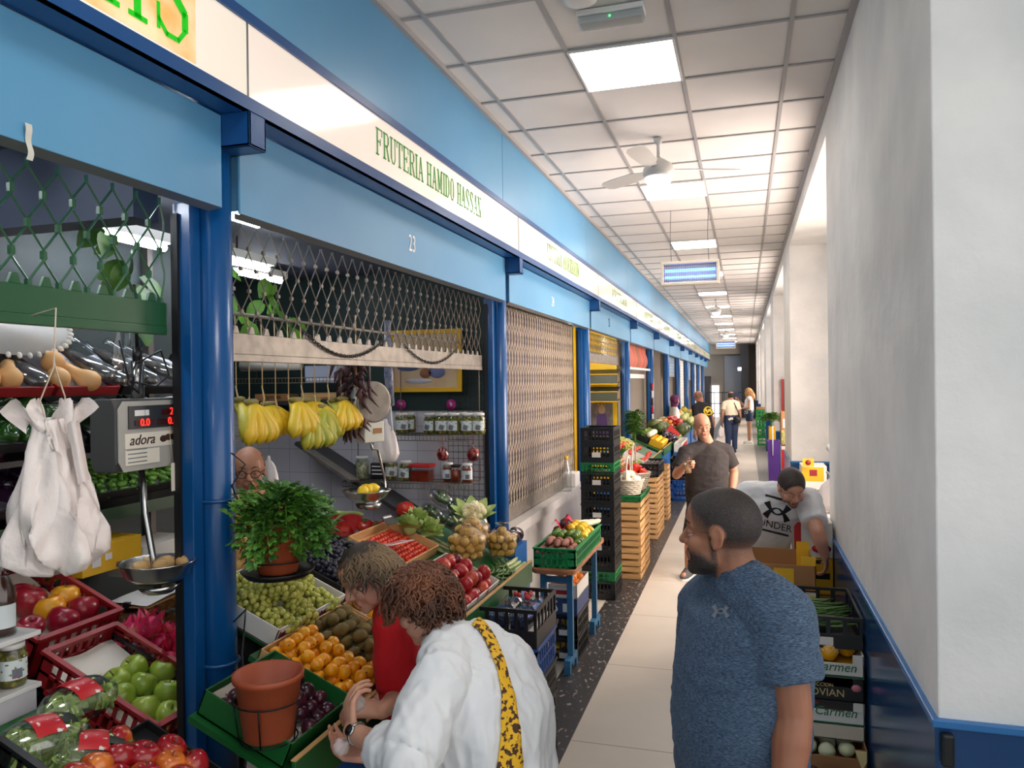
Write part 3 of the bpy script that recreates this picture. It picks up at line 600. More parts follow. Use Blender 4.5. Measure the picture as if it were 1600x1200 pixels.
def mk_bottle():
    t = thing('sauce_bottle', 'x', 'bottle')
    b = MB(); b.lathe([(.036, 0), (.04, .006), (.04, .10), (.036, .13), (.022, .165), (.019, .195), (.019, .2)], 24); b.build('glass_body', m_glass, t)
    b = MB(); b.lathe([(0, .004), (.036, .006), (.037, .1), (.033, .13), (.019, .163), (.0, .166)], 20); b.build('sauce', mat('brown red sauce', (74, 22, 14), .4), t)
    b = MB(); b.lathe([(.0, .196), (.022, .196), (.0235, .2), (.0235, .213), (.02, .216), (0, .214)], 24); b.build('cap', m_lid, t)
    l = MB(); l.add([(.0408*cos(a), .0408*sin(a), z) for z in (.025, .09) for a in [(-.9+1.8*i/10) for i in range(11)]], [(i, i+1, 12+i, 11+i) for i in range(10)], True); l.build('label', m_lab, t); return t
K_bottle = Kind(mk_bottle)
def mk_lpack():
    t = thing('lettuce_pack', 'x', 'lettuce pack'); rnd = random.Random(9)
    for (x, y) in ((-.055, .0), (.055, .01)):
        b = MB(); 
        for k in range(46):
            a = rnd.uniform(0, 6.28); e = rnd.uniform(-.2, 1.5); p = V((x+.03*cos(a)*cos(e), y+.03*sin(a)*cos(e), .03+.02*sin(e))); leaf(b, p, (cos(a)*cos(e)+rnd.uniform(-.5, .5), sin(a)*cos(e)+rnd.uniform(-.5, .5), sin(e)), (-sin(a), cos(a), .4), .034, .017, rnd.uniform(-.6, .9), 3)
        b.ell((x, y, .028), (.044, .05, .034), 10, 7); b.build('lettuce_heart', m_leafl, t)
    b = MB(); b.ell((0, 0, .036), (.125, .07, .05), 22, 12); b.build('film', m_film, t)
    b = MB(); b.sheet(lambda u, v: (-.035+.075*u, -.06+.1*v, .037+.0515*sqrt(max(0, 1-((-.035+.075*u)/.126)**2-((-.06+.1*v)/.071)**2))), 6, 8)
    b.build('red_label', mat('red label print', (180, 20, 32), .35, var=26, c2=(214, 208, 202), stops=(.6, .63)), t)
    b = MB(); b.sheet(lambda u, v: (-.075+.042*u, -.05+.07*v, .038+.0515*sqrt(max(0, 1-((-.075+.042*u)/.126)**2-((-.05+.07*v)/.071)**2))), 4, 6)
    b.build('dark_label', mat('dark label print', (26, 34, 30), .4), t)
    return t
K_lpack = Kind(mk_lpack)
# ---- crates
def crate_parts(t, L, W, H, m, nb=9, th=.006, low=False, solid=0, gaps=True):
    """slotted plastic crate: x = length, y = width"""
    b = MB(); b.bx(-L/2, L/2, -W/2, W/2, 0, .006)
    b.build('bottom', m, t)
    for (ax, sgn, D, O) in (('x', -1, W, L/2), ('x', 1, W, L/2), ('y', -1, L, W/2), ('y', 1, L, W/2)):
        b = MB(); h = H if not (low and ax == 'y') else H*.72; k = max(3, int(nb*D/L))
        def bar(a, c, z0, z1):
            if ax == 'x': b.bx(sgn*O-th/2, sgn*O+th/2, a, c, z0, z1)
            else: b.bx(a, c, sgn*O-th/2, sgn*O+th/2, z0, z1)
        bar(-D/2, D/2, 0, H*.12+solid*H); bar(-D/2, D/2, h*.46, h*.54); bar(-D/2, D/2, h*.84, h)
        for i in range(k+1):
            y = -D/2+D*i/k; bar(max(-D/2, y-.006), min(D/2, y+.006), 0, h)
        for c in (-1, 1): bar(*((c*D/2-.03, c*D/2) if c > 0 else (-D/2, -D/2+.03)), 0, H)
        b.build('side', m, t)
    b = MB()
    for sgn in (-1, 1):
        hy = H if not low else H*.72
        b.bx(sgn*L/2-.009, sgn*L/2+.009, -W/2-.006, W/2+.006, H-.006, H+.004); b.bx(-L/2, L/2, sgn*W/2-.009, sgn*W/2+.009, hy-.006, hy+.004)
    b.build('rim', m, t)
def mk_crate(nm, L, W, H, m, nb=9, cat='crate', **k):
    def f(): t = thing(nm, 'x', cat); crate_parts(t, L, W, H, m, nb, **k); return t
    return Kind(f)
m_cblack = mat('black crate plastic', (24, 25, 27), .42); m_cgreen = mat('green crate plastic', (14, 120, 62), .4); m_cred = mat('red crate plastic', (150, 24, 32), .42); m_cblue = mat('blue crate plastic', (30, 84, 160), .42); m_lgreen = mat('bright green crate plastic', (70, 200, 90), .45)
m_paper = mat('white liner paper', (226, 220, 208), .8, bump=(14, .3, .01)); m_card = mat('brown cardboard', (170, 124, 78), .8, var=3, c2=(158, 112, 70)); m_cardw = mat('white cardboard', (220, 218, 212), .7); m_cardy = mat('yellow printed cardboard', (226, 176, 30), .6); m_wood = mat('raw wood slat', (214, 172, 116), .75, var=6, c2=(196, 150, 96), vscale=(1, 1, 8)); m_gboard = mat('green painted board', (22, 90, 40), .4); m_wtop = mat('worn brown tabletop', (150, 92, 56), .5, var=5, c2=(170, 112, 72))
K_cblack = mk_crate('black_crate', .4, .3, .145, m_cblack, 13, solid=.22); K_cgreen = mk_crate('green_crate', .4, .3, .1, m_cgreen, 9)
def carton(t, L, W, H, m_out, m_in=None, th=.006, low=None, floor_=True):
    """open cardboard tray: bottom, four walls, corner posts"""
    if floor_: MB().bx(-L/2, L/2, -W/2, W/2, 0, .006).build('bottom', m_in or m_out, t)
    for (x0, x1, y0, y1, lo) in ((-L/2, -L/2+th, -W/2, W/2, 0), (L/2-th, L/2, -W/2, W/2, 0), (-L/2, L/2, -W/2, -W/2+th, low), (-L/2, L/2, W/2-th, W/2, low)):
        b = MB(); h = lo or H
        b.bx(x0, x1, y0, y1, 0, h)
        b.build('wall', [m_out], t, bevel=.001)
def brick(nm, label, cat, x0, x1, y0, y1, z0, z1, m, rot=None):
    """closed carton with flaps seam"""
    t = thing(nm, label, cat, ((x0+x1)/2, (y0+y1)/2, z0), rot); L, W, H = (x1-x0)/2, (y1-y0)/2, z1-z0
    b = MB(); b.bx(-L, L, -W, W, 0, H-.004); b.build('body', m, t, bevel=.003)
    b = MB(); b.bx(-L, -.002, -W, W, H-.004, H); b.build('flap', m, t); b = MB(); b.bx(.002, L, -W, W, H-.004, H); b.build('flap', m, t); return t
def heap(kind, loc, grid, base, group, jit=.12, rot=None, scale=(1, 1), skip=None, fix=None):
    """grid: (rows, cols, step_row, step_col, layers); row first = front, column first = near end"""
    rows, cols, sr, sc, layers = grid; out = []
    for l in range(layers):
        for r in range(rows-l):
            for c in range(cols-l):
                if skip and skip(l, r, c): continue
                y = (c+.5*l+(.5 if (r+l) % 2 else 0))*sc; x = (r+.5*l)*sr
                p = loc(y+U(-jit, jit)*sc, x+U(-jit, jit)*sr, l)
                place = 'row %s, %s along' % (ORD[r], ORD[c]) if rows > 1 else '%s from the near end' % ORD[c]
                lab = '%s%s, %s' % (base, ('', ', upper layer', ', third layer', ', top layer')[l], place)
                out.append(kind.put(p, rot() if rot else rr(), U(*scale), lab, group))
    return out
# ================================================================ SHUTTERS
m_gsh = mat('green shutter paint', (28, 84, 50), .35, coat=.2); m_wire = mat('galvanised shutter wire', (118, 108, 96), .45, metal=.4); m_wire2 = mat('beige shutter wire', (204, 186, 164), .5)
def grille(y0, y1, z0, z1, p, h, v, r, x=0, clips=True, n=4):
    b = MB(); cols = int((y1-y0)/p)+1; rows = max(1, round((z1-z0)/h)); h = (z1-z0)/rows
    for k in range(-1, cols+1):
        for s in (1, -1):
            pts = []
            for q in range(rows+1):
                y = y0+p*(k+.5*s*(q % 2)); z = z1-h*q
                if y < y0-.002 or y > y1+.002: y = min(max(y, y0), y1)
                pts += [(x+.004*s, y, z+v/2), (x+.004*s, y, z-v/2)] if v else [(x+.004*s, y, z)]
            ok = [pts[i] for i in range(len(pts)) if i == 0 or (V(pts[i])-V(pts[i-1])).length > 1e-4]
            if max(a[1] for a in ok)-min(a[1] for a in ok) > .01: b.tube(ok, r, n, caps=False, smooth=False)
    if clips:
        for k in range(cols):
            for q in range(1, rows+1):
                y = y0+p*(k+.5*(q % 2)); 
                if y0 < y < y1: b.cb((x, y, z1-h*q), (.013, .015, max(.014, v)))
    return b
def shutter(label, y0, y1, zb, zt, p, h, v, r, m, mb_, bar=True, x=-1.985, two=True):
    t = thing('rolling_grille', label, 'shutter', (x, y0, 0)); L = y1-y0
    b = grille(0, L, zb+.12 if bar else zb, zt, p, h, v, r, clips=bar); b.build('grille', m, t)
    b = MB()
    b.bx(-.012, .012, 0, L, zb+.03, zb+.115); b.bx(-.02, .014, 0, L, zb, zb+.03)
    for k in range(int(L/p)):
        y = p*(k+.5); b.add([(.013, y-.022, zb+.114), (.013, y+.022, zb+.114), (.013, y+.009, zb+.145), (.013, y-.009, zb+.145), (-.0, y-.022, zb+.114), (0, y+.022, zb+.114), (0, y+.009, zb+.145), (0, y-.009, zb+.145)], [(0, 1, 2, 3), (5, 4, 7, 6), (0, 4, 5, 1), (2, 6, 7, 3), (1, 5, 6, 2), (0, 3, 7, 4)])
    b.build('bottom_bar', mb_, t, bevel=.002); return t
shutter('green painted rolling grille raised over the nearest stall', -.9, 2.268, 2.185, 2.66, .105, .09, .024, .0042, m_gsh, m_gsh)
t = shutter('grey rolling grille raised over stall 23, with a chain on its bar', 2.50, 5.70, 2.10, 2.66, .105, .083, .012, .0032, m_wire, m_alu)
m_chain = mat('dark chain', (54, 52, 48), .45, metal=.6)
def chain(pts, n, nm, parent):
    b = MB(); L_ = []
    for i in range(n+1):
        q = i/n*(len(pts)-1); k = min(int(q), len(pts)-2); L_.append(V(pts[k]).lerp(V(pts[k+1]), q-k))
    for i in range(n):
        c = (L_[i]+L_[i+1])/2; d = (L_[i+1]-L_[i]).normalized(); s = V((1, 0, 0)) if i % 2 else d.cross(V((1, 0, 0))); b.tube([c+d*(.016*cos(a))+s*(.008*sin(a)) for a in [2*pi*k/8 for k in range(8)]], .0028, 5, closed=True)
    return b.build(nm, m_chain, parent)
def sag(y0, y1, z, dz, n=14): return [(.022, y0+(y1-y0)*i/n, z-dz*(1-(2*i/n-1)**2)) for i in range(n+1)]
q0 = AX(475, 510, -1.96).y-2.5; q1 = AX(600, 522, -1.96).y-2.5; q2 = AX(632, 535, -1.96).y-2.5; q3 = AX(712, 535, -1.96).y-2.5
chain(sag(q0, q1, 2.25, .105), 40, 'chain', t); chain(sag(q2, q3, 2.235, .10), 34, 'chain', t)
shutter('closed beige rolling grille covering stall 24 down to its ledge', 5.99, 9.07, .80, 2.66, .088, .088, 0, .0036, m_wire2, m_alu, bar=False)
shutter('short rolling grille raised over the yellow stall', 9.43, 12.5, 2.26, 2.66, .105, .083, 0, .004, m_wire, m_alu)
# cloth behind the closed grille
m_curtain = mat('grey violet cloth', (84, 78, 88), .9, var=2, c2=(104, 96, 98), vscale=(1, 4, .3))
b = MB(); b.sheet(lambda u, v: (-2.14+.025*sin(u*46)+.012*sin(u*19+1), 5.95+3.1*u, .8+1.88*v), 80, 2); tag(b.build('curtain', m_curtain), 'grey violet cloth hung behind the closed beige grille', 'curtain')
b = MB(); b.bx(-2.4, -1.86, 5.95, 9.14, .70, .79); b.bx(-2.3, -1.9, 5.95, 9.14, 0, .7); tag(b.build('stall_ledge', mat('grey marble', (180, 178, 176), .3, var=3, c2=(196, 194, 192))), 'pale stone ledge under the closed beige grille', 'counter')
# ================================================================ DISPLAY COUNTERS
m_bpanel = mat('blue counter panel', (38, 100, 170), .35)
def counter(label, y0, y1, segs, board=True):
    t = thing('display_counter', label, 'counter', (X0, (y0+y1)/2, 0)); oy = (y0+y1)/2
    b = MB()
    for (a, c, w0, w1) in segs:
        P_ = [SP(a, w0, -.025), SP(c, w0, -.025), SP(c, w1, -.025), SP(a, w1, -.025), SP(a, w0, -.004), SP(c, w0, -.004), SP(c, w1, -.004), SP(a, w1, -.004)]
        b.add([(p.x-X0, p.y-oy, p.z) for p in P_], [(0, 3, 2, 1), (4, 5, 6, 7), (0, 1, 5, 4), (1, 2, 6, 5), (2, 3, 7, 6), (3, 0, 4, 7)])
    b.build('sloped_top', m_gboard, t)
    b = MB(); b.bx(-.012, 0, y0-oy, y1-oy, 0, .78); b.bx(-.5, -.012, y1-oy-.012, y1-oy, 0, .78); b.bx(-.5, -.012, y0-oy, y0-oy+.012, 0, .78); b.build('front_panel', m_bpanel, t, bevel=.002)
    if board:
        b = MB(); b.bx(.001, .016, y0-oy, y1-oy, .755, .885); b.build('green_board', m_gboard, t, bevel=.003); b = MB(); b.bx(.0, .017, y0-oy, y1-oy, .886, .89); b.build('board_edge', m_wood, t)
    return t
counter('blue counter with sloping green top in front of stall 23', 1.98, 4.62, [(1.98, 2.40, 0, .39), (2.40, 4.62, 0, .48), (2.52, 4.62, .48, .86)])
counter('blue counter with sloping green top in front of the nearest stall', .7, 1.60, [(.7, 1.34, .1, 1.25), (1.34, 1.60, .1, .48), (1.34, 1.735, .48, .68)], board=False)
SPf = lambda y0, w0, n0, dn=.04: (lambda y, x, l: SP(y0+y, w0+x, n0+dn*l))
def tray(nm, label, cat, y0, y1, w0, w1, H, m, m_in=None, low=None, lift=0, liner=False):
    t = thing(nm, label, cat, SP((y0+y1)/2, (w0+w1)/2, lift), SROT); carton(t, y1-y0, w1-w0, H, m, m_in, low=low)
    if liner:
        b = MB(); L, W = (y1-y0)/2-.008, (w1-w0)/2-.008; b.sheet(lambda u, v: ((2*u-1)*L, (2*v-1)*W, .009+.004*sin(u*17)*sin(v*13)+(.05*max(0, abs(2*v-1)-.85)/.15)), 16, 12); b.build('paper_liner', m_paper, t)
    return t
# purple plums, nearest tray
tray('fruit_crate', 'green wooden crate of purple plums under the empty flowerpot', 'crate', 2.0, 2.37, .045, .38, .085, m_gboard, liner=True)
heap(K_plum, SPf(2.045, .08, .042, .042), (5, 5, .06, .062, 2), 'purple plum in the green crate', 'purple plums', skip=lambda l, r, c: (c < 2 and r < 3) or (l == 1 and (r < 1 or c < 1)))
# yellow plums and kiwis share a low tray
tray('fruit_crate', 'pale wooden tray of yellow plums and kiwis between grapes and shoppers', 'crate', 2.385, 2.96, .045, .44, .05, m_wood, m_cardw)
heap(K_yplum, SPf(2.415, .07, .034, .038), (8, 5, .048, .052, 2), 'yellow plum beside the kiwis', 'yellow plums', skip=lambda l, r, c: (l == 1 and (r+c) % 5 == 0) or (c < 1 and r < 2 and l > 0))
heap(K_kiwi, SPf(2.70, .08, .036, .038), (6, 4, .066, .062, 2), 'kiwi beside the yellow plums', 'kiwis', rot=lambda: rz(U(-.5, .5)) @ rx(pi/2+U(-.3, .3)))
tray('fruit_crate', 'wooden tray of mangoes in foam nets beside the kiwis', 'crate', 2.975, 3.22, .045, .44, .05, m_wood, m_cardw)
heap(K_net, SPf(3.035, .10, .055, .05), (4, 2, .1, .105, 2), 'yellow mango in a foam net', 'netted mangoes', rot=lambda: rx(U(1.9, 3.2)) @ rz(U(0, 6)))
tray('fruit_crate', 'wooden tray of pomegranates beyond the netted mangoes', 'crate', 3.235, 3.44, .045, .44, .05, m_wood, m_cardw)
heap(K_pom, SPf(3.285, .09, .05, .05), (4, 2, .095, .095, 1), 'pomegranate beyond the mangoes', 'pomegranates')
# red mangoes and dark plums in the white carton
t = tray('fruit_carton', 'white carton of red mangoes and dark plums beyond the two women', 'carton', 3.46, 4.06, .045, .39, .06, m_cardw)
heap(K_mangoR, SPf(3.52, .085, .045, .05), (4, 6, .085, .088, 2), 'red mango in the white carton', 'red mangoes', skip=lambda l, r, c: (r+c) % 3 == 0)
heap(K_nect, SPf(3.52, .085, .04, .05), (4, 6, .085, .088, 2), 'dark plum in the white carton', 'dark plums', skip=lambda l, r, c: (r+c) % 3 != 0)
# grapes
t = tray('grape_carton', 'white carton heaped with green grapes beside the post', 'carton', 2.50, 3.0, .45, .83, .08, m_cardw)
b = MB(); b.bx(-.24, .24, -.1925, -.191, .015, .07); b.build('printed_strip', mat('violet print', (90, 40, 90), .5, var=25, c2=(228, 224, 220), stops=(.5, .54)), t)
for i, (y, w_, n_, a) in enumerate([(2.58, .52, .04, .3), (2.72, .51, .05, -.4), (2.88, .52, .04, .2), (2.60, .64, .06, 1.2), (2.76, .63, .075, .5), (2.92, .64, .05, -.7), (2.62, .76, .06, .2), (2.78, .75, .075, -1), (2.93, .76, .05, .8), (2.66, .60, .12, .6), (2.82, .66, .125, -.3)]):
    K_grape.put(SP(y, w_, n_), SROT @ rz(a), 1.06, 'green grape bunch in the white carton, %s' % (('row %s, %s from the post' % (ORD[i//3], ORD[i % 3])) if i < 9 else ('on top nearer the post' if i == 9 else 'on top farther from the post')), 'green grape bunches')
tray('grape_crate', 'dark tray of black grapes behind the curly haired woman', 'crate', 3.03, 3.5, .46, .83, .09, m_cblack)
for i, (y, w_) in enumerate([(3.12, .53), (3.27, .53), (3.41, .54), (3.13, .67), (3.28, .68), (3.42, .68), (3.2, .76), (3.36, .77)]):
    K_bgrape.put(SP(y, w_, .06), SROT @ rz(i*1.3), 1.05, 'black grape bunch in the dark tray, row %s, %s from the near end' % (ORD[i//3], ORD[i % 3]), 'black grape bunches')
# cherry tomatoes with their price card, green spears
tray('fruit_crate', 'wooden tray of cherry tomatoes with price cards', 'crate', 3.62, 4.12, .46, .80, .06, m_wood)
heap(K_cherry, SPf(3.66, .49, .02, .02), (9, 13, .032, .034, 1), 'cherry tomato in the wooden tray', 'cherry tomatoes', skip=lambda l, r, c: r < 3 and c < 4)
def card(nm, label, p, w_, h, tilt, m, bars, mc, yaw=0):
    t = thing(nm, label, 'sign', p, rz(yaw) @ rx(tilt)); b = MB(); b.bx(-w_/2, w_/2, -h/2, h/2, 0, .003); b.build('board', m, t)
    for k in range(bars): MB().bx(-w_*.36, w_*(.38-.1*(k % 2)), h*(.28-.26*k)-.006, h*(.28-.26*k)+.006, .003, .004).build('print_line', mc, t)
    return t
m_redink = mat('red ink', (190, 30, 30), .6)
card('price_card', 'white card with red printing lying over the cherry tomatoes', SP(3.80, .60, .075), .17, .11, -.15, m_white, 3, m_redink, 1.2)
card('price_card', 'small black price card leaning behind the white card', SP(4.0, .76, .1), .09, .07, .7, m_black, 1, m_white, 1.3)
heap(K_aspar, SPf(4.16, .40, .015, .013), (9, 2, .022, .09, 3), 'green spear by the potatoes', 'green spears', rot=lambda: SROT @ rz(pi/2+U(-.15, .15)))
# beans, potatoes in bags, cauliflower, lettuce, kohlrabi
heap(K_bean, SPf(4.17, .03, .014, .011), (9, 3, .016, .13, 3), 'green bean in front of the potatoes', 'beans on the counter', rot=lambda: SROT @ rz(U(-.5, .5)))
m_netb = glass('net bag film', (250, 244, 228), .12, .35)
def bag_of(label, y, w_, n, kind, base, group, R=.1, H=.2):
    c = SP(y, w_, 0)+V((0, 0, .038)); t = thing('net_bag', label, 'bag', c); rnd = random.Random(int(y*1000))
    def rad(z): q = z/H; return R*(.82+.3*sin(q*pi*.9)) if q < .72 else R*(1.0-.9*(q-.72)/.28)
    b = MB(); b.lathe([(rad(H*i/12), H*i/12) for i in range(13)]+[(.012, H*1.02), (.03, H*1.14), (.045, H*1.2)], 22, wob=lambda q, z: .05*sin(5*q+z*40)); b.build('film', m_netb, t)
    b = MB(); b.tube([(.016*cos(a), .016*sin(a), H*1.0) for a in [2*pi*k/8 for k in range(8)]], .004, 5, closed=True); b.build('tie', m_wire2, t)
    i = 0
    for l in range(4):
        z = .028+l*.042; rr_ = rad(z)-.026
        for ring, cnt in ((rr_, 9), (rr_*.45, 4)):
            if l == 3 and ring > rr_*.9: continue
            for k in range(cnt):
                a = 2*pi*(k+.5*(l % 2))/cnt; kind.put(c+V((ring*cos(a), ring*sin(a), z)), rr(), U(.85, 1.05), '%s, layer %s up, number %s round' % (base, ORD[l], ORD[k if ring == rr_ else 9+k]), group); i += 1
bag_of('net bag of small potatoes nearest the dark plums', 4.20, .28, 0, K_potato, 'potato in the bag nearest the dark plums', 'bagged potatoes')
bag_of('net bag of small potatoes between two other bags', 4.40, .33, 0, K_potato, 'potato in the middle net bag', 'bagged potatoes')
bag_of('net bag of small potatoes nearest the blue table', 4.52, .16, 0, K_potato, 'potato in the bag nearest the table', 'bagged potatoes', .085, .17)
K_cauli.put(SP(4.58, .45, .14), (.3, .2, 0), 1.25, 'cream cauliflower topping the potato bags'); K_cauli.put(SP(4.55, .46, .04), (.2, .4, 1), 1.0, 'cream cauliflower lying below the topmost one')
for i, (y, w_) in enumerate([(4.22, .58), (4.28, .70), (4.1, .66)]): K_lettuce.put(SP(y, w_, .055), (.2, .3, i), 1.0, 'pale frilly lettuce by the cauliflower, %s from the counter front' % ORD[i], 'lettuces by the cauliflower')
for i, (y, w_) in enumerate([(4.56, .36), (4.58, .27), (4.50, .40)]): K_kohl.put(SP(y, w_, .05), rr(), 1, 'white round kohlrabi beside the cauliflower, %s from the back' % ORD[i], 'kohlrabi')
heap(K_corn, SPf(4.44, .02, .02, .02), (4, 1, .03, .1, 2), 'leek at the far end of the counter', 'leeks', rot=lambda: rz(pi/2+U(-.15, .15)) @ ry(.0))
# ---------------------------------------------------------------- nearest stall: crates on the slope
def slot_crate(nm, label, y0, y1, w0, w1, H, m, lift=0, cat='crate', liner=True):
    t = thing(nm, label, cat, SP((y0+y1)/2, (w0+w1)/2, lift), SROT); crate_parts(t, y1-y0, w1-w0, H, m, 8)
    if liner: b = MB(); L, W = (y1-y0)/2-.01, (w1-w0)/2-.01; b.sheet(lambda u, v: ((2*u-1)*L, (2*v-1)*W, .035+.008*sin(u*9)*sin(v*7)+.03*v), 12, 12); b.build('paper_liner', m_paper, t)
    return t
MARK = set(o.name for o in bpy.data.objects)
def deeper(k, names=None):
    """set the goods built since the last mark farther back inside the stall, at their true larger size"""
    global MARK
    for o in bpy.data.objects:
        if o.name not in MARK and o.parent is None: o.location = V((0, 0, CAMH))+(V(o.location)-V((0, 0, CAMH)))*k; o.scale = V(o.scale)*k
    MARK = set(o.name for o in bpy.data.objects)
slot_crate('red_crate', 'red slotted crate of green apples, half empty with paper liner', 1.735, 2.0, .33, .76, .115, m_cred)
ga = [(240, 1040), (213, 1065), (252, 1052), (195, 1090), (224, 1072), (262, 1082), (225, 1108), (264, 1115), (180, 1062)]
for i, (px, py) in enumerate([(182, 1066), (210, 1045), (190, 1090), (222, 1071), (254, 1050), (227, 1108), (262, 1083), (264, 1118)]):
    r_ = ray(px, py); off = .075; d_ = (Z0+off+SL*X0-2)/(r_.z+SL*r_.x); p = V((0, 0, 2))+r_*d_
    K_green_apple.put(p, Euler((U(-.5, .5), U(-.5, .5), U(0, 6))), .97, 'green apple in the red crate, %s of eight by height up the slope' % ORD[i], 'green apples')
deeper(1.29)
slot_crate('red_crate', 'red slotted crate of crimson apples behind the sauce bottle', 1.74, 2.05, .80, 1.22, .13, m_cred, liner=True)
for i, (k_, px, py, s) in enumerate([(K_crimson, 45, 940, 1.25), (K_orange_apple, 78, 952, 1.1), (K_orange_apple, 102, 934, 1.05), (K_crimson, 98, 970, 1.12), (K_crimson, 130, 953, 1.12), (K_crimson, 48, 981, .9), (K_crimson, 30, 935, 1.1)]):
    r_ = ray(px, py); off = .10; d_ = (Z0+off+SL*X0-2)/(r_.z+SL*r_.x); p = V((0, 0, 2))+r_*d_
    k_.put(p, Euler((U(-.5, .5), U(-.5, .5), U(0, 6))), s, ['large pale crimson apple behind the others in the red crate', 'orange and red apple in the middle of its red crate', 'yellow orange apple at the top of its red crate', 'deep crimson apple lowest in front in its red crate', 'deep crimson apple nearest the nut boxes', 'small crimson apple just beside the sauce bottle', 'crimson apple half hidden behind the sauce bottle'][i])
deeper(1.30)
slot_crate('fruit_crate', 'dark crate of dragon fruits between the red crate and the post', 2.03, 2.2, .52, .80, .06, m_cblack, liner=False)
heap(K_dragon, SPf(2.065, .57, .05, .04), (3, 2, .09, .085, 2), 'pink dragon fruit in the dark crate', 'dragon fruits', rot=lambda: Euler((U(-.8, .8), U(-.8, .8), U(0, 6))), scale=(.82, .92))
deeper(1.27)
tray('fruit_crate', 'low dark tray of red and yellow apples before the red crates', 'crate', 1.605, 1.85, .10, .44, .03, m_cblack, lift=-.01); b = MB(); b.bx(-1.68, -1.42, 1.62, 1.84, 0, .83); tag(b.build('crate_stand', m_black), 'dark stand under the low tray of red and yellow apples', 'stand')
for i, (px, py, s) in enumerate([(182, 1160, 1.0), (185, 1186, 1.02), (222, 1184, 1.08), (264, 1174, 1.05), (264, 1196, 1), (302, 1196, 1), (150, 1200, 1), (225, 1215, 1), (120, 1215, 1), (180, 1222, 1), (280, 1222, 1)]):
    r_ = ray(px, py); off = .05; d_ = (Z0+off+SL*X0-2)/(r_.z+SL*r_.x); p = V((0, 0, 2))+r_*d_
    K_red_apple.put(p, Euler((U(-.6, .6), U(-.6, .6), U(0, 6))), s, 'red and yellow apple below the red crate, %s of eleven down the slope' % ORD[i], 'red and yellow apples')
for i, (px, py, a, off) in enumerate([(118, 1112, .35, .05), (60, 1172, .1, .03), (135, 1195, -.4, .0)]):
    r_ = ray(px, py); d_ = (Z0+off+SL*X0-2)/(r_.z+SL*r_.x); p = V((0, 0, 2))+r_*d_
    K_lpack.put(p, SROT @ rz(pi*.5+a+1.2) , .98, ['film pack of lettuce hearts leaning on the red crate', 'film pack of lettuce hearts by the black crate corner', 'film pack of lettuce hearts under the topmost pack'][i])
t = thing('black_crate', 'black crate corner at the lower edge beside the lettuce packs', 'crate', SP(1.30, .36, 0), SROT); crate_parts(t, .24, .34, .12, m_cblack, 7)
# jars on a white plank
t = thing('jar_shelf', 'white two-tier plank shelf with jars at the near end', 'shelf', SP(1.665, .86, -.01)); o_ = t.location
for (dz, nm) in ((-.02, 'plank'), (.13, 'plank')): MB().bx(-.14, .14, -.30, .06, dz, dz+.014).build(nm, m_white, t, bevel=.002)
MB().bx(-.13, .13, -.29, .05, -.30, -.02).build('tiled_base', m_wtile, t)
MB().bx(-.14, -.128, -.30, .06, -.006, .13).build('back_panel', m_white, t)
for i, (x, y) in enumerate([(.085, .012), (.08, -.075), (-.02, .01), (.0, -.08)]): K_jar.put(o_+V((x, y, -.005)), rz(-.6+i), .92, ['olive jar at the shelf corner nearest the red crate', 'olive jar beside the corner jar', 'olive jar behind the corner jar', 'olive jar at the back of the lower plank'][i])
K_bottle.put(o_+V((.075, -.012, .145)), rz(-.5), 1.0, 'glass bottle of dark red sauce on the upper plank')
# nut boxes with a writing pad
m_nut = mat('mixed nuts', (150, 96, 48), .6, var=40, c2=(206, 160, 100), bump=(50, .6, .01)); m_nutd = mat('dark nuts', (78, 52, 34), .6, var=40, c2=(120, 80, 50), bump=(50, .6, .01))
def mk_nut(): 
    t = thing('nut_box', 'x', 'box'); MB().bx(-.07, .07, -.05, .05, 0, .05).build('clear_box', m_film, t, bevel=.006); MB().bx(-.075, .075, -.055, .055, .05, .054).build('clear_lid', m_film, t)
    b = MB(); b.bx(-.066, .066, -.046, .046, .003, .036); rnd = random.Random(3)
    for k in range(40): b.ell((rnd.uniform(-.058, .058), rnd.uniform(-.038, .038), .036), (.009, .007, .006), 7, 5, rr())
    b.build('nuts', [m_nut], t); return t
MARK = set(o.name for o in bpy.data.objects); K_nut = Kind(mk_nut); pn = V((-2.10, 2.31, 1.06))
for i in range(6): K_nut.put(pn+V((.0, -.075+.125*(i % 2), .056*(i//2))), rz(pi/2+U(-.06, .06)), .8, 'clear box of nuts under the writing pad, %s layer, %s the post' % (ORD[i//2], 'nearer' if i % 2 else 'away from'), 'nut boxes')
t = thing('writing_pad', 'white paper writing pad lying on the nut boxes', 'pad', pn+V((.0, .0, .166)), rz(.1)); b = MB(); b.bx(-.085, .085, -.13, .13, 0, .004); b.build('backing', m_card, t); b = MB(); b.sheet(lambda u, v: (-.08+.16*u, -.125+.25*v, .012+.004*sin(u*5+v*4)), 6, 8); b.build('sheets', m_white, t); MB().bx(-.012, .012, -.132, -.118, .0, .018).build('clip', m_black, t)
deeper(1.3)
for (x0_, x1_, y0_, y1_, z_, l) in ((-2.56, -2.0, 2.26, 2.58, .70, 'dark stand under the crate of green apples'), (-3.05, -2.62, 2.28, 2.55, .82, 'dark stand under the crate of crimson apples'), (-2.56, -2.3, 2.62, 2.80, .72, 'dark stand under the dragon fruits'), (-2.84, -2.6, 2.84, 3.16, .775, 'dark stand carrying the nut boxes')):
    b = MB(); b.bx(x0_, x1_, y0_, y1_, 0, z_); tag(b.build('crate_stand', m_black), l, 'stand')
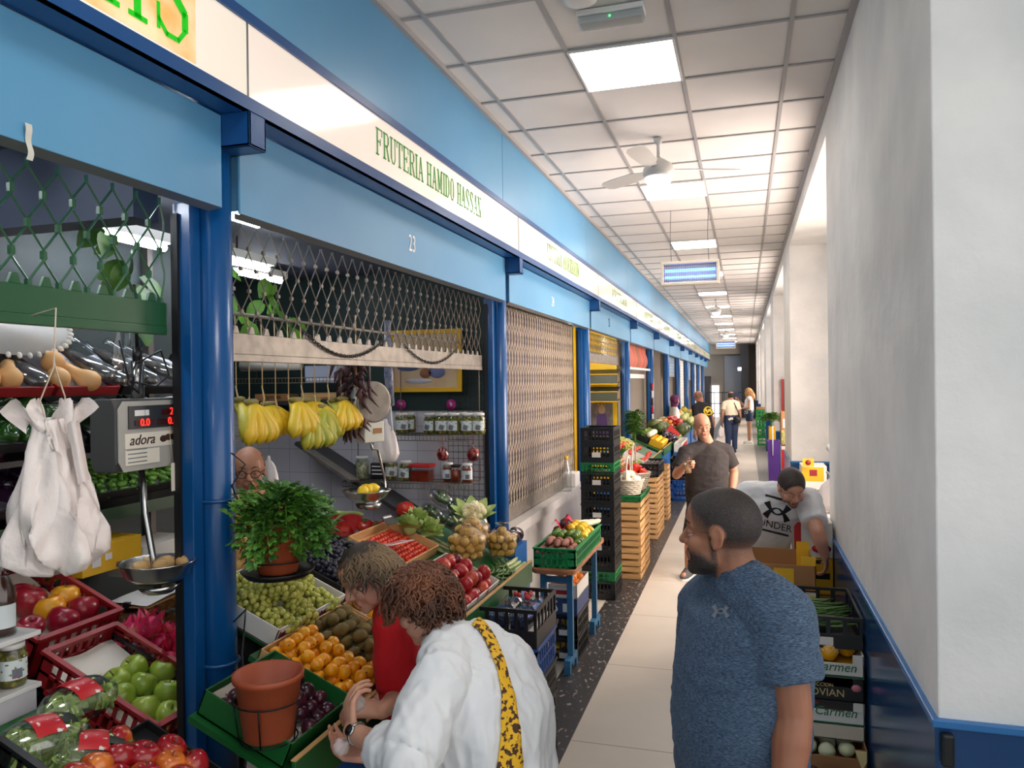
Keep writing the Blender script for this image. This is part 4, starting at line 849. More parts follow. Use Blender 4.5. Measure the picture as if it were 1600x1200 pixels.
# ================================================================ INSIDE THE NEAREST STALL
m_tray = mat('black display tray', (22, 23, 26), .35); m_dgreen = mat('dark green shelf edge', (18, 58, 34), .45)
TS = V((-1, 0, .62)).normalized(); TN = V((.62, 0, 1)).normalized()
TROT = Matrix((V((0, 1, 0)), TS, TN)).transposed()
def TP(y, w_, z0, n=0.0, x=-2.9): return V((x, y, z0))+TS*w_+TN*n
t = thing('display_rack', 'dark stepped rack of sloping trays at the back of the nearest stall', 'rack', (-2.9, 2.6, 0))
MB().bx(-.42, -.40, -1.5, 1.35, 0, 2.9).build('back_board', mat('dark teal board', (30, 46, 48), .6), t)
for y in (-1.48, -.2, 1.0, 1.3): MB().bx(-.40, -.36, y, y+.04, 0, 2.9).build('upright', mat('perforated steel', (84, 80, 76), .5, metal=.4), t)
for z in (1.46, 1.73, 1.96): MB().bx(-.38, .01, -1.5, 1.35, z-.055, z-.03).build('shelf_board', m_tray, t)
MB().bx(.0, .02, -1.5, 1.35, 1.37, 1.43).build('green_edge', m_dgreen, t)
def dtray(label, z, y0, y1, paper=True, W=.36, red=False, n=0):
    t = thing('display_tray', label, 'tray', TP((y0+y1)/2, W/2+.005, z, .0), TROT); L = (y1-y0)/2-.004
    b = MB(); b.bx(-L, L, -W/2, W/2, 0, .006); b.bx(-L, L, -W/2, -W/2+.008, 0, .05); b.bx(-L, -L+.008, -W/2, W/2, 0, .05); b.bx(L-.008, L, -W/2, W/2, 0, .05); b.build('tray', m_cred if red else m_tray, t, bevel=.004)
    if paper: b = MB(); b.sheet(lambda u, v: ((2*u-1)*(L-.01), -W/2+.012+v*(W-.02), .01+.012*(1+sin(u*13+v*4))*v+(.03*(1-v/.1) if v < .1 else 0)), 14, 10); b.build('paper_liner', mat('lilac white paper', (222, 220, 232), .8), t)
    return t
dtray('red edged tray of butternut squash on the top shelf', 1.96, 2.2, 2.63, red=True); dtray('red edged tray of squash and wrapped bunches on the top shelf', 1.96, 2.64, 3.0, red=True); dtray('black tray of wrapped bunches on the top shelf', 1.96, 3.01, 3.7)
dtray('black tray of large green peppers on the middle shelf', 1.73, 2.2, 2.80); dtray('black tray of cucumbers on the middle shelf', 1.73, 2.82, 3.3); dtray('empty black tray on the middle shelf behind the scale', 1.73, 3.32, 3.8)
dtray('black tray of aubergines and onions on the lowest shelf', 1.46, 2.15, 2.72); dtray('black tray of small green peppers on the lowest shelf', 1.46, 2.74, 3.6, W=.33)
TPf = lambda y0, w0, z, n0, dn=.04: (lambda y, x, l: TP(y0+y, w0+x, z, n0+dn*l))
for i, (y, w_, n_, a, px) in enumerate([(2.36, .10, .06, 1.2, 0), (2.47, .10, .06, 1.0, 0), (2.70, .10, .06, 1.15, 0), (2.73, .19, .09, 1.1, 0), (2.82, .08, .06, 1.9, 0)]):
    K_squash.put(TP(y, w_, 1.96, n_), TROT @ rz(a-pi/2+pi) @ rx(pi/2), .86, 'butternut squash on the top shelf, %s from the near end' % ORD[i], 'butternut squashes')
m_dry = mat('dried dark herbs', (48, 40, 34), .7, var=30, c2=(92, 82, 74))
def mk_wrap():
    t = thing('wrapped_bunch', 'x', 'bag')
    b = MB(); b.loft([[(.05*s*cos(a), y, .03*s*sin(a)+.03) for a in [2*pi*k/12 for k in range(12)]] for y, s in ((-.12, .5), (-.1, .95), (-.03, 1.05), (.05, .8), (.1, .5), (.15, .22), (.19, .35), (.21, .5))]); b.build('film', m_film, t)
    b = MB(); b.loft([[(.043*s*cos(a)*(1+.1*sin(5*a)), y, .026*s*sin(a)+.03) for a in [2*pi*k/14 for k in range(14)]] for y, s in ((-.112, .4), (-.09, .9), (-.03, 1.0), (.05, .75), (.09, .4), (.12, .1))]); b.build('contents', m_dry, t); return t
K_wrap = Kind(mk_wrap)
for i, (y, a) in enumerate([(2.55, .25), (2.90, .3), (2.99, .35), (3.10, .3), (3.2, .35), (3.33, .4), (3.45, .3)]): K_wrap.put(TP(y, .16, 1.96, .02+.03*(i % 2)), TROT @ rz(a), 1.25, 'film wrapped dark bunch on the top shelf, %s from the near end' % ORD[i], 'wrapped bunches')
heap(K_bell, TPf(2.42, .05, 1.73, .06, .075), (3, 4, .088, .092, 2), 'large green pepper on the middle shelf', 'large green peppers', rot=lambda: TROT @ rx(U(.4, 1.2)) @ rz(U(0, 6)), skip=lambda l, r, c: l == 1 and c > 1)
heap(K_cuc, TPf(2.86, .16, 1.73, .035, .036), (1, 9, .1, .045, 2), 'cucumber on the middle shelf', 'cucumbers', rot=lambda: TROT @ rz(pi/2+.35+U(-.06, .06)))
heap(K_padron, TPf(2.78, .04, 1.46, .03, .02), (8, 11, .036, .066, 2), 'small green pepper in the lowest tray', 'small green peppers', rot=lambda: TROT @ rz(U(0, 6)) @ ry(U(-.4, .4)), scale=(.9, 1.15))
heap(K_aub, TPf(2.42, .07, 1.46, .06, .07), (2, 3, .1, .11, 2), 'black aubergine on the lowest shelf', 'aubergines', rot=lambda: TROT @ rx(1.3+U(-.3, .3)) @ rz(U(0, 6)))
K_redonion.put(TP(2.41, .26, 1.46, .16), rr(), 1.1, 'purple onion on top of the aubergines'); K_redonion.put(TP(2.5, .29, 1.46, .13), rr(), 1, 'purple onion behind the aubergines')
K_pear.put(TP(2.66, .10, 1.46, .08), (.2, .3, 0), .9, 'pale green melon beside the aubergines')
# basket on the wall, clear bags, lamp and vines
t = thing('woven_tray', 'large oval white woven tray hung above the squash', 'basket', TP(2.55, .28, 2.13, .0), TROT @ rx(.35)); b = MB(); b.lathe([(0, 0), (.28, .005), (.34, .03), (.36, .035)], 40, sy=.55); b.build('tray', m_white, t); b = MB()
for k in range(44): a = 2*pi*k/44; b.ell((.36*cos(a), .198*sin(a), .035), (.016, .010, .012), 8, 5, rz(a))
b.build('woven_rim', m_paper, t)
def film_bag(nm, label, p, W, H, m, rot=None, seed=1, parts=True):
    rnd = random.Random(seed); ph = [rnd.uniform(0, 6) for _ in range(6)]
    t = thing(nm, label, 'bag', p, rot)
    def ring(z, s, k): return [((W*s*cos(a))*(1+.10*sin(3*a+ph[0]+z*9)+.06*sin(7*a+ph[1]-z*14)), W*.45*s*sin(a)*(1+.16*sin(5*a+ph[2]+z*11)), z) for a in [2*pi*j/36 for j in range(36)]]
    prof = [(0, .12), (-.03, .2), (-.08*H/.4, .42), (-.35*H, .72), (-.6*H, .92), (-.8*H, 1), (-.93*H, .85), (-H, .45), (-H*1.01, .05)]
    b = MB(); b.loft([ring(z, s, i) for i, (z, s) in enumerate(prof)]); b.build('bag_body', m, t)
    return t
film_bag('clear_bag', 'clear plastic bag hanging over the wrapped bunches', (-2.72, 2.86, 2.35), .07, .28, m_film)
m_pbag = mat('white plastic bag', (236, 226, 222), .35, sss=.0, trans=.0, bump=(16, .45, .02)); m_pbag.node_tree.nodes['Principled BSDF'].inputs['Subsurface Weight'].default_value = .3; m_pbag.node_tree.nodes['Principled BSDF'].inputs['Subsurface Radius'].default_value = (.05, .05, .05)
p = AX(85, 655, -1.78)
def dense(L): return [tuple(a+(b_-a)*k/4 for a, b_ in zip(L[i], L[i+1])) for i in range(len(L)-1) for k in range(4)]+[L[-1]]
def carrier(label, p, W, H, yaw, seed):
    t = thing('carrier_bag', label, 'bag', p, yaw); rnd = random.Random(seed); ph = [rnd.uniform(0, 6) for _ in range(8)]
    def ring(z, w_, d, off): return [(off+w_*cos(a)+(.018*sin(5*a+ph[0]+z*16)+.009*sin(11*a+ph[4]+z*30+3*sin(z*12)))*w_/.1, d*sin(a)*(1+.3*sin(3*a+ph[2]+z*7)+.32*sin(9*a+ph[1]+z*22)+.22*sin(17*a+ph[5]-z*34)), z+.012*sin(4*a+ph[3])*(1 if z < -H*.8 else .2)) for a in [2*pi*j/56 for j in range(96)]]
    b = MB(); b.loft([ring(z*H, w_*W, d, o*W) for z, w_, d, o in dense(((0, .28, .02, -.1), (-.08, .34, .026, -.08), (-.2, .5, .034, -.02), (-.35, .62, .042, .0), (-.55, .8, .055, .0), (-.75, .95, .065, .02), (-.9, .92, .06, .05), (-.97, .6, .045, .06), (-1.0, .2, .02, .06)))]); b.build('bag_body', m_pbag, t)
    for s in (-1, 1):
        b = MB(); b.sheet(lambda u, v: ((s*.32-.08)*W+(u-.5)*W*.5*(1+.4*v)+s*W*.3*v, .03*sin(u*7+v*3+s), -.02+v*.06+.018*sin(u*9+s)), 10, 6); b.build('handle', m_pbag, t)
    b = MB(); b.sheet(lambda u, v: (W*(.1+.28*u+.22*v), -.055-.02*sin(u*6), -H*(.03+.4*v)+.01*sin(u*8)), 8, 10); b.build('fold', m_pbag, t); return t
carrier('bunch of white plastic carrier bags hanging beside the scale', p, .115, .41, 1.15, 3)
carrier('second white carrier bag tucked behind the front bunch', p+V((-.06, .05, .0)), .10, .40, .7, 8)
b = MB(); h = p+V((0, 0, 0)); b.tube([h+V((-.01, -.02, .0)), h+V((-.015, -.03, .05)), h+V((0, 0, .14)), h+V((0, .01, .3)), V((h.x-.1, h.y+.02, 2.2))], .0022, 5); b.tube([h+V((0, .03, 0)), h+V((0, .035, .06)), h+V((0, .012, .12)), h+V((0, 0, .16))], .0022, 5)
tag(b.build('hook_string', m_wire2), 'knotted string carrying the white bags from the green bar', 'string')
def tube_lamp(label, y0, y1, x, z):
    t = thing('tube_lamp', label, 'lamp', (x, (y0+y1)/2, z)); L = (y1-y0)/2
    MB().bx(-.05, .05, -L, L, .02, .07).build('housing', m_white, t); b = MB(); b.tube([(0, -L+.02, 0), (0, L-.02, 0)], .02, 10); b.build('tube', mat('fluorescent tube', (255, 255, 255), .3, emit=((240, 246, 255), 34)), t)
    MB().tube([(0, 0, .07), (0, 0, 2.93-z)], .006, 6).build('hanger', m_grid, t); return t
tube_lamp('fluorescent tube lamp hanging inside, nearer the green grille', 2.85, 3.40, -2.95, 2.74); tube_lamp('fluorescent tube lamp hanging inside, nearer stall 23', 3.6, 4.25, -2.9, 2.74)
tube_lamp('fluorescent tube lamp high over the jar shelves', 4.55, 5.15, -3.4, 2.8)
tube_lamp('added tube lamp, out of view, brightening the nearest stall counter', .9, 1.9, -2.45, 2.8); tube_lamp('added tube lamp brightening the stall from behind the post', 2.75, 3.3, -2.3, 2.8)  # both lamps are added to brighten the fruit and the stall inside
rnd = random.Random(21)
def vine(label, p, n, seed):
    t = thing('hanging_vine', label, 'plant', p); rnd = random.Random(seed); b = MB(); pts = [V((0, 0, .18)), V((.02, .05, .05)), V((0, .13, -.03)), V((.01, .2, -.12))]; b.tube(pts, .004, 5); b.build('stem', m_pstem, t)
    for k in range(n):
        q = V(pts[k % 4])+V((rnd.uniform(-.05, .05), rnd.uniform(-.08, .08), rnd.uniform(-.06, .06))); b = MB(); leaf(b, q, (rnd.uniform(-1, 1), rnd.uniform(-1, 1), -.6), (.8, 0, .6), .12, .045, .2); b.build('leaf', mat('vine leaf', (96, 150, 40), .5, var=8, c2=(60, 110, 34)), t)
vine('leafy green vine behind the green grille', (-2.45, 2.5, 2.42), 14, 1); vine('leafy green vine behind the grey grille near the post', (-2.6, 3.3, 2.45), 14, 2); vine('leafy green vine behind the middle of the grey grille', (-2.7, 3.95, 2.4), 14, 3)
b = MB(); b.bx(-4.44, -2.05, -1, 5.7, 2.895, 2.925); b.bx(-4.44, -2.05, 2.2, 2.32, 2.6, 2.895); o = struct('trim_6', b, mat('bluish beam', (70, 78, 96), .7))
# electronic scale
ps = V((-1.99, 0, 0)); sc = AX(180, 740, -1.985); L_ = AX(180, 680, -1.985).y; t = thing('hanging_scale', 'grey electronic scale with red digits, hanging beside the post', 'scale', (-2.04, L_, sc.z)); HH = AX(180, 624, -1.985).z-sc.z; WW = .36
b = MB(); b.poly([(-.05, .03), (-.035, 0), (.04, 0), (.055, .03), (.055, HH-.03), (.04, HH), (-.035, HH), (-.05, HH-.03)], 0, WW, Matrix(((1, 0, 0), (0, 0, 1), (0, 1, 0)))); b.build('housing', mat('dark grey scale housing', (74, 74, 74), .45), t, bevel=.004)
b = MB(); b.poly([(.03, 0), (WW-.01, 0), (WW, .02), (WW, HH-.02), (WW-.02, HH-.008), (.03, HH-.008), (.008, HH-.035), (.008, .035)], .056, .060, FACE_X); b.build('face_plate', mat('warm grey plate', (168, 166, 160), .45), t)
fx = lambda x0, x1, z0, z1, d, nm, m: MB().bx(.06, .06+d, x0, x1, z0, z1).build(nm, m, t)
fx(.05, WW-.005, HH*.58, HH*.9, .004, 'display_panel', mat('dark display panel', (40, 44, 48), .3)); fx(.035, WW-.02, HH*.31, HH*.52, .002, 'sticker', mat('cream sticker', (226, 220, 206), .6)); fx(.035, .19, .02, HH*.29, .003, 'sticker', mat('cream sticker', (226, 220, 206), .6))
m_red7 = mat('red led digits', (255, 50, 40), .4, emit=((255, 40, 30), 2.2)); m_win = mat('red display window', (60, 14, 16), .2)
for (a, c, z0, z1) in ((.075, .165, HH*.62, HH*.70), (.18, .34, HH*.62, HH*.70), (.20, .34, HH*.76, HH*.84)): fx(a, c, z0, z1, .006, 'display_window', m_win)
for (a, z, s_) in ((.12, HH*.66, '0.0'), (.26, HH*.66, '0.00'), (.27, HH*.80, '2.10')): text(s_, 'digits', m_red7, .036, t, (.067, a, z), FACE_X)
fx(.075, .12, HH*.76, HH*.84, .006, 'label_strip', m_white); fx(.123, .14, HH*.76, HH*.84, .006, 'label_strip', m_white)
text('adora', 'sticker_text', mat('dark brown print', (60, 36, 28), .6), .05, t, (.063, .11, HH*.42), FACE_X, shear=.3)
for y in (.21, .235, .26): MB().ell((.063, y, HH*.41+.004*(y > .22)), (.002, .018, .012)).build('sticker_print', mat('dark brown print', (60, 36, 28), .6), t)
for k in range(4): fx(.045, .13, .028+.014*k, .032+.014*k, .004, 'print_line', m_grey)
b = MB(); b.tube([(0, .17, 0), (.01, .175, -.16), (.045, .19, -.40), (.05, .19, -.44)], .012, 10); b.build('pan_arm', m_steel, t)
b = MB(); b.tube([(0, .16, HH), (0, .16, HH+.13)], .022, 14); b.build('top_mount', m_steel, t); b = MB(); b.tube([(0, .16, HH+.13), (0, .16, HH+.18)], .016, 10); b.tube([(0, .16, HH+.18), (0, .15, 2.36-sc.z)], .006, 6); b.build('hook', m_black, t)
b = MB(); b.tube([(.02, .16, HH+.15), (.06, .1, HH+.02), (.05, .06, HH-.0+.05), (.03, .12, HH+.12), (.03, .24, HH+.17), (.03, .28, HH+.08), (.04, .2, HH+.04), (.02, .1, HH+.06), (.0, .08, HH+.2)], .004, 6); b.build('cable', m_black, t)
b = MB(); b.lathe([(0, -.04), (.08, -.038), (.11, -.015), (.125, .025), (.13, .03), (.124, .03), (.108, -.01), (.08, -.03), (0, -.032)], 32, R=None); o = b.build('pan', m_steel, t, (.05, .19, -.36)); b = MB(); b.lathe([(0, -.03), (.05, -.028), (.075, 0), (.07, 0), (0, -.02)], 24); b.build('pan_base', m_steel, t, (.05, .19, -.412))
for i, (x, y) in enumerate([(-.02, -.06), (.03, -.02), (.0, .04), (.05, .07), (-.05, .01)]): K_bigpot.put(V((-1.99+x*.9, L_+.19+y, sc.z-.36+.015)), rr(), .72, 'large potato in the hanging steel pan, %s from the near side' % ORD[[0, 1, 2, 4, 3][i]], 'potatoes in the pan')
t = thing('price_tag', 'long cream tag hanging beside the scale and post', 'tag', (-1.96, AX(271, 745, -1.96).y, AX(271, 745, -1.96).z)); MB().bx(0, .002, -.012, .012, -.05, .05).build('card', mat('cream sticker', (226, 220, 206), .6), t); MB().tube([(0, 0, .05), (-.02, 0, .2)], .001, 4).build('thread', m_wire2, t)
# boxes low behind
def pbox(label, px0, px1, py0, py1, x, m, D=.3, txt=None, tm=None):
    a = AX(px0, py0, x); c = AX(px1, py1, x); a2 = AX(px0, py1, x)
    t = brick('banana_box', label, 'box', x-D, x, a.y, c.y, a2.z, a.z, m); return t, a, c, a2
t, a, c, a2 = pbox('yellow printed fruit box behind the steel pan', 128, 222, 858, 905, -2.86, m_cardy, D=.22)
for (u, v, w_, h, m) in ((-.1, .06, .05, .05, m_white), (-.03, .07, .04, .03, m_white), (.03, .02, .03, .025, m_wtop)): MB().bx(.111, .113, u-w_/2, u+w_/2, v-h/2, v+h/2).build('print', m, t)
t, a, c, a2 = pbox('white printed fruit box beyond the yellow one', 224, 300, 855, 905, -2.86, m_cardw, D=.22); text('Copl', 'lettering', mat('navy print', (40, 40, 110), .6), .05, t, (.112, .12, .1), FACE_X); MB().ell((.111, -.05, .05), (.002, .05, .04)).build('print', mat('navy print', (40, 40, 110), .6), t)
b = MB(); b.bx(-3.08, -2.86, 2.7, 4.1, 0, .88); tag(b.build('box_bench', m_black), 'dark bench under the yellow and white fruit boxes', 'bench')
q = AX(85, 925, -3.0); t = thing('black_crate', 'black crate of lemons behind the crimson apples', 'crate', (q.x-.12, q.y, q.z-.06)); crate_parts(t, .24, .3, .1, m_cblack, 8)
heap(K_lemon, lambda y, x, l: V((q.x-.05-x, q.y-.11+y, q.z+.02)), (3, 3, .08, .08, 1), 'lemon in the dark crate behind the apples', 'lemons in the dark crate')
b = MB(); b.bx(q.x-.24, q.x, q.y-.16, q.y+.16, 0, q.z-.062); tag(b.build('crate_stand', m_black), 'dark stand under the lemon crate', 'stand')
# ================================================================ INSIDE STALL 23
t = thing('banana_rail', 'thin rail with twines over the bananas in stall 23', 'rail', (-2.16, 3.3, 2.32)); b = MB(); b.tube([(0, -.75, 0), (0, 2.45, 0)], .008, 8); b.build('rod', m_alu, t)
m_twine = mat('hemp twine', (196, 168, 120), .9)
for k in range(9):
    y = AX(368+20.5*k, 600, -2.16).y-3.3; b = MB(); zb = 1.98 if k in (0, 2, 5, 7) else 1.93
    b.tube([(.0, y, .0), (.003, y, -.2), (.0, y+.004, zb-2.32)], .0028, 5); b.tube([(0, y, zb-2.3), (.004, y+.012, zb-2.36), (0, y+.004, zb-2.4)], [.003, .005, .002], 5); b.build('twine', m_twine, t)
for i, (px, py, kd, s, rot, xo) in enumerate([(374, 628, K_bananag, 1.1, .9, .0), (392, 632, K_banana, 1.12, .5, .04), (420, 634, K_banana, .95, -.3, -.04), (462, 628, K_banana, 1.1, .4, .03), (487, 628, K_banana, 1.05, -.5, -.02), (503, 638, K_bananag, 1.05, .3, .02), (520, 628, K_bananag, 1.05, .8, -.02), (535, 626, K_banana, 1.05, .2, .03), (487, 652, K_bananag, 1.0, .1, .05)]):
    p = AX(px, py, -2.16+xo); kd.put(p, (0, 0, pi/2+rot*.5), (s*1.55, s*1.25, s*.88), 'hand of %s bananas on the twines, %s from the post' % ('green tinged' if kd is K_bananag else 'yellow', ORD[i]), 'hanging banana hands')
# keeper's dial scale with bracket and pan
p = AX(578, 628, -2.06); t = thing('dial_scale', 'round white dial scale with a bracketed pan in stall 23', 'scale', p); R = FACE_X @ rz(0)
RY = Matrix.Rotation(-.45, 3, 'Z')
def dl(prof, nm, m, n=36): b = MB(); b.lathe(prof, n, R=RY @ FACE_X); return b.build(nm, m, t)
dl([(0, -.04), (.115, -.04), (.118, .03), (.108, .036), (.0, .036)], 'dial_case', m_white); dl([(0, .037), (.102, .037), (0, .038)], 'dial_face', mat('ivory dial', (216, 214, 200), .4)); dl([(0, .039), (.028, .039), (.0, .041)], 'dial_badge', mat('dark blue badge', (30, 44, 84), .4)); dl([(.108, .034), (.118, .034), (.118, .042), (.108, .042)], 'dial_ring', m_alu)
b = MB(); b.T = RY.to_4x4(); b.bx(-.05, .04, -.07, .07, -.23, -.11); b.build('lower_box', mat('ivory dial', (216, 214, 200), .4), t, bevel=.006); b = MB(); b.T = RY.to_4x4(); b.bx(.041, .044, -.01, .05, -.18, -.15); b.build('window', m_card, t)
b = MB(); b.tube([(0, 0, .118), (0, .0, .26)], .006, 6); b.build('hanger', m_alu, t)
pan = AX(573, 772, -2.05)-p; b = MB(); b.tube([(0, 0, -.23), (0, .02, -.27), (0, .09, -.28), (0, .17, -.45), (0, .19, -.56), (0, .1, pan.z-.0)], .008, 8); b.build('bracket', m_steel, t)
b = MB(); b.lathe([(0, -.05), (.06, -.048), (.11, -.015), (.135, .02), (.14, .022), (.132, .024), (.1, -.01), (.05, -.04), (0, -.042)], 30); b.build('pan', m_steel, t, (pan.x, pan.y, pan.z)); b = MB(); b.lathe([(0, -.03), (.06, -.028), (.075, 0), (0, 0)], 24); b.build('pan_base', m_steel, t, (pan.x, pan.y+.02, pan.z-.055))
for i in range(4): K_lemon.put(p+pan+V((U(-.03, .03), -.03+.035*i, .02)), rr(), 1.0, 'yellow lemon in the dial scale pan, %s from the near side' % ORD[i], 'lemons in the pan')
# dark dried garland
p = AX(556, 548, -2.1); t = thing('dried_garland', 'bundle of dark dried peppers hanging beside the dial scale', 'garland', p); rnd = random.Random(12); m_dryp = mat('dark dried skin', (44, 22, 22), .45, var=12, c2=(74, 30, 34))
for k in range(96):
    z = -.02-.42*rnd.random()**.8; a = rnd.uniform(0, 6.28); r_ = .02+.075*rnd.random(); b = MB(); L_ = rnd.uniform(.06, .12); c = V((r_*cos(a), r_*sin(a)*1.1, z)); d = V((cos(a)*.5, sin(a)*.5, -1)).normalized(); s_ = d.orthogonal()
    b.tube([c, c+d*L_*.4+s_*.012, c+d*L_], [.014, .02, .003], 6, flat=.5); b.build('dried_pepper', m_dryp, t)
MB().tube([(0, 0, .2), (0, 0, -.4)], .004, 5).build('string', m_twine, t)
# wire shelves with jars on the partition
def wshelf(label, x0, x1, y0, y1, z):
    t = thing('wire_shelf', label, 'shelf', ((x0+x1)/2, (y0+y1)/2, z)); a, c = (x1-x0)/2, (y1-y0)/2
    b = MB(); n = int((x1-x0)/.03)
    for k in range(n+1): x = -a+2*a*k/n; b.tube([(x, c, -.0), (x, -c, 0), (x, -c, -.04)], .0022, 4)
    for (y, zz) in ((-c, 0), (-c, -.04), (c, 0), (0, 0)): b.tube([(-a, y, zz), (a, y, zz)], .0035, 5)
    b.build('wire_deck', m_wire, t)
    for x in (-a, a): MB().tube([(x, c, 0), (x, c, .5), (x, c+.06, .5)], .004, 5).build('bracket', m_wire, t)
    return t
YJ = 5.55
za = AY(700, 680, YJ-.1).z; wshelf('upper wire shelf with olive jars in stall 23', -2.66, -1.99, YJ-.14, YJ+.12, za)
zb = AY(640, 754, YJ-.1).z; wshelf('lower wire shelf with jars and trays in stall 23', -3.05, -1.99, YJ-.14, YJ+.12, zb)
for i, (px, dy, k_) in enumerate([(628, 0, 0), (640, .1, 0), (672, -.06, 0), (690, -.06, 0), (709, -.06, 0), (731, -.06, 0), (683, .06, 0), (704, .06, 0), (722, .06, 0), (746, .05, 0), (748, -.05, 0)]):
    q = AY(px, 660, YJ+dy); K_jar.put((q.x, YJ+dy, za+.003), rz(-pi/2+U(-.5, .5)), 1.24, 'olive jar on the upper wire shelf, %s of eleven' % ORD[i], 'jars on the upper wire shelf')
for i, (px, dy, k_) in enumerate([(566, 0, K_beanjar), (612, .02, K_jar), (634, -.04, K_jar), (700, -.02, K_redjar), (712, -.05, K_darkjar), (730, -.05, K_redjar)]):
    q = AY(px, 730, YJ+dy); k_.put((q.x, YJ+dy, zb+.003), rz(-pi/2+U(-.4, .4)), 1.22, ['jar of pale dry beans at the inner end of the lower shelf', 'olive jar beside the dry beans on the lower shelf', 'olive jar beside the red tray on the lower shelf', 'red preserve jar behind the dark lidded jar', 'red jar with a dark lid on the lower shelf', 'red preserve jar with white label at the shelf end'][i])
q = AY(590, 735, YJ); t = thing('dark_packet', 'dark packet with pale writing beside the bean jar', 'packet', (q.x, YJ+.02, zb+.004)); MB().bx(-.06, .06, -.03, .03, 0, .13).build('packet', m_black, t, bevel=.008)
for z in (.04, .07, .1): MB().bx(-.045, .045, -.032, -.0305, z, z+.009).build('print_line', m_white, t)
q = AY(662, 735, YJ); t = thing('red_tray', 'clear tub of red preserve with a slanting front', 'tub', (q.x, YJ-.03, zb+.004)); MB().bx(-.085, .085, -.06, .06, 0, .11).build('clear_tub', m_film, t, bevel=.008); MB().bx(-.075, .075, -.05, .05, .004, .085).build('contents', m_redsauce, t); MB().bx(-.09, .09, -.065, .065, .11, .135).build('lid', m_redink, t, bevel=.006)
for i, px in enumerate((692, 739)):
    q = AY(px, 700, YJ-.17); t = thing('net_of_chestnuts', 'small red net bag hanging from the upper wire shelf, %s the blue post' % ('away from' if i == 0 else 'beside'), 'bag', (q.x, YJ-.17, za-.05), None, 'hanging red nets'); rnd = random.Random(i)
    b = MB()
    for k in range(14): a = rnd.uniform(0, 6.28); b.ell((.025*cos(a), .025*sin(a), -.06-.05*rnd.random()), .02, 8, 6)
    b.build('contents', mat('red netted bulbs', (132, 34, 34), .5, var=20, c2=(170, 80, 60)), t); b = MB(); b.lathe([(.004, 0), (.006, -.03), (.03, -.05), (.048, -.09), (.035, -.13), (0, -.14)], 14); b.build('net', glass('red net', (220, 120, 110), .3, .3), t); MB().tube([(0, 0, .05), (0, 0, 0)], .002, 4).build('tie', m_redink, t)
for i, px in enumerate((627, 705)):
    q = AY(px, 632, 5.69); t = thing('round_tag', 'round pink tag above the olive jars, %s the painting corner' % ('under' if i else 'away from'), 'tag', (q.x, 5.69, q.z)); b = MB(); b.lathe([(0, 0), (.042, 0), (.042, .004), (0, .004)], 20, R=FACE_Y); b.build('disc', mat('magenta card', (170, 30, 120), .5), t); text('9', 'mark', m_white, .05, t, (0, -.006, 0), FACE_Y)
# painting, wire mesh panel, hanging bits
a = AY(608, 540, 5.70); c = AY(722, 612, 5.70); t = thing('framed_picture', 'yellow framed still life hanging over the jar shelves', 'picture', ((a.x+c.x)/2, 5.72, c.z)); W2 = (c.x-a.x)/2; H2 = a.z-c.z+.12
b = MB(); b.bx(-W2, W2, -.03, -.01, 0, .035); b.bx(-W2, W2, -.03, -.01, H2-.035, H2); b.bx(-W2, -W2+.035, -.03, -.01, .035, H2-.035); b.bx(W2-.035, W2, -.03, -.01, .035, H2-.035); b.build('frame', m_cardy, t, bevel=.003); MB().bx(-W2+.02, W2-.02, -.012, -.004, .02, H2-.02).build('canvas', mat('painted canvas', (196, 164, 130), .7, var=4, c2=(214, 190, 150)), t)
for (x, z, r1, r2, col) in ((.1, .16, .07, .05, (120, 126, 170)), (.0, .15, .05, .04, (150, 100, 70)), (-.15, .2, .1, .03, (90, 104, 150)), (-.06, .09, .12, .02, (206, 206, 220))): b = MB(); b.lathe([(0, 0), (r1, 0), (r1, .002), (0, .002)], 20, R=FACE_Y, sy=r2/r1); b.build('painted_shape', mat('paint %d %d' % (col[0], col[1]), col, .7), t, (x, -.0135, z))
b = MB(); x0, x1 = -2.28, -1.98
for k in range(8): x = x0+(x1-x0)*k/7; b.tube([(x, 5.735, .95), (x, 5.735, 2.3)], .002, 4)
for k in range(28): z = .95+.05*k; b.tube([(x0, 5.735, z), (x1, 5.735, z)], .002, 4)
tag(b.build('mesh_panel', m_grid), 'dark wire mesh panel on the wall beside the jar shelves', 'mesh panel')
p = AX(606, 560, -2.2); t = thing('patterned_roll', 'long blue patterned roll hanging beside the dial scale', 'roll', (p.x, p.y, 1.86)); b = MB(); b.tube([(0, 0, .55), (0, .01, .2), (0, .03, 0)], [.02, .03, .026], 12); b.build('roll', mat('blue patterned plastic', (70, 84, 120), .4, var=40, c2=(150, 150, 160)), t); MB().tube([(0, .03, 0), (0, .05, -.16)], .006, 6).build('handle', m_white, t)
film_bag('white_bag', 'white plastic bag hanging behind the dial scale', AX(602, 655, -2.25), .09, .28, m_pbag, seed=4)
film_bag('white_bag', 'white plastic bag hanging beside the shopkeeper', AX(420, 712, -2.9), .07, .2, m_pbag, seed=6)
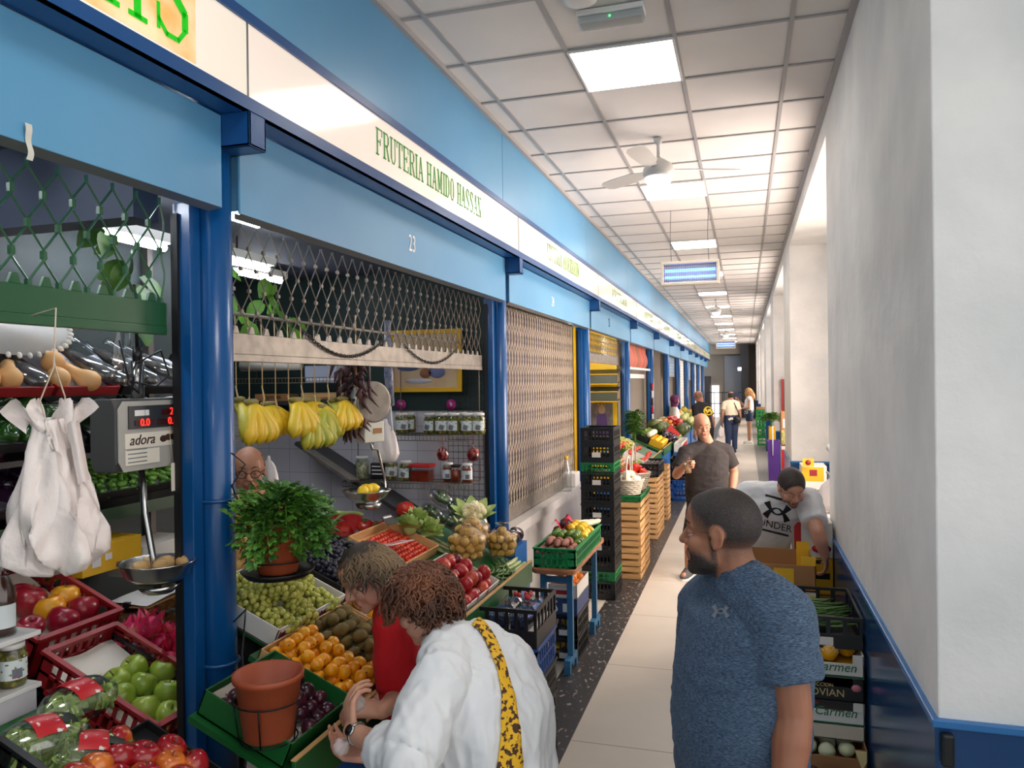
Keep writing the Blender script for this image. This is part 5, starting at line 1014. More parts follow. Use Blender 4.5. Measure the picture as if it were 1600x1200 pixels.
# upper rack with basket, boxes and papers behind the bananas
q0 = AY(378, 592, 5.4); q1 = AY(528, 592, 5.4); wshelf('wire rack with white papers behind the banana twines', q0.x, q1.x, 5.28, 5.6, q0.z)
for i, (pa, pb, py0, py1, m, nm, lb) in enumerate([(378, 470, 562, 580, m_paper, 'paper_roll', 'rolled white cloth on the rack behind the twines'), (476, 526, 572, 598, mat('pale blue box', (170, 178, 200), .6), 'blue_box', 'pale blue printed box on the rack behind the twines'), (398, 452, 616, 627, m_card, 'wooden_crate', 'long wooden crate with dark lettering behind the bananas'), (470, 530, 614, 624, m_wood, 'plank', 'wooden plank behind the bananas')]):
    a = AY(pa, py0, 5.42); c = AY(pb, py1, 5.42)
    t = thing(nm, lb, 'roll' if i == 0 else 'box', (a.x, 5.42, c.z)); W_, H_ = c.x-a.x, a.z-c.z
    if i == 0: b = MB(); b.tube([(0, 0, H_/2), (W_*.5, .01, H_/2+.008), (W_, 0, H_/2)], [H_*.45, H_*.5, H_*.42], 12); b.build('cloth', m, t)
    else: MB().bx(0, W_, 0, .14, 0, H_).build('box', m, t, bevel=.003); MB().bx(W_*.05, W_*.95, -.002, -.0, H_*.15, H_*.3).build('print_line', m_wtxt if i == 1 else m_wtop, t)
    if i == 2: text('Espinosa', 'lettering', mat('dark brown print', (60, 36, 28), .6), .05, t, (W_/2, -.003, H_*.62), FACE_Y)
    if i > 1: b = MB(); b.bx(a.x-.02, c.x+.02, 5.40, 5.76, c.z-.03, c.z-.003); tag(b.build('wall_board', m_dark), 'dark wall board under the %s' % ('lettered wooden crate' if i == 2 else 'wooden plank behind bananas'), 'shelf')
# inclined dark shelf and bagged greens
a = AY(462, 690, 5.45); c = AY(704, 850, 5.45); d = (c-a); n_ = V((-d.z, 0, d.x)).normalized()
t = thing('inclined_shelf', 'dark inclined shelf board crossing the tiled wall', 'shelf', a); b = MB(); e = V((0, .3, 0)); k_ = n_*-.03; vs = [V((0, 0, 0)), d, d+e, e]; b.add(vs+[v+k_ for v in vs], [(0, 1, 2, 3), (7, 6, 5, 4), (0, 4, 5, 1), (1, 5, 6, 2), (2, 6, 7, 3), (3, 7, 4, 0)]); b.build('board', mat('dark grey board', (66, 66, 68), .5), t)
b = MB(); g = d*.12; e2 = V((0, -.16, .02)); vs = [d*.12, d*.42, d*.42+e2, d*.12+e2]; b.add([v+n_*.01 for v in vs]+[v+n_*.03 for v in vs], [(0, 3, 2, 1), (4, 5, 6, 7), (0, 1, 5, 4), (1, 2, 6, 5), (2, 3, 7, 6), (3, 0, 4, 7)]); b.build('metal_sheet', m_alu, t)
m_gbag = mat('green leafy contents', (60, 92, 44), .6, var=16, c2=(104, 132, 72))
for i, (px, py, r_) in enumerate([(690, 778, .085), (675, 800, .08), (715, 795, .085), (738, 790, .08), (700, 812, .08), (745, 812, .08)]):
    q = AY(px, py, 5.40+.06*(i % 2)); t = thing('bagged_greens', 'clear bag of green vegetables under the lower wire shelf, %s of six' % ORD[i], 'bag', q, (0, .5, 0), 'bagged greens'); b = MB(); b.ell((0, 0, 0), (r_*1.25, r_*.8, r_*.75), 16, 10); b.build('film', m_film, t); b = MB(); rnd = random.Random(i)
    for k in range(9): b.ell((rnd.uniform(-.6, .6)*r_, rnd.uniform(-.3, .3)*r_, rnd.uniform(-.3, .3)*r_), r_*.36, 9, 6)
    b.build('greens', m_gbag, t)
b = MB(); b.bx(-2.5, -1.98, 5.2, 5.75, 0, AY(700, 825, 5.4).z-.04); tag(b.build('greens_stand', m_tray), 'dark stand under the bagged greens', 'stand')
# tiled back ledge with tomatoes
zl = AY(600, 845, 5.25).z; b = MB(); b.bx(-3.9, -2.52, 5.15, 5.76, zl-.26, zl); b.bx(-3.88, -2.54, 5.2, 5.7, 0, zl-.26); tag(b.build('tiled_ledge', m_wtile), 'white tiled ledge at the back of stall 23', 'ledge')
for i, (px, py) in enumerate([(538, 838), (570, 822), (588, 826), (607, 822), (625, 826), (640, 812), (598, 836), (620, 838), (634, 797), (645, 826), (655, 840), (578, 840)]):
    q = AY(px, py, 5.3+.05*(i % 3)); K_tomato.put((q.x, q.y, max(q.z, zl+.045)), Euler((U(-.6, .6), U(-.6, .6), U(0, 6))), 1.15 if i not in (5, 8, 9) else 1.35, 'large red tomato on the tiled ledge, %s of twelve' % ORD[i], 'large tomatoes')
for i, px in enumerate((522, 540)):
    q = AY(px, 812, 5.3); t = thing('melon_slice', 'wrapped red watermelon slice on the tiled ledge, %s the tomatoes' % ('away from' if i == 0 else 'beside'), 'watermelon', (q.x, 5.32+.02*i, zl+.09), (0, -.4, .3)); b = MB(); pts = [(.16*cos(a), .16*sin(a)-.08) for a in [pi*.2+pi*.6*k/10 for k in range(11)]]+[(0, -.10)]; b.poly(pts, -.02, .02, FACE_Y); b.build('flesh', mat('watermelon flesh', (196, 34, 44), .4, var=20, c2=(210, 60, 60)), t); b = MB(); b.tube([(.168*cos(a), 0, .168*sin(a)-.08) for a in [pi*.2+pi*.6*k/10 for k in range(11)]], .016, 8); b.build('rind', m_leafl, t)
# ---------------------------------------------------------------- flowerpots on the post
m_terra = mat('terracotta plastic', (158, 74, 42), .5, var=5, c2=(146, 66, 36)); m_wireb = mat('black wire', (22, 22, 24), .4, metal=.5)
def pot(b, r0, r1, H): b.lathe([(0, 0), (r0, 0), (r0+.003, .006), (r1, H-.02), (r1+.008, H-.018), (r1+.009, H), (r1, H), (r0, .02), (0, .018)], 40, wob=lambda q, z: .008*sin(20*q) if z < H-.03 else 0)
c = AD(420, 1098, 2.35); t = thing('flowerpot', 'empty terracotta flowerpot in a wire holder beside the post', 'flowerpot', c-V((0, 0, .1))); b = MB(); pot(b, .074, .098, .195); b.build('pot', m_terra, t)
arm = V((XP+.064, YP0-.0, 0))-c; b = MB()
for z in (.0, .12): b.tube([((.08+.017*z/.12)*cos(a)*1.06, (.08+.017*z/.12)*sin(a)*1.06, z-.004) for a in [2*pi*k/28 for k in range(28)]], .0025, 5, closed=True)
for k in range(5): a = 2*pi*k/5; b.tube([(.087*cos(a), .087*sin(a), -.004), (.103*cos(a), .103*sin(a), .12)], .0025, 5)
b.tube([(-.1, .02, .12), (-.13, .05, .22), (arm.x*.6, arm.y*.6, .3), (arm.x, arm.y, .2)], .003, 6); b.tube([(-.08, .02, 0), (arm.x*.6, arm.y*.6, -.03), (arm.x, arm.y, .02)], .003, 6); b.build('wire_holder', m_wireb, t)
c = AD(434, 852, 2.75); t = thing('potted_parsley', 'bushy green parsley in a brown pot hanging on the post', 'plant', c-V((0, 0, .095))); b = MB(); pot(b, .066, .094, .19); b.build('pot', m_terra, t); arm = V((XP+.064, YP0, 0))-c
b = MB(); b.tube([(.108*cos(a), .108*sin(a), .05) for a in [2*pi*k/28 for k in range(28)]], .003, 5, closed=True); b.lathe([(.0, -.02), (.11, -.012), (.13, .01), (.125, .012), (.1, -.006), (0, -.012)], 28); b.tube([(-.1, 0, .05), (arm.x*.6, arm.y*.6, .12), (arm.x, arm.y, .3), (arm.x*.7, arm.y*.8, .38), (arm.x, arm.y, .42)], .003, 6); b.build('wire_holder', m_wireb, t)
m_pars = mat('parsley leaf', (58, 112, 30), .5, var=20, c2=(96, 146, 48)); m_pars2 = mat('parsley leaf dark', (40, 84, 28), .5, var=20, c2=(70, 118, 40))
def sprig_mesh(seed, m):
    rnd = random.Random(seed); b = MB(); L = .17; pts = [V((L*q*(1.0), 0, L*.55*sin(q*2.4)*1.0-.11*q*q)) for q in [i/6 for i in range(7)]]; b.tube(pts, [.0018]*6+[.001], 4)
    for k in range(15):
        q = .3+.7*k/14; i = min(5, int(q*6)); p = pts[i].lerp(pts[i+1], q*6-i); s = 1 if k % 2 else -1
        d0 = V((.5, s*rnd.uniform(.5, 1.1), rnd.uniform(-.3, .6)))
        for da in (-.8, 0, .8):
            d = rz(da) @ d0; leaf(b, p+d0*.012, d, (rnd.uniform(-.3, .3), rnd.uniform(-.3, .3), 1), .030, .0115, rnd.uniform(0, .5), 3)
    return b.mesh('sprig', m)
SPR = [sprig_mesh(i, m_pars if i % 3 else m_pars2) for i in range(6)]; rnd = random.Random(33)
for k in range(96):
    a = k*2.4; e = rnd.uniform(-.7, 1.25); o = link('sprig', SPR[k % 6], t, (.055*cos(a)*rnd.random()+.02, .055*sin(a)*rnd.random()+.02, .165+.05*rnd.random()*max(.1, e))); o.rotation_euler = (rnd.uniform(-.3, .3), .25-e*.75, a); o.scale = (rnd.uniform(.62, .95),)*3
m_clamp = m_blue
for i, (z, h) in enumerate(((1.58, .05), (.98, .05))):
    b = MB(); b.tube([(XP+.068*cos(a), YP0+.068*sin(a), z) for a in [2*pi*k/24 for k in range(24)]], .007, 8, closed=True); tag(b.build('pipe_clamp', m_clamp), 'blue clamp ring on the nearest post, holding the %s' % ('parsley' if i == 0 else 'empty pot'), 'clamp')
# ================================================================ GOODS STANDING IN THE AISLE, STALL SIDE
def put_crate(K, x, y, z, yaw, label, group): return K.put((x, y, z), yaw, None, label, group)
K_cblue = mk_crate('blue_crate', .4, .3, .145, m_cblue, 9)
for i, (K, lab) in enumerate([(K_cblack, 'black crate at the bottom of the berry crate stack'), (K_cblack, 'black crate second from the floor under the berries'), (K_cblack, 'black crate under the blue one in the berry stack'), (K_cblue, 'blue crate just under the crate of berries')]): K.put((-1.145, 3.83, .004+.171*i), pi/2, (1, 1, 1.15), lab, 'berry crate stack')
t = thing('black_crate', 'black crate of berry punnets topping the stack behind the white blouse', 'crate', (-1.145, 3.83, .69)); 
b = MB(); b.bx(-.15, .15, -.2, .2, 0, .006); b.build('bottom', m_cblack, t)
def slotside(parent, L, H, R, off, m, n=5):
    """tall side with one row of upright windows"""
    b = MB(); R4 = Matrix.Translation(off) @ R.to_4x4(); b.T = R4; b.bx(-L/2, L/2, -.004, .004, 0, H*.45); b.bx(-L/2, L/2, -.006, .006, H*.9, H)
    for k in range(n+1): x = -L/2+L*k/n; b.bx(max(-L/2, x-.01), min(L/2, x+.01), -.004, .004, H*.45, H*.9)
    b.build('side', m, parent)
for (L, a, off) in ((.3, 0, (0, -.2, 0)), (.3, 0, (0, .2, 0)), (.4, pi/2, (-.15, 0, 0)), (.4, pi/2, (.15, 0, 0))): slotside(t, L, .19, rz(a), off, m_cblack, 6)
MB().bx(-.13, .13, -.18, .18, .006, .075).build('carton_liner', m_cardw, t)
m_blueb = mat('blueberries', (34, 36, 58), .5, var=60, c2=(60, 62, 90)); m_rasp = mat('raspberries', (170, 26, 40), .45, var=60, c2=(200, 60, 66))
def mk_pun():
    t = thing('berry_punnet', 'x', 'punnet'); b = MB(); b.loft([[(-x, -y, z), (x, -y, z), (x, y, z), (-x, y, z)] for x, y, z in ((.045, .05, 0), (.055, .06, .06), (.056, .062, .07), (.03, .035, .084))], smooth=False); b.build('clear_box', m_film, t); b = MB(); rnd = random.Random(2)
    b.bx(-.044, .044, -.048, .048, .003, .045)
    for k in range(50): b.ell((rnd.uniform(-.042, .042), rnd.uniform(-.046, .046), rnd.uniform(.042, .058)), .0085, 7, 5)
    b.build('berries', m_blueb, t); return t
K_pun = Kind(mk_pun)
for i in range(6):
    o = K_pun.put((-1.205+.12*(i % 2), 3.70+.13*(i//2), .768), U(-.1, .1), 1, 'clear punnet of blueberries in the black crate, row %s, %s side' % (ORD[i//2], 'aisle' if i % 2 else 'counter'), 'berry punnets')
b = MB(); rnd = random.Random(8)
for i in range(8): tag(MB().ell((0, 0, 0), (.012, .012, .014), 10, 7).build('raspberry', m_rasp, None, (-1.145+U(-.05, .05), 3.93+U(-.05, .06), .866)), 'raspberry lying on the berry punnets, %s from the near side' % ORD[i], 'berry', 'loose raspberries')
# blue table with worn top
t = thing('side_table', 'narrow blue table with a worn brown top and rounded corners', 'table', (-1.27, 5.66, 0)); b = MB(); L, W, r_ = .60, .155, .07
pts = [(sx*(W-r_)+r_*cos(a0+pi/2*k/5), sy*(L-r_)+r_*sin(a0+pi/2*k/5)) for sx, sy, a0 in ((1, 1, 0), (-1, 1, pi/2), (-1, -1, pi), (1, -1, 3*pi/2)) for k in range(6)]
b.poly(pts, .69, .722); b.build('top', m_wtop, t, bevel=.005); m_tblue = mat('dull blue frame paint', (52, 110, 148), .45)
for x in (-.1, .09):
    for y in (-.44, .44): MB().bx(x-.02, x+.02, y-.02, y+.02, .03, .69).build('leg', m_tblue, t, bevel=.002)
for y in (-.44, .44): b = MB(); b.bx(-.1, .09, y-.015, y+.015, .6, .64); b.build('crossbar', m_tblue, t)
for x in (-.1, .09):
    for y in (-.44, .44): b = MB(); b.bx(x-.022, x+.022, y-.12, y+.12, .06, .1); b.bx(x-.022, x+.022, y-.12, y-.08, 0, .06); b.bx(x-.022, x+.022, y+.08, y+.12, 0, .06); b.build('foot', m_tblue, t, bevel=.002)
# green crate on the table
zt = .724; gx, gy = -1.265, 5.60
t = thing('green_crate', 'bright green crate of sweet potatoes, limes and lemons on the blue table', 'crate', (gx, gy, zt)); crate_parts(t, .29, .96, .13, mat('table crate green', (16, 136, 74), .4), 7)
GP = lambda y0, x0, n: (lambda y, x, l: V((gx-.13+x0+x, gy-.47+y0+y, zt+n+.045*l)))
heap(K_sweetpot, GP(.05, .03, .105), (4, 3, .062, .07, 2), 'sweet potato at the near end of the green crate', 'sweet potatoes', rot=lambda: rz(pi/2+U(-.5, .5)) @ ry(pi/2))
heap(K_lime, GP(.26, .03, .12), (5, 4, .052, .056, 2), 'lime in the green crate', 'limes', skip=lambda l, r, c: r > 2 and c > 2)
heap(K_lemon, GP(.46, .10, .13), (3, 4, .066, .078, 2), 'lemon in the green crate on the table', 'lemons', rot=lambda: Euler((pi/2+U(-.3, .3), U(-1, 1), U(0, 6))))
heap(K_avo, GP(.5, .02, .14), (2, 4, .07, .075, 2), 'dark avocado in red net on the green crate', 'avocados')
b = MB(); b.sheet(lambda u, v: (gx-.135+.10*u+.01*sin(v*9), gy-.01+.32*v, zt+.20+.035*sin(u*6+v*5)), 10, 14); tag(b.build('red_net', mat('red net cloth', (190, 26, 60), .5, bump=(60, .5, .01))), 'crumpled red net lying over the avocados', 'net')
for i in range(3): K_parsnip.put((gx+.0+.05*i, gy+.36+.02*i, zt+.16), rz(.9+.15*i), .95, 'long white radish at the far end of the green crate, %s from the stall' % ORD[i], 'white radishes')
# boxes under the table
t = thing('orange_carton', 'white carton of small oranges under the blue table', 'carton', (-1.265, 5.56, .45)); carton(t, .21, .42, .10, m_cardw); MB().bx(-.05, .05, -.2115, -.2105, .03, .06).build('print', m_redink, t)
heap(K_orange, lambda y, x, l: V((-1.335+x, 5.41+y, .515+.05*l)), (3, 5, .066, .07, 2), 'orange in the carton under the table', 'oranges under the table')
t = brick('printed_box', 'dark blue printed carton between the oranges and the black crates', 'box', -1.37, -1.16, 5.35, 5.77, .335, .447, mat('navy printed carton', (36, 62, 110), .55)); MB().bx(.0, .06, -.2115, -.2105, .02, .08).build('sticker', m_cardw, t); text('S', 'letter', m_wtxt, .12, t, (-.06, -.211, .055), FACE_Y)
for i in range(2): t = thing('black_crate', ('lower', 'upper')[i]+' of two black crates on the floor under the blue table', 'crate', (-1.265, 5.56, .004+.165*i)); crate_parts(t, .2, .42, .16, m_cblack, 5); MB().bx(-.03, .05, -.2155, -.2145, .02, .06).build('card', m_cardw, t)
heap(K_lemon, lambda y, x, l: V((-1.32+x, 5.43+y, .065+.165*l)), (2, 4, .08, .09, 2), 'yellow fruit in the black crates under the table', 'fruit under the table', rot=lambda: rr())
t = thing('water_bottle', 'clear water bottle standing on the pale ledge beside the closed grille', 'bottle', (-1.90, 8.3, .79)); b = MB(); b.lathe([(0, 0), (.05, 0), (.055, .02), (.055, .24), (.03, .31), (.018, .34), (.018, .36)], 16); b.build('bottle_body', m_film, t); b = MB(); b.lathe([(.02, .35), (.021, .385), (0, .385)], 12); b.build('cap', m_cardy, t)
t = thing('plastic_box', 'white plastic box on the pale ledge behind the bottle', 'box', (-1.95, 8.75, .79)); MB().bx(-.08, .08, -.12, .12, 0, .16).build('box', m_white, t, bevel=.01)
heap(K_aub, lambda y, x, l: V((-1.60+x, 4.78+y, .99+.08*l)), (2, 2, .12, .1, 1), 'black aubergine at the end of the counter', 'aubergines by the counter end', rot=lambda: rx(1.2+U(-.3, .3)))
b = MB(); b.bx(-1.78, -1.42, 4.70, 4.98, 0, .935); tag(b.build('aubergine_stand', m_bpanel), 'blue stand carrying aubergines between counter and table', 'stand')
# tall stack of black crates
z = .004; n = 0
for k, c in enumerate('BGBBBBBBGBB'):
    lab = '%s crate in the tall stack by the post, %s from the floor' % ('green' if c == 'G' else 'black', ORD[k])
    (K_cgreen if c == 'G' else K_cblack).put((-1.305, 7.15, z), pi/2 if True else 0, None, lab, 'tall crate stack'); 
    if c == 'B' and k % 2: tag(MB().bx(-.04, .04, -.001, .001, 0, .045).build('stack_card', m_cardw, None, (-1.31, 6.944, z+.05)), 'white paper card on the tall crate stack, %s crate up' % ORD[k], 'card', 'cards on the tall stack')
    z += .104 if c == 'G' else .149
# wooden slat crates with wicker baskets
def mk_wcrate():
    t = thing('wooden_crate', 'x', 'crate'); L, W, H = .30, .38, .128
    for (x0, x1, y0, y1) in ((-L/2, -L/2+.008, -W/2, W/2), (L/2-.008, L/2, -W/2, W/2), (-L/2+.008, L/2-.008, -W/2, -W/2+.008), (-L/2+.008, L/2-.008, W/2-.008, W/2)):
        for z0, z1 in ((.003, .050), (.074, .121)): MB().bx(x0, x1, y0, y1, z0, z1).build('slat', m_wood, t)
    for x in (-1, 1):
        for y in (-1, 1): MB().bx(x*(L/2-.02)-.01, x*(L/2-.02)+.01, y*(W/2-.02)-.01, y*(W/2-.02)+.01, 0, H).build('corner_post', m_wood, t)
    MB().bx(-L/2+.01, L/2-.01, -W/2+.01, W/2-.01, .004, .01).build('bottom', m_wood, t); return t
K_wc = Kind(mk_wcrate)
for s, (y, n, lbl) in enumerate(((7.93, 6, 'wooden crate stack nearest the black crates'), (8.33, 6, 'second wooden crate stack under the baskets'), (9.95, 6, 'third wooden crate stack in the aisle'), (10.35, 6, 'fourth wooden crate stack in the aisle'), (11.3, 6, 'wooden crate stack farthest down the aisle'))):
    for k in range(n): K_wc.put((-1.17 if s < 2 else -1.22, y, .003+.13*k), U(-.02, .02), None, '%s, %s crate from the floor' % (lbl, ORD[k]), 'wooden crate stacks')
t = thing('green_crate', 'flat green crate under the nearer wicker basket', 'crate', (-1.17, 7.93, .785)); crate_parts(t, .3, .38, .05, m_cgreen, 6)
t = thing('green_crate', 'flat green crate under the wicker basket of peppers', 'crate', (-1.17, 8.33, .785)); crate_parts(t, .3, .38, .05, m_cgreen, 6)
m_wick = mat('white wicker', (214, 204, 188), .7, var=30, c2=(180, 168, 150))
def basket(label, x, y, z, R, H, hh):
    t = thing('wicker_basket', label, 'basket', (x, y, z)); b = MB()
    for k in range(8): q = k/7; r_ = R*(.72+.28*q); b.tube([((r_+.004*sin(12*a+k*pi))*cos(a), (r_+.004*sin(12*a+k*pi))*sin(a), .01+H*q) for a in [2*pi*j/48 for j in range(48)]], H/13, 5, closed=True)
    b.lathe([(0, .004), (R*.72, .004), (R*.72, .012), (0, .012)], 24)
    for k in range(24): a = 2*pi*k/24; b.tube([(R*.72*cos(a), R*.72*sin(a), .0), (R*cos(a), R*sin(a), H+.01)], .004, 5)
    b.build('woven_bowl', m_wick, t); b = MB(); b.tube([(0, R*cos(a), H+hh*sin(a)) for a in [pi*k/20 for k in range(21)]], .009, 7); b.build('handle', m_wick, t); b = MB(); b.tube([(R*1.02*cos(a), R*1.02*sin(a), H+.01) for a in [2*pi*j/36 for j in range(36)]], .011, 6, closed=True); b.build('rim', m_wick, t)
zb_ = .84
basket('white wicker basket of white onions on the wooden crates', -1.16, 7.90, zb_, .155, .14, .24); basket('white wicker basket of red peppers on the wooden crates', -1.16, 8.33, zb_, .17, .16, .32)
for i in range(9): a = i*2.4; r_ = .09 if i < 6 else .03; K_white.put((-1.16+r_*cos(a), 7.90+r_*sin(a), zb_+.15+(.05 if i >= 6 else 0)), rr(), 1.05, 'white onion in the wicker basket, %s' % (('lower ring, number %s' % ORD[i]) if i < 6 else 'on top, number %s' % ORD[i-6]), 'onions in the basket')
for i in range(11): a = i*2.4; r_ = .11 if i < 7 else .04; K_redbell.put((-1.16+r_*cos(a), 8.33+r_*sin(a), zb_+.17+(.055 if i >= 7 else 0)), rr(), 1, 'red pepper in the wicker basket, %s' % (('lower ring, number %s' % ORD[i]) if i < 7 else 'on top, number %s' % ORD[i-7]), 'peppers in the basket')
# ================================================================ FARTHER STALLS
FC = [counter('sloping counter of the yellow stall', 9.42, 12.4, [(9.42, 12.4, 0, .6)]), counter('sloping counter of the stall with the striped cloth', 12.75, 15.8, [(12.75, 15.8, 0, .6)]), counter('sloping counter with red peppers, third beyond the closed grille', 16.25, 19.2, [(16.25, 19.2, 0, .6)]), counter('sloping counter behind the purple headscarf', 19.7, 22.6, [(19.7, 22.6, 0, .6)]), counter('farthest sloping counter down the arcade', 23.2, 26, [(23.2, 26, 0, .6)])]
def far_heap(kind, y, w_, rows, cols, s, base, group, n0=.05, layers=1, step=None):
    st = step or .085*s; return heap(kind, SPf(y, w_, n0*s, st*.7), (rows, cols, st, st, layers), base, group, scale=(.92*s, 1.06*s))
tray('egg_tray', 'brown tray of eggs behind the tall crate stack', 'tray', 9.5, 10.2, .15, .5, .05, m_card); K_egg = mk_ball('egg', fruit('brown egg', (214, 150, 118), (226, 176, 150), .5, 9), 'egg', (.024, .03), seg=12)
far_heap(K_egg, 9.56, .22, 5, 10, .72, 'brown egg behind the crate stack', 'eggs', .06)
for i in range(5): K_lettuce.put(SP(9.6+.14*i, .07, .04), (.1, .2, i), .9, 'pale lettuce in front of the eggs, %s along' % ORD[i], 'lettuces by the eggs')
for i, (y, w_) in enumerate([(10.9, .42), (11.1, .45), (11.3, .42), (11.5, .45), (11.0, .55), (11.25, .56), (11.45, .55)]): K_grape.put(SP(y, w_, .06), SROT @ rz(i*1.1), 1.15, 'yellow green grape bunch in the yellow stall, %s along' % ORD[i], 'grapes in the yellow stall')
t = thing('black_crate', 'black crate of dark fruit on the farther wooden crates', 'crate', (-1.22, 10.15, .785)); crate_parts(t, .32, .7, .16, m_cblack, 6); heap(K_plum, lambda y, x, l: V((-1.34+x, 9.86+y, .90)), (4, 8, .07, .075, 1), 'dark plum in the aisle black crate', 'plums in the aisle crate')
t = thing('fruit_carton', 'cream carton lettered in brown beside the aisle baskets', 'carton', SP(10.35, .16, 0), SROT); carton(t, .5, .3, .12, m_cardw)
far_heap(K_cherry, 10.2, .06, 3, 6, 2.2, 'red fruit in the cream carton', 'red fruit in the carton')
t = tray('black_carton', 'black carton of fennel bulbs under the leafy bundle', 'carton', 12.9, 13.9, .30, .56, .10, m_cblack); MB().bx(-.2, .3, -.1305, -.1295, .03, .07).build('print', m_redink, t)
for i in range(8): K_lettuce.put(SP(12.98+.12*i, .42, .10), (.2, .3, i), .8, 'green fennel top in the black carton, %s along' % ORD[i], 'fennel tops')
far_heap(K_white, 12.98, .33, 1, 9, 1.2, 'white fennel bulb in the black carton', 'fennel bulbs', .12)
t = tray('yellow_carton', 'bright yellow carton in front of the fennel', 'carton', 12.9, 13.9, .06, .28, .11, m_cardy); far_heap(K_lemon, 12.95, .1, 2, 10, 1.1, 'lemon in the yellow carton', 'lemons in the yellow carton', .08)
K_wmel = mk_ball('watermelon', mat('watermelon rind', (70, 86, 40), .35, var=9, c2=(104, 116, 62)), 'watermelon', (.12, .14)); 
for i, (y, w_) in enumerate([(14.9, .35), (15.2, .38), (15.5, .35), (15.1, .5)]): K_wmel.put(SP(y, w_, .12), Euler((1.4, .3, i)), 1, 'whole dark watermelon near the cut slice, %s along' % ORD[i], 'whole watermelons')
t = thing('melon_slice', 'bright red watermelon wedge on the counter below the peppers', 'watermelon', SP(14.75, .12, .16), (0, 0, .2)); b = MB(); pts = [(.22*cos(a), .22*sin(a)-.1) for a in [pi*.22+pi*.56*k/10 for k in range(11)]]+[(0, -.14)]; b.poly([(x, -y) for x, y in pts][::-1], -.05, .05, FACE_Y); b.build('flesh', mat('watermelon flesh', (196, 34, 44), .4, var=20, c2=(210, 60, 60)), t); b = MB(); b.tube([(.228*cos(a), 0, .1-.228*sin(a)) for a in [pi*.22+pi*.56*k/10 for k in range(11)]], .02, 8, flat=2); b.build('rind', m_leafl, t)
far_heap(K_aub, 14.2, .05, 2, 10, 1.25, 'dark aubergine in front of the watermelons', 'aubergines far', .08)
b = MB(); b.bx(-1.25, -1.1, 14.1, 15.6, 0, .70); tag(b.build('carton_stand', m_bpanel), 'blue stand under the white carton with red printing', 'stand')
t = thing('fruit_carton', 'white carton with red printing below the aubergines', 'carton', (-1.175, 14.85, .704), pi/2); carton(t, 1.5, .14, .16, m_cardw); MB().bx(-.6, .6, -.0715, -.0705, .04, .12).build('print', m_redink, t)
far_heap(K_redbell, 17.3, .18, 4, 9, 1.15, 'bright red pepper in the far heap', 'far red peppers', .09, 2)
far_heap(K_orange, 16.6, .30, 3, 6, 1.2, 'orange beside the far red peppers', 'far oranges', .06, 2); far_heap(K_wmel, 16.5, .06, 1, 3, 1, 'watermelon in front of the far oranges', 'far watermelons', .12, step=.27)
for i in range(6): K_cauli.put(SP(16.35+.25*i, .52, .05), (.2, .2, i), 1.1, 'pale cauliflower behind the far oranges, %s along' % ORD[i], 'far cauliflowers')
far_heap(K_pear, 20, .12, 3, 9, 1.1, 'pale melon beside the person in the purple headscarf', 'far melons', .08, 1, .17); far_heap(K_squash, 20, .5, 1, 8, 1.2, 'brown squash behind the far pale melons', 'far squashes', .08, step=.2)
for i in range(7): K_lettuce.put(SP(21.6+.13*i, .2+.2*(i % 2), .05), (.2, .3, i), 1.4, 'pale leafy head beyond the melons, %s along' % ORD[i], 'far leafy heads')
for i in range(5): K_banana.put(SP(22.1+.16*i, .5, .22), (0, 0, i), 1.1, 'yellow banana hand beyond the melons, %s along' % ORD[i], 'far bananas')
far_heap(K_orange, 23.4, .1, 3, 10, 1.5, 'orange on the farthest counter', 'farthest oranges', .06)
t = thing('leafy_bundle', 'dark green leafy bundle standing by the beige stall post', 'plant', (-1.74, 12.62, .98)); rnd = random.Random(3)
MB().tube([(0, 0, 0), (0, 0, .3)], .02, 8).build('stem', m_pstem, t)
for k in range(40): a = k*2.4; o = link('sprig', SPR[k % 6], t, (0, 0, .06+.38*k/40)); o.rotation_euler = (0, -.5, a); o.scale = (1.05,)*3
# yellow stall fittings
def awn(label, z): 
    q = AY(940, z, 12.55); t = thing('wall_tray', label, 'tray', (q.x, 12.6, q.z)); b = MB(); b.loft([[(x, y, z_) for x in (-.34, .30)] for y, z_ in ((0, .08), (-.25, .0), (-.27, -.16), (0, -.12))], caps=False, closed=False, smooth=False); b.build('tray', mat('dark olive tray', (50, 58, 44), .5), t); MB().tube([(-.34, -.27, -.16), (.30, -.27, -.16), (.30, -.25, 0), (-.34, -.25, 0)], .008, 5, closed=True).build('yellow_edge', m_cardy, t)
awn('upper dark tray fixed on the yellow wall', 585); awn('lower dark tray fixed on the yellow wall', 612)
a = AY(923, 630, 12.62); c = AY(958, 682, 12.62); t = thing('poster', 'purple poster of a robed figure on the yellow wall', 'poster', ((a.x+c.x)/2, 12.62, (a.z+c.z)/2)); W_, H_ = (c.x-a.x)/2, (a.z-c.z)/2
MB().bx(-W_, W_, -.006, 0, -H_, H_).build('sheet', mat('poster ground', (60, 58, 72), .5, var=5, c2=(120, 116, 124)), t); b = MB(); b.poly([(-.13, -H_*.95), (.13, -H_*.95), (.09, -.05), (.07, .1), (-.07, .1), (-.09, -.05)], 0, .003, FACE_Y); b.build('robe', mat('purple robe', (66, 44, 110), .6), t, (0, -.008, 0)); b = MB(); b.ell((0, -.009, .17), (.06, .003, .08)); b.build('head', mat('poster face', (150, 128, 110), .6), t)
b = MB()
for k in (-1, 0, 1): b.poly([(-.02+k*.05, .24), (.02+k*.05, .24), (k*.07, .36)], 0, .003, FACE_Y)
b.build('crown', mat('poster gilt', (170, 140, 70), .5), t, (0, -.008, 0)); MB().bx(-.05, .05, -.01, -.007, -.02, .04).build('hands', mat('poster face', (150, 128, 110), .6), t)
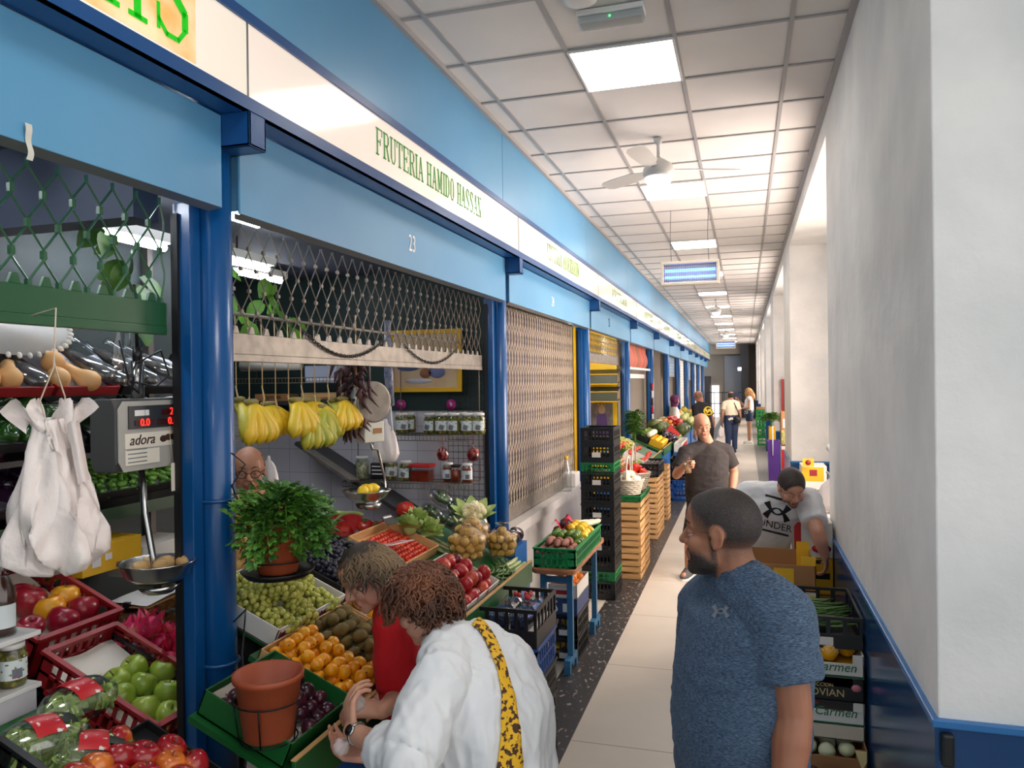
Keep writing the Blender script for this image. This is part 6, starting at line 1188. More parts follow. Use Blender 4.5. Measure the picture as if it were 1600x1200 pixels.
b = MB(); b.ell((-2.3, 11.3, 2.42), .09); tag(b.build('bulb_lamp', mat('lit bulb', (255, 255, 255), .4, emit=((255, 252, 244), 70))), 'white glowing bulb behind the short grille of the yellow stall', 'lamp')
# striped cloth and plain shutters of the next stalls
m_strc = mat('striped cloth', (206, 96, 84), .8, var=2.2, c2=(150, 96, 74), stops=(.42, .5), vscale=(1, 9, .3))
t = thing('cloth_blind', 'red and brown striped cloth rolled over the next stall', 'blind', (-1.97, 12.9, 0)); b = MB(); b.sheet(lambda u, v: (.02+.09*sin(pi*min(1, v*1.1))*(1-v)+.008*sin(u*60), .02+2.9*u, 2.24+.42*v), 60, 8); b.build('cloth', m_strc, t); MB().bx(-.02, .12, 0, 2.95, 2.2, 2.24).build('pole', m_white, t, bevel=.005); MB().bx(-.03, .0, 0, 2.95, 2.05, 2.13).build('bar', m_white, t)
def slat(label, y0, y1, zb, m):
    t = thing('slat_shutter', label, 'shutter', (-1.98, y0, 0)); b = MB(); n = int((2.66-zb)/.09)
    for k in range(n): z = zb+.05+(2.66-zb-.05)*k/n; b.bx(-.012, .006, 0, y1-y0, z, z+(2.66-zb-.05)/n-.008)
    b.build('slats', m, t); MB().bx(-.015, .012, 0, y1-y0, zb, zb+.05).build('bottom_bar', m_alu, t)
m_slb = mat('blue grey slat', (120, 150, 178), .5); m_slw = mat('off white slat', (214, 210, 204), .5)
for i, (k, zb) in enumerate([(7, 2.1), (8, .9), (9, 2.0), (10, .9), (11, .9)]): slat('%s shutter %s, %s beyond the striped cloth' % ('pale grey' if zb < 1 else 'blue grey', 'pulled down' if zb < 1 else 'half raised', ORD[i]), POSTS[k]+.14, POSTS[k+1]-.16 if k < 12 else POSTS[k]+3, zb, m_slw if zb < 1 else m_slb)
q = AX(1026, 620, -1.9); t = thing('hanging_packets', 'strip of red and white packets hanging by the blue posts', 'packets', (-1.84, 16.15, 1.95))
for k in range(7): b = MB(); b.bx(-.015, .015, -.09, .09, -.16*k-.14, -.16*k); b.build('packet', [m_redink, m_white, m_dryp][k % 3], t, bevel=.005)
t = thing('black_crate', 'black crate stack end beside the walking man', 'crate', (-1.05, 13.2, .35))
crate_parts(t, .3, .5, .35, m_cblack, 6); t = thing('blue_crate', 'blue crate under the black crate beside the walking man', 'crate', (-1.05, 13.2, .003)); crate_parts(t, .3, .5, .34, m_cblue, 6)
# ================================================================ BOXES ALONG THE RIGHT WALL
m_green_t = mat('green script print', (30, 110, 70), .5); m_redt = mat('dark red print', (150, 30, 40), .5); m_ply = mat('cream wood', (206, 196, 176), .7)
x0, x1 = .13, .53; xc = .33
def rbox(label, z0, z1, y0, y1, m, xa=x0, xb=x1, nm='produce_carton', cut=True):
    t = thing(nm, label, 'carton', ((xa+xb)/2, (y0+y1)/2, z0)); L, W, H = xb-xa, y1-y0, z1-z0; carton(t, L, W, H, m, low=H*.62 if cut else None)
    if cut:
        for s in (-1, 1):
            for e in (-1, 1): MB().bx(min(s*L/2, s*(L/2-.05)), max(s*L/2, s*(L/2-.05)), min(e*W/2, e*(W/2-.006)), max(e*W/2, e*(W/2-.006)), H*.6, H).build('corner', m, t)
    return t
def front(t, y, z, s, w_, m, sx=1, shear=0, nm='lettering', x=0): text(s, nm, m, w_, t, (x, y, z), FACE_Y, sx=sx, shear=shear)
D = .30
t = rbox('low carton of dark fruit with a price card on the floor by the dado', .004, .13, 3.70, 4.10, m_card); heap(K_nect, lambda y, x, l: V((.19+x, 3.76+y, .085+.04*l)), (5, 5, .065, .068, 2), 'dark fruit in the floor carton', 'dark fruit on the floor')
for o in bpy.data.objects:
    if o.get('group') == 'dark fruit on the floor': o.data = K_plum.o.data
c_ = card('price_card', 'small white card numbered 3 on the dark fruit', (.36, 3.80, .165), .07, .07, .5, m_white, 0, m_black, .3); text('3', 'number', m_black, .06, c_, (0, 0, .004), None)
rbox('brown carton of pale round vegetables under the cream crate', .135, .25, 3.92, 4.30, m_card); heap(K_kohl, lambda y, x, l: V((.19+x, 3.99+y, .20)), (4, 3, .088, .09, 1), 'pale vegetable in the brown carton', 'pale vegetables'); b = MB(); b.poly([(0, 0), (.05, 0), (.05, -.05), (.03, -.09)], 0, .003, FACE_Y); tag(b.build('corner_card', mat('cream printed card', (226, 208, 150), .6), None, (.475, 3.912, .25)), 'cream card at the corner of the brown carton', 'card')
t = thing('wooden_crate', 'cream wooden tray between brown carton and lettered cartons', 'crate', (xc, 4.15, .253)); carton(t, .4, .3, .07, m_ply)
for k, (z0, lab) in enumerate(((.325, 'lower white carton with green script against the wall'), (.555, 'upper white carton with green script, holding netted fruit'))):
    t = rbox(lab, z0, z0+.112, 4.0, 4.30, m_cardw); front(t, -.152, .062 if k == 0 else .05, 'Mª Carmen', .062, m_green_t, .95, .25, x=.03); MB().bx(-.075, -.005, -.1515, -.1505, .094 if k == 0 else .080, .103 if k == 0 else .089).build('red_print', m_redt, t); MB().bx(-.2, .2, -.1515, -.1505, .006, .012).build('green_line', m_green_t, t); b = MB(); b.lathe([(0, 0), (.018, 0), (.018, .002), (0, .002)], 18, R=FACE_Y); b.build('red_badge', m_redink, t, (-.125, -.1505, .05))
    if k: MB().bx(-.19, .19, -.14, .14, .03, .04).build('yellow_liner', m_cardy, t)
t = rbox('black carton with gold lettering between the two white cartons', .44, .552, 4.0, 4.30, m_cblack); front(t, -.152, .038, 'ALJOVIAN', .05, mat('gold print', (196, 178, 120), .5), 1.0, 0); front(t, -.152, .075, 'SELECCION', .024, mat('gold print', (196, 178, 120), .5), 1.0); b = MB(); b.lathe([(0, 0), (.022, 0), (.022, .002), (0, .002)], 18, R=FACE_Y, sy=.8); b.build('badge', mat('pink badge', (206, 130, 140), .5), t, (.165, -.1505, .07))
for i in range(4): K_net.put((.20+.09*i, 4.08+.08*(i % 2), .655), rx(2.6), .95, 'netted yellow fruit in the upper script carton, %s from the wall' % ORD[3-i], 'netted fruit by the wall')
zb2 = .675; t = thing('black_crate', 'black crate of long green beans on top of the lettered cartons', 'crate', (.34, 4.34, zb2)); m_ = m_cblack
MB().bx(-.19, .19, -.28, .28, 0, .006).build('bottom', m_, t)
for (L, a, off) in ((.38, 0, (0, -.28, 0)), (.38, 0, (0, .28, 0)), (.56, pi/2, (-.19, 0, 0)), (.56, pi/2, (.19, 0, 0))): slotside(t, L, .155, rz(a), off, m_, 5)
MB().bx(-.02, .06, -.2865, -.2855, .015, .055).build('card', m_cardw, t); MB().bx(-.055, -.025, -.2865, -.2855, .015, .055).build('card', m_redt, t)
heap(K_bean, lambda y, x, l: V((.22+x, 4.14+y, zb2+.085+.013*l)), (4, 15, .075, .027, 4), 'green bean in the black crate by the wall', 'beans by the wall', rot=lambda: rz(U(-.45, .45)) @ ry(U(-.12, .12)), jit=.5)
# boxes around the stooping man
t = brick('banana_box', 'white printed box under the open brown box', 'box', -.06, .38, 4.75, 5.2, .40, .76, m_cardw)
for k in range(5): MB().bx(-.1+.05*k, -.07+.05*k, -.2265, -.2255, .2, .26).build('print', mat('navy print', (40, 40, 110), .6), t)
MB().bx(.12, .219, -.2265, -.2255, .2, .34).build('print', m_cardy, t); MB().bx(.22, .221, -.2, .2, .2, .34).build('print', m_cardy, t)
t = brick('banana_box', 'lowest printed box on the floor in front of the stooping man', 'box', -.06, .38, 4.75, 5.2, .004, .39, m_cardw); MB().bx(-.15, .1, -.2265, -.2255, .05, .2).build('print', mat('navy print', (40, 40, 110), .6), t)
t = thing('open_box', 'open brown cardboard box with yellow corners below the stooping man', 'box', (.15, 4.98, .765)); carton(t, .46, .46, .15, m_card); 
for s in (-1, 1):
    for e in (-1, 1): b = MB(); b.bx(min(s*.23, s*.15), max(s*.23, s*.15), e*.218-.003, e*.218+.003, .0, .20); b.build('yellow_corner', m_cardy, t)
b = MB(); b.bx(-.001, .11, -.2315, -.2305, .01, .13); b.build('printed_panel', m_cardy, t); MB().bx(.231, .232, -.22, .22, .0, .06).build('printed_panel', m_cardy, t)
heap(K_corn, lambda y, x, l: V((.31+x, 4.62+y, .3+.02*l)), (2, 2, .05, .04, 3), 'leek between the bean crate and open box', 'leeks by the open box', rot=lambda: rx(.9) @ rz(pi/2))
b = MB(); b.bx(.2, .42, 4.66, 4.74, .004, .27); tag(b.build('leek_carton', m_cardw), 'narrow white carton holding leeks by the open box', 'carton')
t = brick('fruit_box', 'white and red fruit box against the pillar end', 'box', .30, .538, 5.42, 5.74, .82, 1.05, m_cardw); MB().bx(-.119, -.075, -.1615, -.1605, .0, .23).build('red_band', m_redink, t); b = MB(); b.lathe([(0, 0), (.06, 0), (.06, .002), (0, .002)], 20, R=FACE_Y, sy=.5); b.build('red_oval', m_redink, t, (.05, -.1605, .06)); text('Cas', 'lettering', m_white, .045, t, (.05, -.164, .06), FACE_Y, shear=.2)
t = brick('fruit_box', 'yellow fruit box with handle slots under the red and white one', 'box', .30, .538, 5.42, 5.74, .58, .815, m_cardy); MB().bx(.0, .1, -.1615, -.16, .1, .14).build('handle_slot', m_black, t); MB().bx(.0, .09, -.1615, -.16, .2, .225).build('handle_slot', m_black, t); MB().bx(-.1, -.02, -.1615, -.1605, .02, .09).build('print', m_cardw, t)
t = brick('fruit_box', 'plain brown box low against the pillar end', 'box', .33, .538, 5.42, 5.74, .30, .575, m_card); MB().bx(.04, .1, -.1615, -.16, .12, .16).build('handle_slot', m_black, t); brick('fruit_box', 'white box on the floor against the pillar end', 'box', .30, .538, 5.42, 5.74, .004, .295, m_cardw)
film_bag('white_bag', 'clear white plastic bag on the boxes behind the reaching arm', V((.66, 6.35, 1.28)), .16, .3, m_pbag, seed=11)
brick('fruit_box', 'white carton under the plastic bag in the window recess', 'box', .48, .92, 6.1, 6.6, .004, .97, m_cardw)
t = brick('banana_box', 'yellow and white carton leaning by the second pillar', 'box', .60, .86, 9.2, 9.6, .55, 1.02, m_cardw); MB().bx(-.13, .1, -.2015, -.2005, .3, .46).build('print', m_cardy, t); MB().bx(-.1, .05, -.2015, -.2005, .12, .22).build('print', mat('violet print', (90, 40, 90), .5), t); MB().bx(-.05, .03, -.2035, -.2015, .36, .43).build('print', m_redt, t)
brick('banana_box', 'yellow carton under the leaning one by the second pillar', 'box', .58, .9, 9.15, 9.6, .004, .545, m_cardy); t = thing('yellow_flap', 'small yellow printed flap standing over the cartons by the pillar', 'card', (.66, 9.1, 1.025)); MB().bx(-.06, .06, 0, .006, 0, .09).build('card', m_cardy, t); b = MB(); b.lathe([(0, 0), (.03, 0), (.03, .002), (0, .002)], 16, R=FACE_Y); b.build('mark', m_redt, t, (0, -.001, .045))
t = thing('handrail', 'white rounded rail end and metal guard by the first window recess', 'rail', (.62, 6.0, 0)); b = MB(); b.tube([(0, 0, 0), (0, 0, 1.42), (.0, .03, 1.46), (.0, .3, 1.47)], .035, 10); b.build('rail', m_white, t); b = MB()
for k in range(8): b.tube([(.0, .03+.07*k, .1), (0, .03+.07*k, 1.25)], .006, 5)
b.tube([(0, 0, 1.25), (0, .6, 1.25)], .01, 6); b.build('guard', m_grey, t)
b = MB(); b.cb((0, 0, 0), (.035, .03, .1)); tag(b.build('wall_bracket', m_black, None, (.575, 2.605, .87), bevel=.008), 'small black bracket on the blue dado of the nearest pillar', 'bracket')
# farther goods on the window side
t = thing('purple_bin', 'tall purple plastic bin by the window recess', 'bin', (.46, 14, 0)); b = MB(); b.loft([[(-x, -y, z), (x, -y, z), (x, y, z), (-x, y, z)] for x, y, z in ((.08, .17, .003), (.1, .2, .94), (.085, .185, .94), (.07, .16, .1))], smooth=False); b.build('bin_body', mat('purple plastic', (84, 48, 136), .45), t); MB().tube([(-.02, -.21, .7), (-.02, -.21, .95), (-.015, -.1, 1.2)], .008, 6).build('strap', m_white, t)
for i, (z0, z1, m, lab) in enumerate(((.004, .35, m_cardw, 'lowest carton beside the purple bin'), (.36, .82, m_cardw, 'white and red carton beside the purple bin'), (.84, 1.42, m_card, 'open carton of green vegetables beside the purple bin'))):
    t = brick('veg_carton', lab, 'carton', .60, .9, 14.3, 14.7, z0, z1, m)
    if i == 1: MB().bx(-.149, -.08, -.2015, -.2005, 0, .4).build('print', m_redink, t); b = MB(); b.ell((.06, -.2, .3), (.07, .002, .05)); b.build('print', m_redink, t); b = MB(); b.ell((-.03, -.2, .36), (.04, .002, .03)); b.build('print', m_green_t, t)
    if i == 2: MB().bx(-.12, .02, -.2015, -.2005, .3, .46).build('card', m_cardw, t); MB().bx(-.149, .149, -.202, -.2005, .02, .26).build('green_print', mat('leaf print', (120, 140, 60), .6, var=12, c2=(216, 190, 120)), t)
t = brick('stand_box', 'yellow striped stand behind the purple bin', 'box', .42, .54, 15.2, 15.6, .004, 1.1, m_cardy)
t = thing('leafy_plant', 'leafy green bunch on the yellow stand', 'plant', (.47, 15.4, 1.105)); MB().tube([(0, 0, 0), (0, 0, .1)], .02, 8).build('stem', m_pstem, t)
for k in range(24): o = link('sprig', SPR[k % 6], t, (0, 0, .04+.12*k/24)); o.rotation_euler = (0, -.4, k*2.4); o.scale = (1.1,)*3
kk = mk_crate('green_crate', .26, .4, .26, m_lgreen, 6)
for i in range(4): kk.put((.47 if i < 2 else .44, 24.5, .004+.268*i), None, None, 'bright green tall crate by the far pillar, %s from the floor' % ORD[i], 'bright green crates')
t = thing('wooden_tray', 'pale wooden tray over the bright green crates', 'tray', (.47, 24.5, 1.08)); carton(t, .3, .42, .08, m_wood)
# extinguisher cabinet and its sign
t = thing('hose_cabinet', 'red framed fire cabinet on the third pillar', 'cabinet', (.90, 16.39, 1.02)); b = MB(); b.bx(-.2, .2, -.14, 0, 0, .98); b.build('case', mat('fire red paint', (176, 36, 36), .4), t, bevel=.006); MB().bx(-.16, .16, -.146, -.141, .05, .93).build('glass_front', mat('dark glass', (70, 54, 56), .1), t)
t = thing('fire_sign', 'white and red fire sign over the cabinet', 'sign', (.92, 16.395, 2.16)); MB().bx(-.16, .16, -.008, 0, -.08, .26).build('plate', m_white, t); m_ = m_redink; b = MB(); b.bx(-.14, -.08, -.012, -.008, 0, .24); b.bx(-.08, .14, -.012, -.008, .18, .24); b.bx(-.08, .06, -.012, -.008, .06, .12); b.build('mark', m_, t); MB().bx(-.14, .14, -.012, -.008, -.07, -.02).build('caption', m_, t)
t = thing('floor_slip', 'white paper slip lying on the floor by the aisle strip', 'paper', AZ(858, 1078, .006), .5); MB().bx(-.05, .05, -.03, .03, 0, .002).build('sheet', m_white, t)
# gate and glass at the corridor end
t = thing('metal_gate', 'dark metal gate rails near the corridor end', 'gate', (-.9, 40.2, 0)); b = MB()
for x in (-1, -.6, -.2, .2, .6, 1.0): b.tube([(x, 0, 0), (x, 0, 1.4)], .02, 6)
for z in (.3, .8, 1.36): b.tube([(-1, 0, z), (1, 0, z)], .02, 6)
b.build('rails', m_black, t); MB().bx(.2, .6, -.02, .02, .3, 1.36).build('panel', mat('navy panel', (40, 56, 92), .5), t)
t = thing('box_lamp', 'small square white lamp on the dark column at the corridor end', 'lamp', (-.26, YEND-1.45, 2.55)); MB().bx(-.1, .1, -.05, .1, -.1, .1).build('housing', m_black, t); MB().bx(-.085, .085, -.055, -.05, -.085, .085).build('lit_face', mat('lit face', (250, 252, 255), .4, emit=((250, 252, 255), 3)), t)
# ================================================================ PEOPLE
SKIN = {'tan': mat('tan skin', (158, 106, 78), .5, sss=.12, var=7, c2=(142, 90, 66)), 'fair': mat('fair skin', (214, 162, 136), .5, sss=.15, var=7, c2=(202, 144, 120)), 'mid': mat('mid skin', (190, 138, 110), .5, sss=.12, var=7, c2=(176, 120, 94))}
m_eye = mat('eye white', (186, 176, 168), .3); m_iris = mat('dark iris', (40, 26, 18), .15); m_lip = mat('lip', (156, 86, 80), .45); m_lipd = mat('lip tan', (120, 70, 60), .45)
def hair_mat(n, c, c2): return mat(n, c, .55, var=60, c2=c2, vscale=(1, 1, .25), bump=(220, .5, .003))
m_hblack = hair_mat('black cropped hair', (24, 21, 20), (40, 36, 33)); m_hfade = mat('shaved hair over skin', (74, 56, 46), .6, var=160, c2=(92, 68, 54)); m_hgrey = mat('grey stubble', (120, 92, 76), .6, var=160, c2=(142, 108, 88))
m_hcurl = mat('reddish brown curls', (126, 76, 48), .5, var=9, c2=(74, 44, 30)); m_hwave = mat('ash brown waves', (136, 112, 82), .5, var=9, c2=(64, 52, 42)); m_hblond = mat('blond hair', (206, 160, 104), .5, var=9, c2=(170, 120, 70))
def frame(f, u):
    f = V(f).normalized(); u = V(u); u = (u-f*u.dot(f)).normalized(); return Matrix((f, u.cross(f), u)).transposed()      # local x fwd, y left, z up
def head_shape(b, c, R, s=1.0, fine=True, jaw=1.0):
    def E(p, r): b.ell(c+R @ (V(p)*s), tuple(x*s for x in r), 20, 13, R)
    def Cp(p, q, r1, r2): b.cap(c+R @ (V(p)*s), c+R @ (V(q)*s), r1*s, r2*s, 10)
    E((-.012, 0, .024), (.096, .076, .089)); E((.020, 0, -.042), (.066, .060*jaw, .074)); E((.055, 0, -.086), (.034, .034*jaw, .034)); E((.03, 0, .03), (.062, .064, .07))
    if fine:
        for y in (-1, 1):
            Cp((.076, .012*y, .021), (.060, .05*y, .016), .0115, .010); E((.056, .038*y, -.032), (.028, .024, .026)); E((-.002, .075*y, -.012), (.016, .007, .028)); [Cp((-.004+.0165*cos(a0), (.080+.003*cos(a0+2))*y, -.008+.026*sin(a0)), (-.004+.0165*cos(a0+.5), (.080+.003*cos(a0+2.5))*y, -.008+.026*sin(a0+.5)), .0045, .0045) for a0 in [.3+.5*k for k in range(9)]]; E((.002, .080*y, -.034), (.008, .006, .009)); E((.028, .05*y, -.066), (.036, .014, .03)); E((.090, .013*y, -.036), (.009, .008, .007))
        Cp((.082, 0, .008), (.104, 0, -.028), .0085, .0125); Cp((.087, -.017, -.061), (.087, .017, -.061), .0075, .0075); Cp((.083, -.014, -.073), (.083, .014, -.073), .0085, .0085); E((.074, 0, -.104), (.018, .022, .016))
def capsules(b, pts, rs, n=12):
    for i in range(len(pts)-1): b.cap(pts[i], pts[i+1], rs[i], rs[i+1], n)
def hand_shape(b, w, d, n, side, curl=(.5, .6, .7, .8), thumb=.5, s=1.0, spread=.04):
    """w wrist, d finger direction, n palm normal, side +1 when the thumb lies along d x n"""
    d = V(d).normalized(); n = V(n); n = (n-d*n.dot(d)).normalized(); a = d.cross(n)*side
    L = (.040, .044, .041, .032)
    for k in range(4):
        o = (1.5-k)*.0205*s; kn = w+d*(.088-.006*abs(k-1))*s+a*o; b.cap(w+a*o*.55+d*.008*s, kn, .0125*s, .0105*s, 10); p = kn; dd = (d+a*(1.5-k)*spread).normalized(); ang = 0
        for j, (f, r) in enumerate(((1, .0095), (.68, .0086), (.52, .0078))):
            ang += curl[k]*(1.0, 1.05, .7)[j]; v = dd*cos(ang)+n*sin(ang); q = p+v*L[k]*f*s; b.cap(p, q, r*s*1.04, r*s*.94, 9); p = q
    b.ell(w+d*.045*s-n*.001, (.046*s, .036*s, .013*s), 14, 9, Matrix((d, a, n)).transposed())
    t0 = w+d*.018*s+a*.026*s+n*.006*s; t1 = t0+(d*.7+a*.75+n*thumb*.5).normalized()*.042*s; t2 = t1+(d*.9+a*.25+n*thumb).normalized()*.034*s; t3 = t2+(d*.9-a*.05+n*thumb*1.3).normalized()*.026*s
    capsules(b, [t0, t1, t2, t3], [.0145*s, .0115*s, .0102*s, .0085*s], 9)
def torso(b, lev, left, n=28, grow=0, k0=0, k1=99):
    cs = [V(l[0]) for l in lev]; rings = []
    for i, (c, w, d) in enumerate(lev):
        t = (cs[min(i+1, len(cs)-1)]-cs[max(i-1, 0)]).normalized(); l = (left-t*left.dot(t)).normalized(); f = l.cross(t)
        ring = []
        for j in range(n):
            q = 2*pi*j/n; x, y = cos(q), sin(q); x = math.copysign(abs(x)**.86, x); y = math.copysign(abs(y)**.86, y); ring.append(cs[i]+l*x*(w+grow)+f*y*(d+grow))
        rings.append(ring)
    b.loft(rings[k0:k1])
def interp(lev, n=4):
    out = []
    for i in range(len(lev)-1):
        for k in range(n): q = k/n; q2 = q*q*(3-2*q)*.5+q*.5; out.append((V(lev[i][0]).lerp(V(lev[i+1][0]), q), lev[i][1]*(1-q2)+lev[i+1][1]*q2, lev[i][2]*(1-q2)+lev[i+1][2]*q2))
    out.append((V(lev[-1][0]), lev[-1][1], lev[-1][2])); return out
def wrinkle(o, amp, fr, seed=0, ax=None):
    me = o.data; nm = [v.normal.copy() for v in me.vertices]
    for v, n_ in zip(me.vertices, nm):
        p = V(v.co); p = V((p.x*fr[0], p.y*fr[1], p.z*fr[2]))+V((seed, 0, 0)); q = noise.noise(p)+.5*noise.noise(p*2.1); v.co = v.co+n_*(amp*(1-abs(q)*2.2))
    me.update()
def smooth_in(*ds):
    """0 at the edge of a region, 1 well inside it; ds are signed distances in metres over their blend widths"""
    return max(0.0, min(1.0, min(ds)))
def blend_hair(nm, hair, skin):
    """hair that thins out to bare skin where the weight w falls"""
    if nm in MATS: return MATS[nm]
    m = mat(nm, hair, .62, var=150, c2=tuple(min(255, x+14) for x in hair), bump=(240, .35, .002)); nt = m.node_tree; N = nt.nodes; L = nt.links; b = N['Principled BSDF']
    at = N.new('ShaderNodeAttribute'); at.attribute_name = 'w'; no = N.new('ShaderNodeTexNoise'); no.inputs['Scale'].default_value = 420; mr = N.new('ShaderNodeMath'); mr.operation = 'MULTIPLY_ADD'; mr.inputs[1].default_value = .9; mr.inputs[2].default_value = -.45
    tc = N.new('ShaderNodeTexCoord'); L.new(tc.outputs['Object'], no.inputs['Vector']); L.new(no.outputs['Fac'], mr.inputs[0]); ad = N.new('ShaderNodeMath'); ad.use_clamp = True; L.new(at.outputs['Fac'], ad.inputs[0]); L.new(mr.outputs[0], ad.inputs[1])
    mi = N.new('ShaderNodeMix'); mi.data_type = 'RGBA'; L.new(ad.outputs[0], mi.inputs[0]); mi.inputs[6].default_value = rgb(skin); old = b.inputs['Base Color'].links[0].from_socket; L.new(old, mi.inputs[7]); L.new(mi.outputs[2], b.inputs['Base Color']); return m
def coat(body, H, w, off, nm, m, parent):
    """short hair lying on the head, weight w(q) in head coordinates"""
    me = body.data; use = {}; vs = []; fs = []; ws = []; wv = {}
    for p in me.polygons:
        if (p.center-coat.c).length > .2: continue
        if w(H(p.center)) <= 0: continue
        f = []
        for i in p.vertices:
            if i not in use: v = me.vertices[i]; k = w(H(v.co)); use[i] = len(vs); vs.append(tuple(v.co+v.normal*(.0006+off*k))); ws.append(k)
            f.append(use[i])
        fs.append(f)
    m2 = bpy.data.meshes.new(nm); m2.from_pydata(vs, [], fs); m2.materials.append(m); m2.polygons.foreach_set('use_smooth', [True]*len(fs)); a = m2.attributes.new('w', 'FLOAT', 'POINT'); a.data.foreach_set('value', ws); m2.update(); return link(nm, m2, parent)
coat.c = V((0, 0, 0))
def ear(q): return 9 if abs(q.y) < .070 else (((q.x+.004)/.022)**2+((q.z+.010)/.034)**2-1)*3
def peel(body, pred, off, nm, m, parent, taper=None):
    """a layer that lies on the body where pred holds"""
    me = body.data; use = {}; vs = []; fs = []
    for p in me.polygons:
        if pred(p.center):
            f = []
            for i in p.vertices:
                if i not in use: v = me.vertices[i]; use[i] = len(vs); k = off*(taper(v.co) if taper else 1); vs.append(tuple(v.co+v.normal*k))
                f.append(use[i])
            fs.append(f)
    m2 = bpy.data.meshes.new(nm); m2.from_pydata(vs, [], fs); m2.materials.append(m); m2.polygons.foreach_set('use_smooth', [True]*len(fs)); m2.update()
    o = link(nm, m2, parent); s = o.modifiers.new('t', 'SOLIDIFY'); s.thickness = off*.9; s.offset = -1; return o
def eyes(t, c, R, s=1.0, look=(1, 0, -.1)):
    for y in (-1, 1):
        p = c+R @ (V((.0695, .031*y, -.005))*s); b = MB(); b.ell(p, .0118*s, 14, 10); e = b.build('eye', m_eye, t); b = MB(); b.ell(p+R @ V(look).normalized()*.0068*s, .0064*s, 10, 8); b.build('iris', m_iris, e)
        b = MB(); b.ell(p+R @ (V((.0012, 0, .0042))*s), (.0130*s, .0140*s, .0096*s), 14, 8, R); b.ell(p+R @ (V((.0006, 0, -.0068))*s), (.0128*s, .0138*s, .0062*s), 14, 8, R); b.build('eyelid', t['skin_m'] and MATS[t['skin_m']], t)
def brows(t, c, R, m, s=1.0, th=.0042):
    for y in (-1, 1): b = MB(); b.tube([c+R @ (V(p)*s) for p in ((.087, .012*y, .021), (.083, .028*y, .029), (.070, .047*y, .024))], [th*.8*s, th*s, th*.4*s], 8, flat=.8); b.build('eyebrow', m, t)
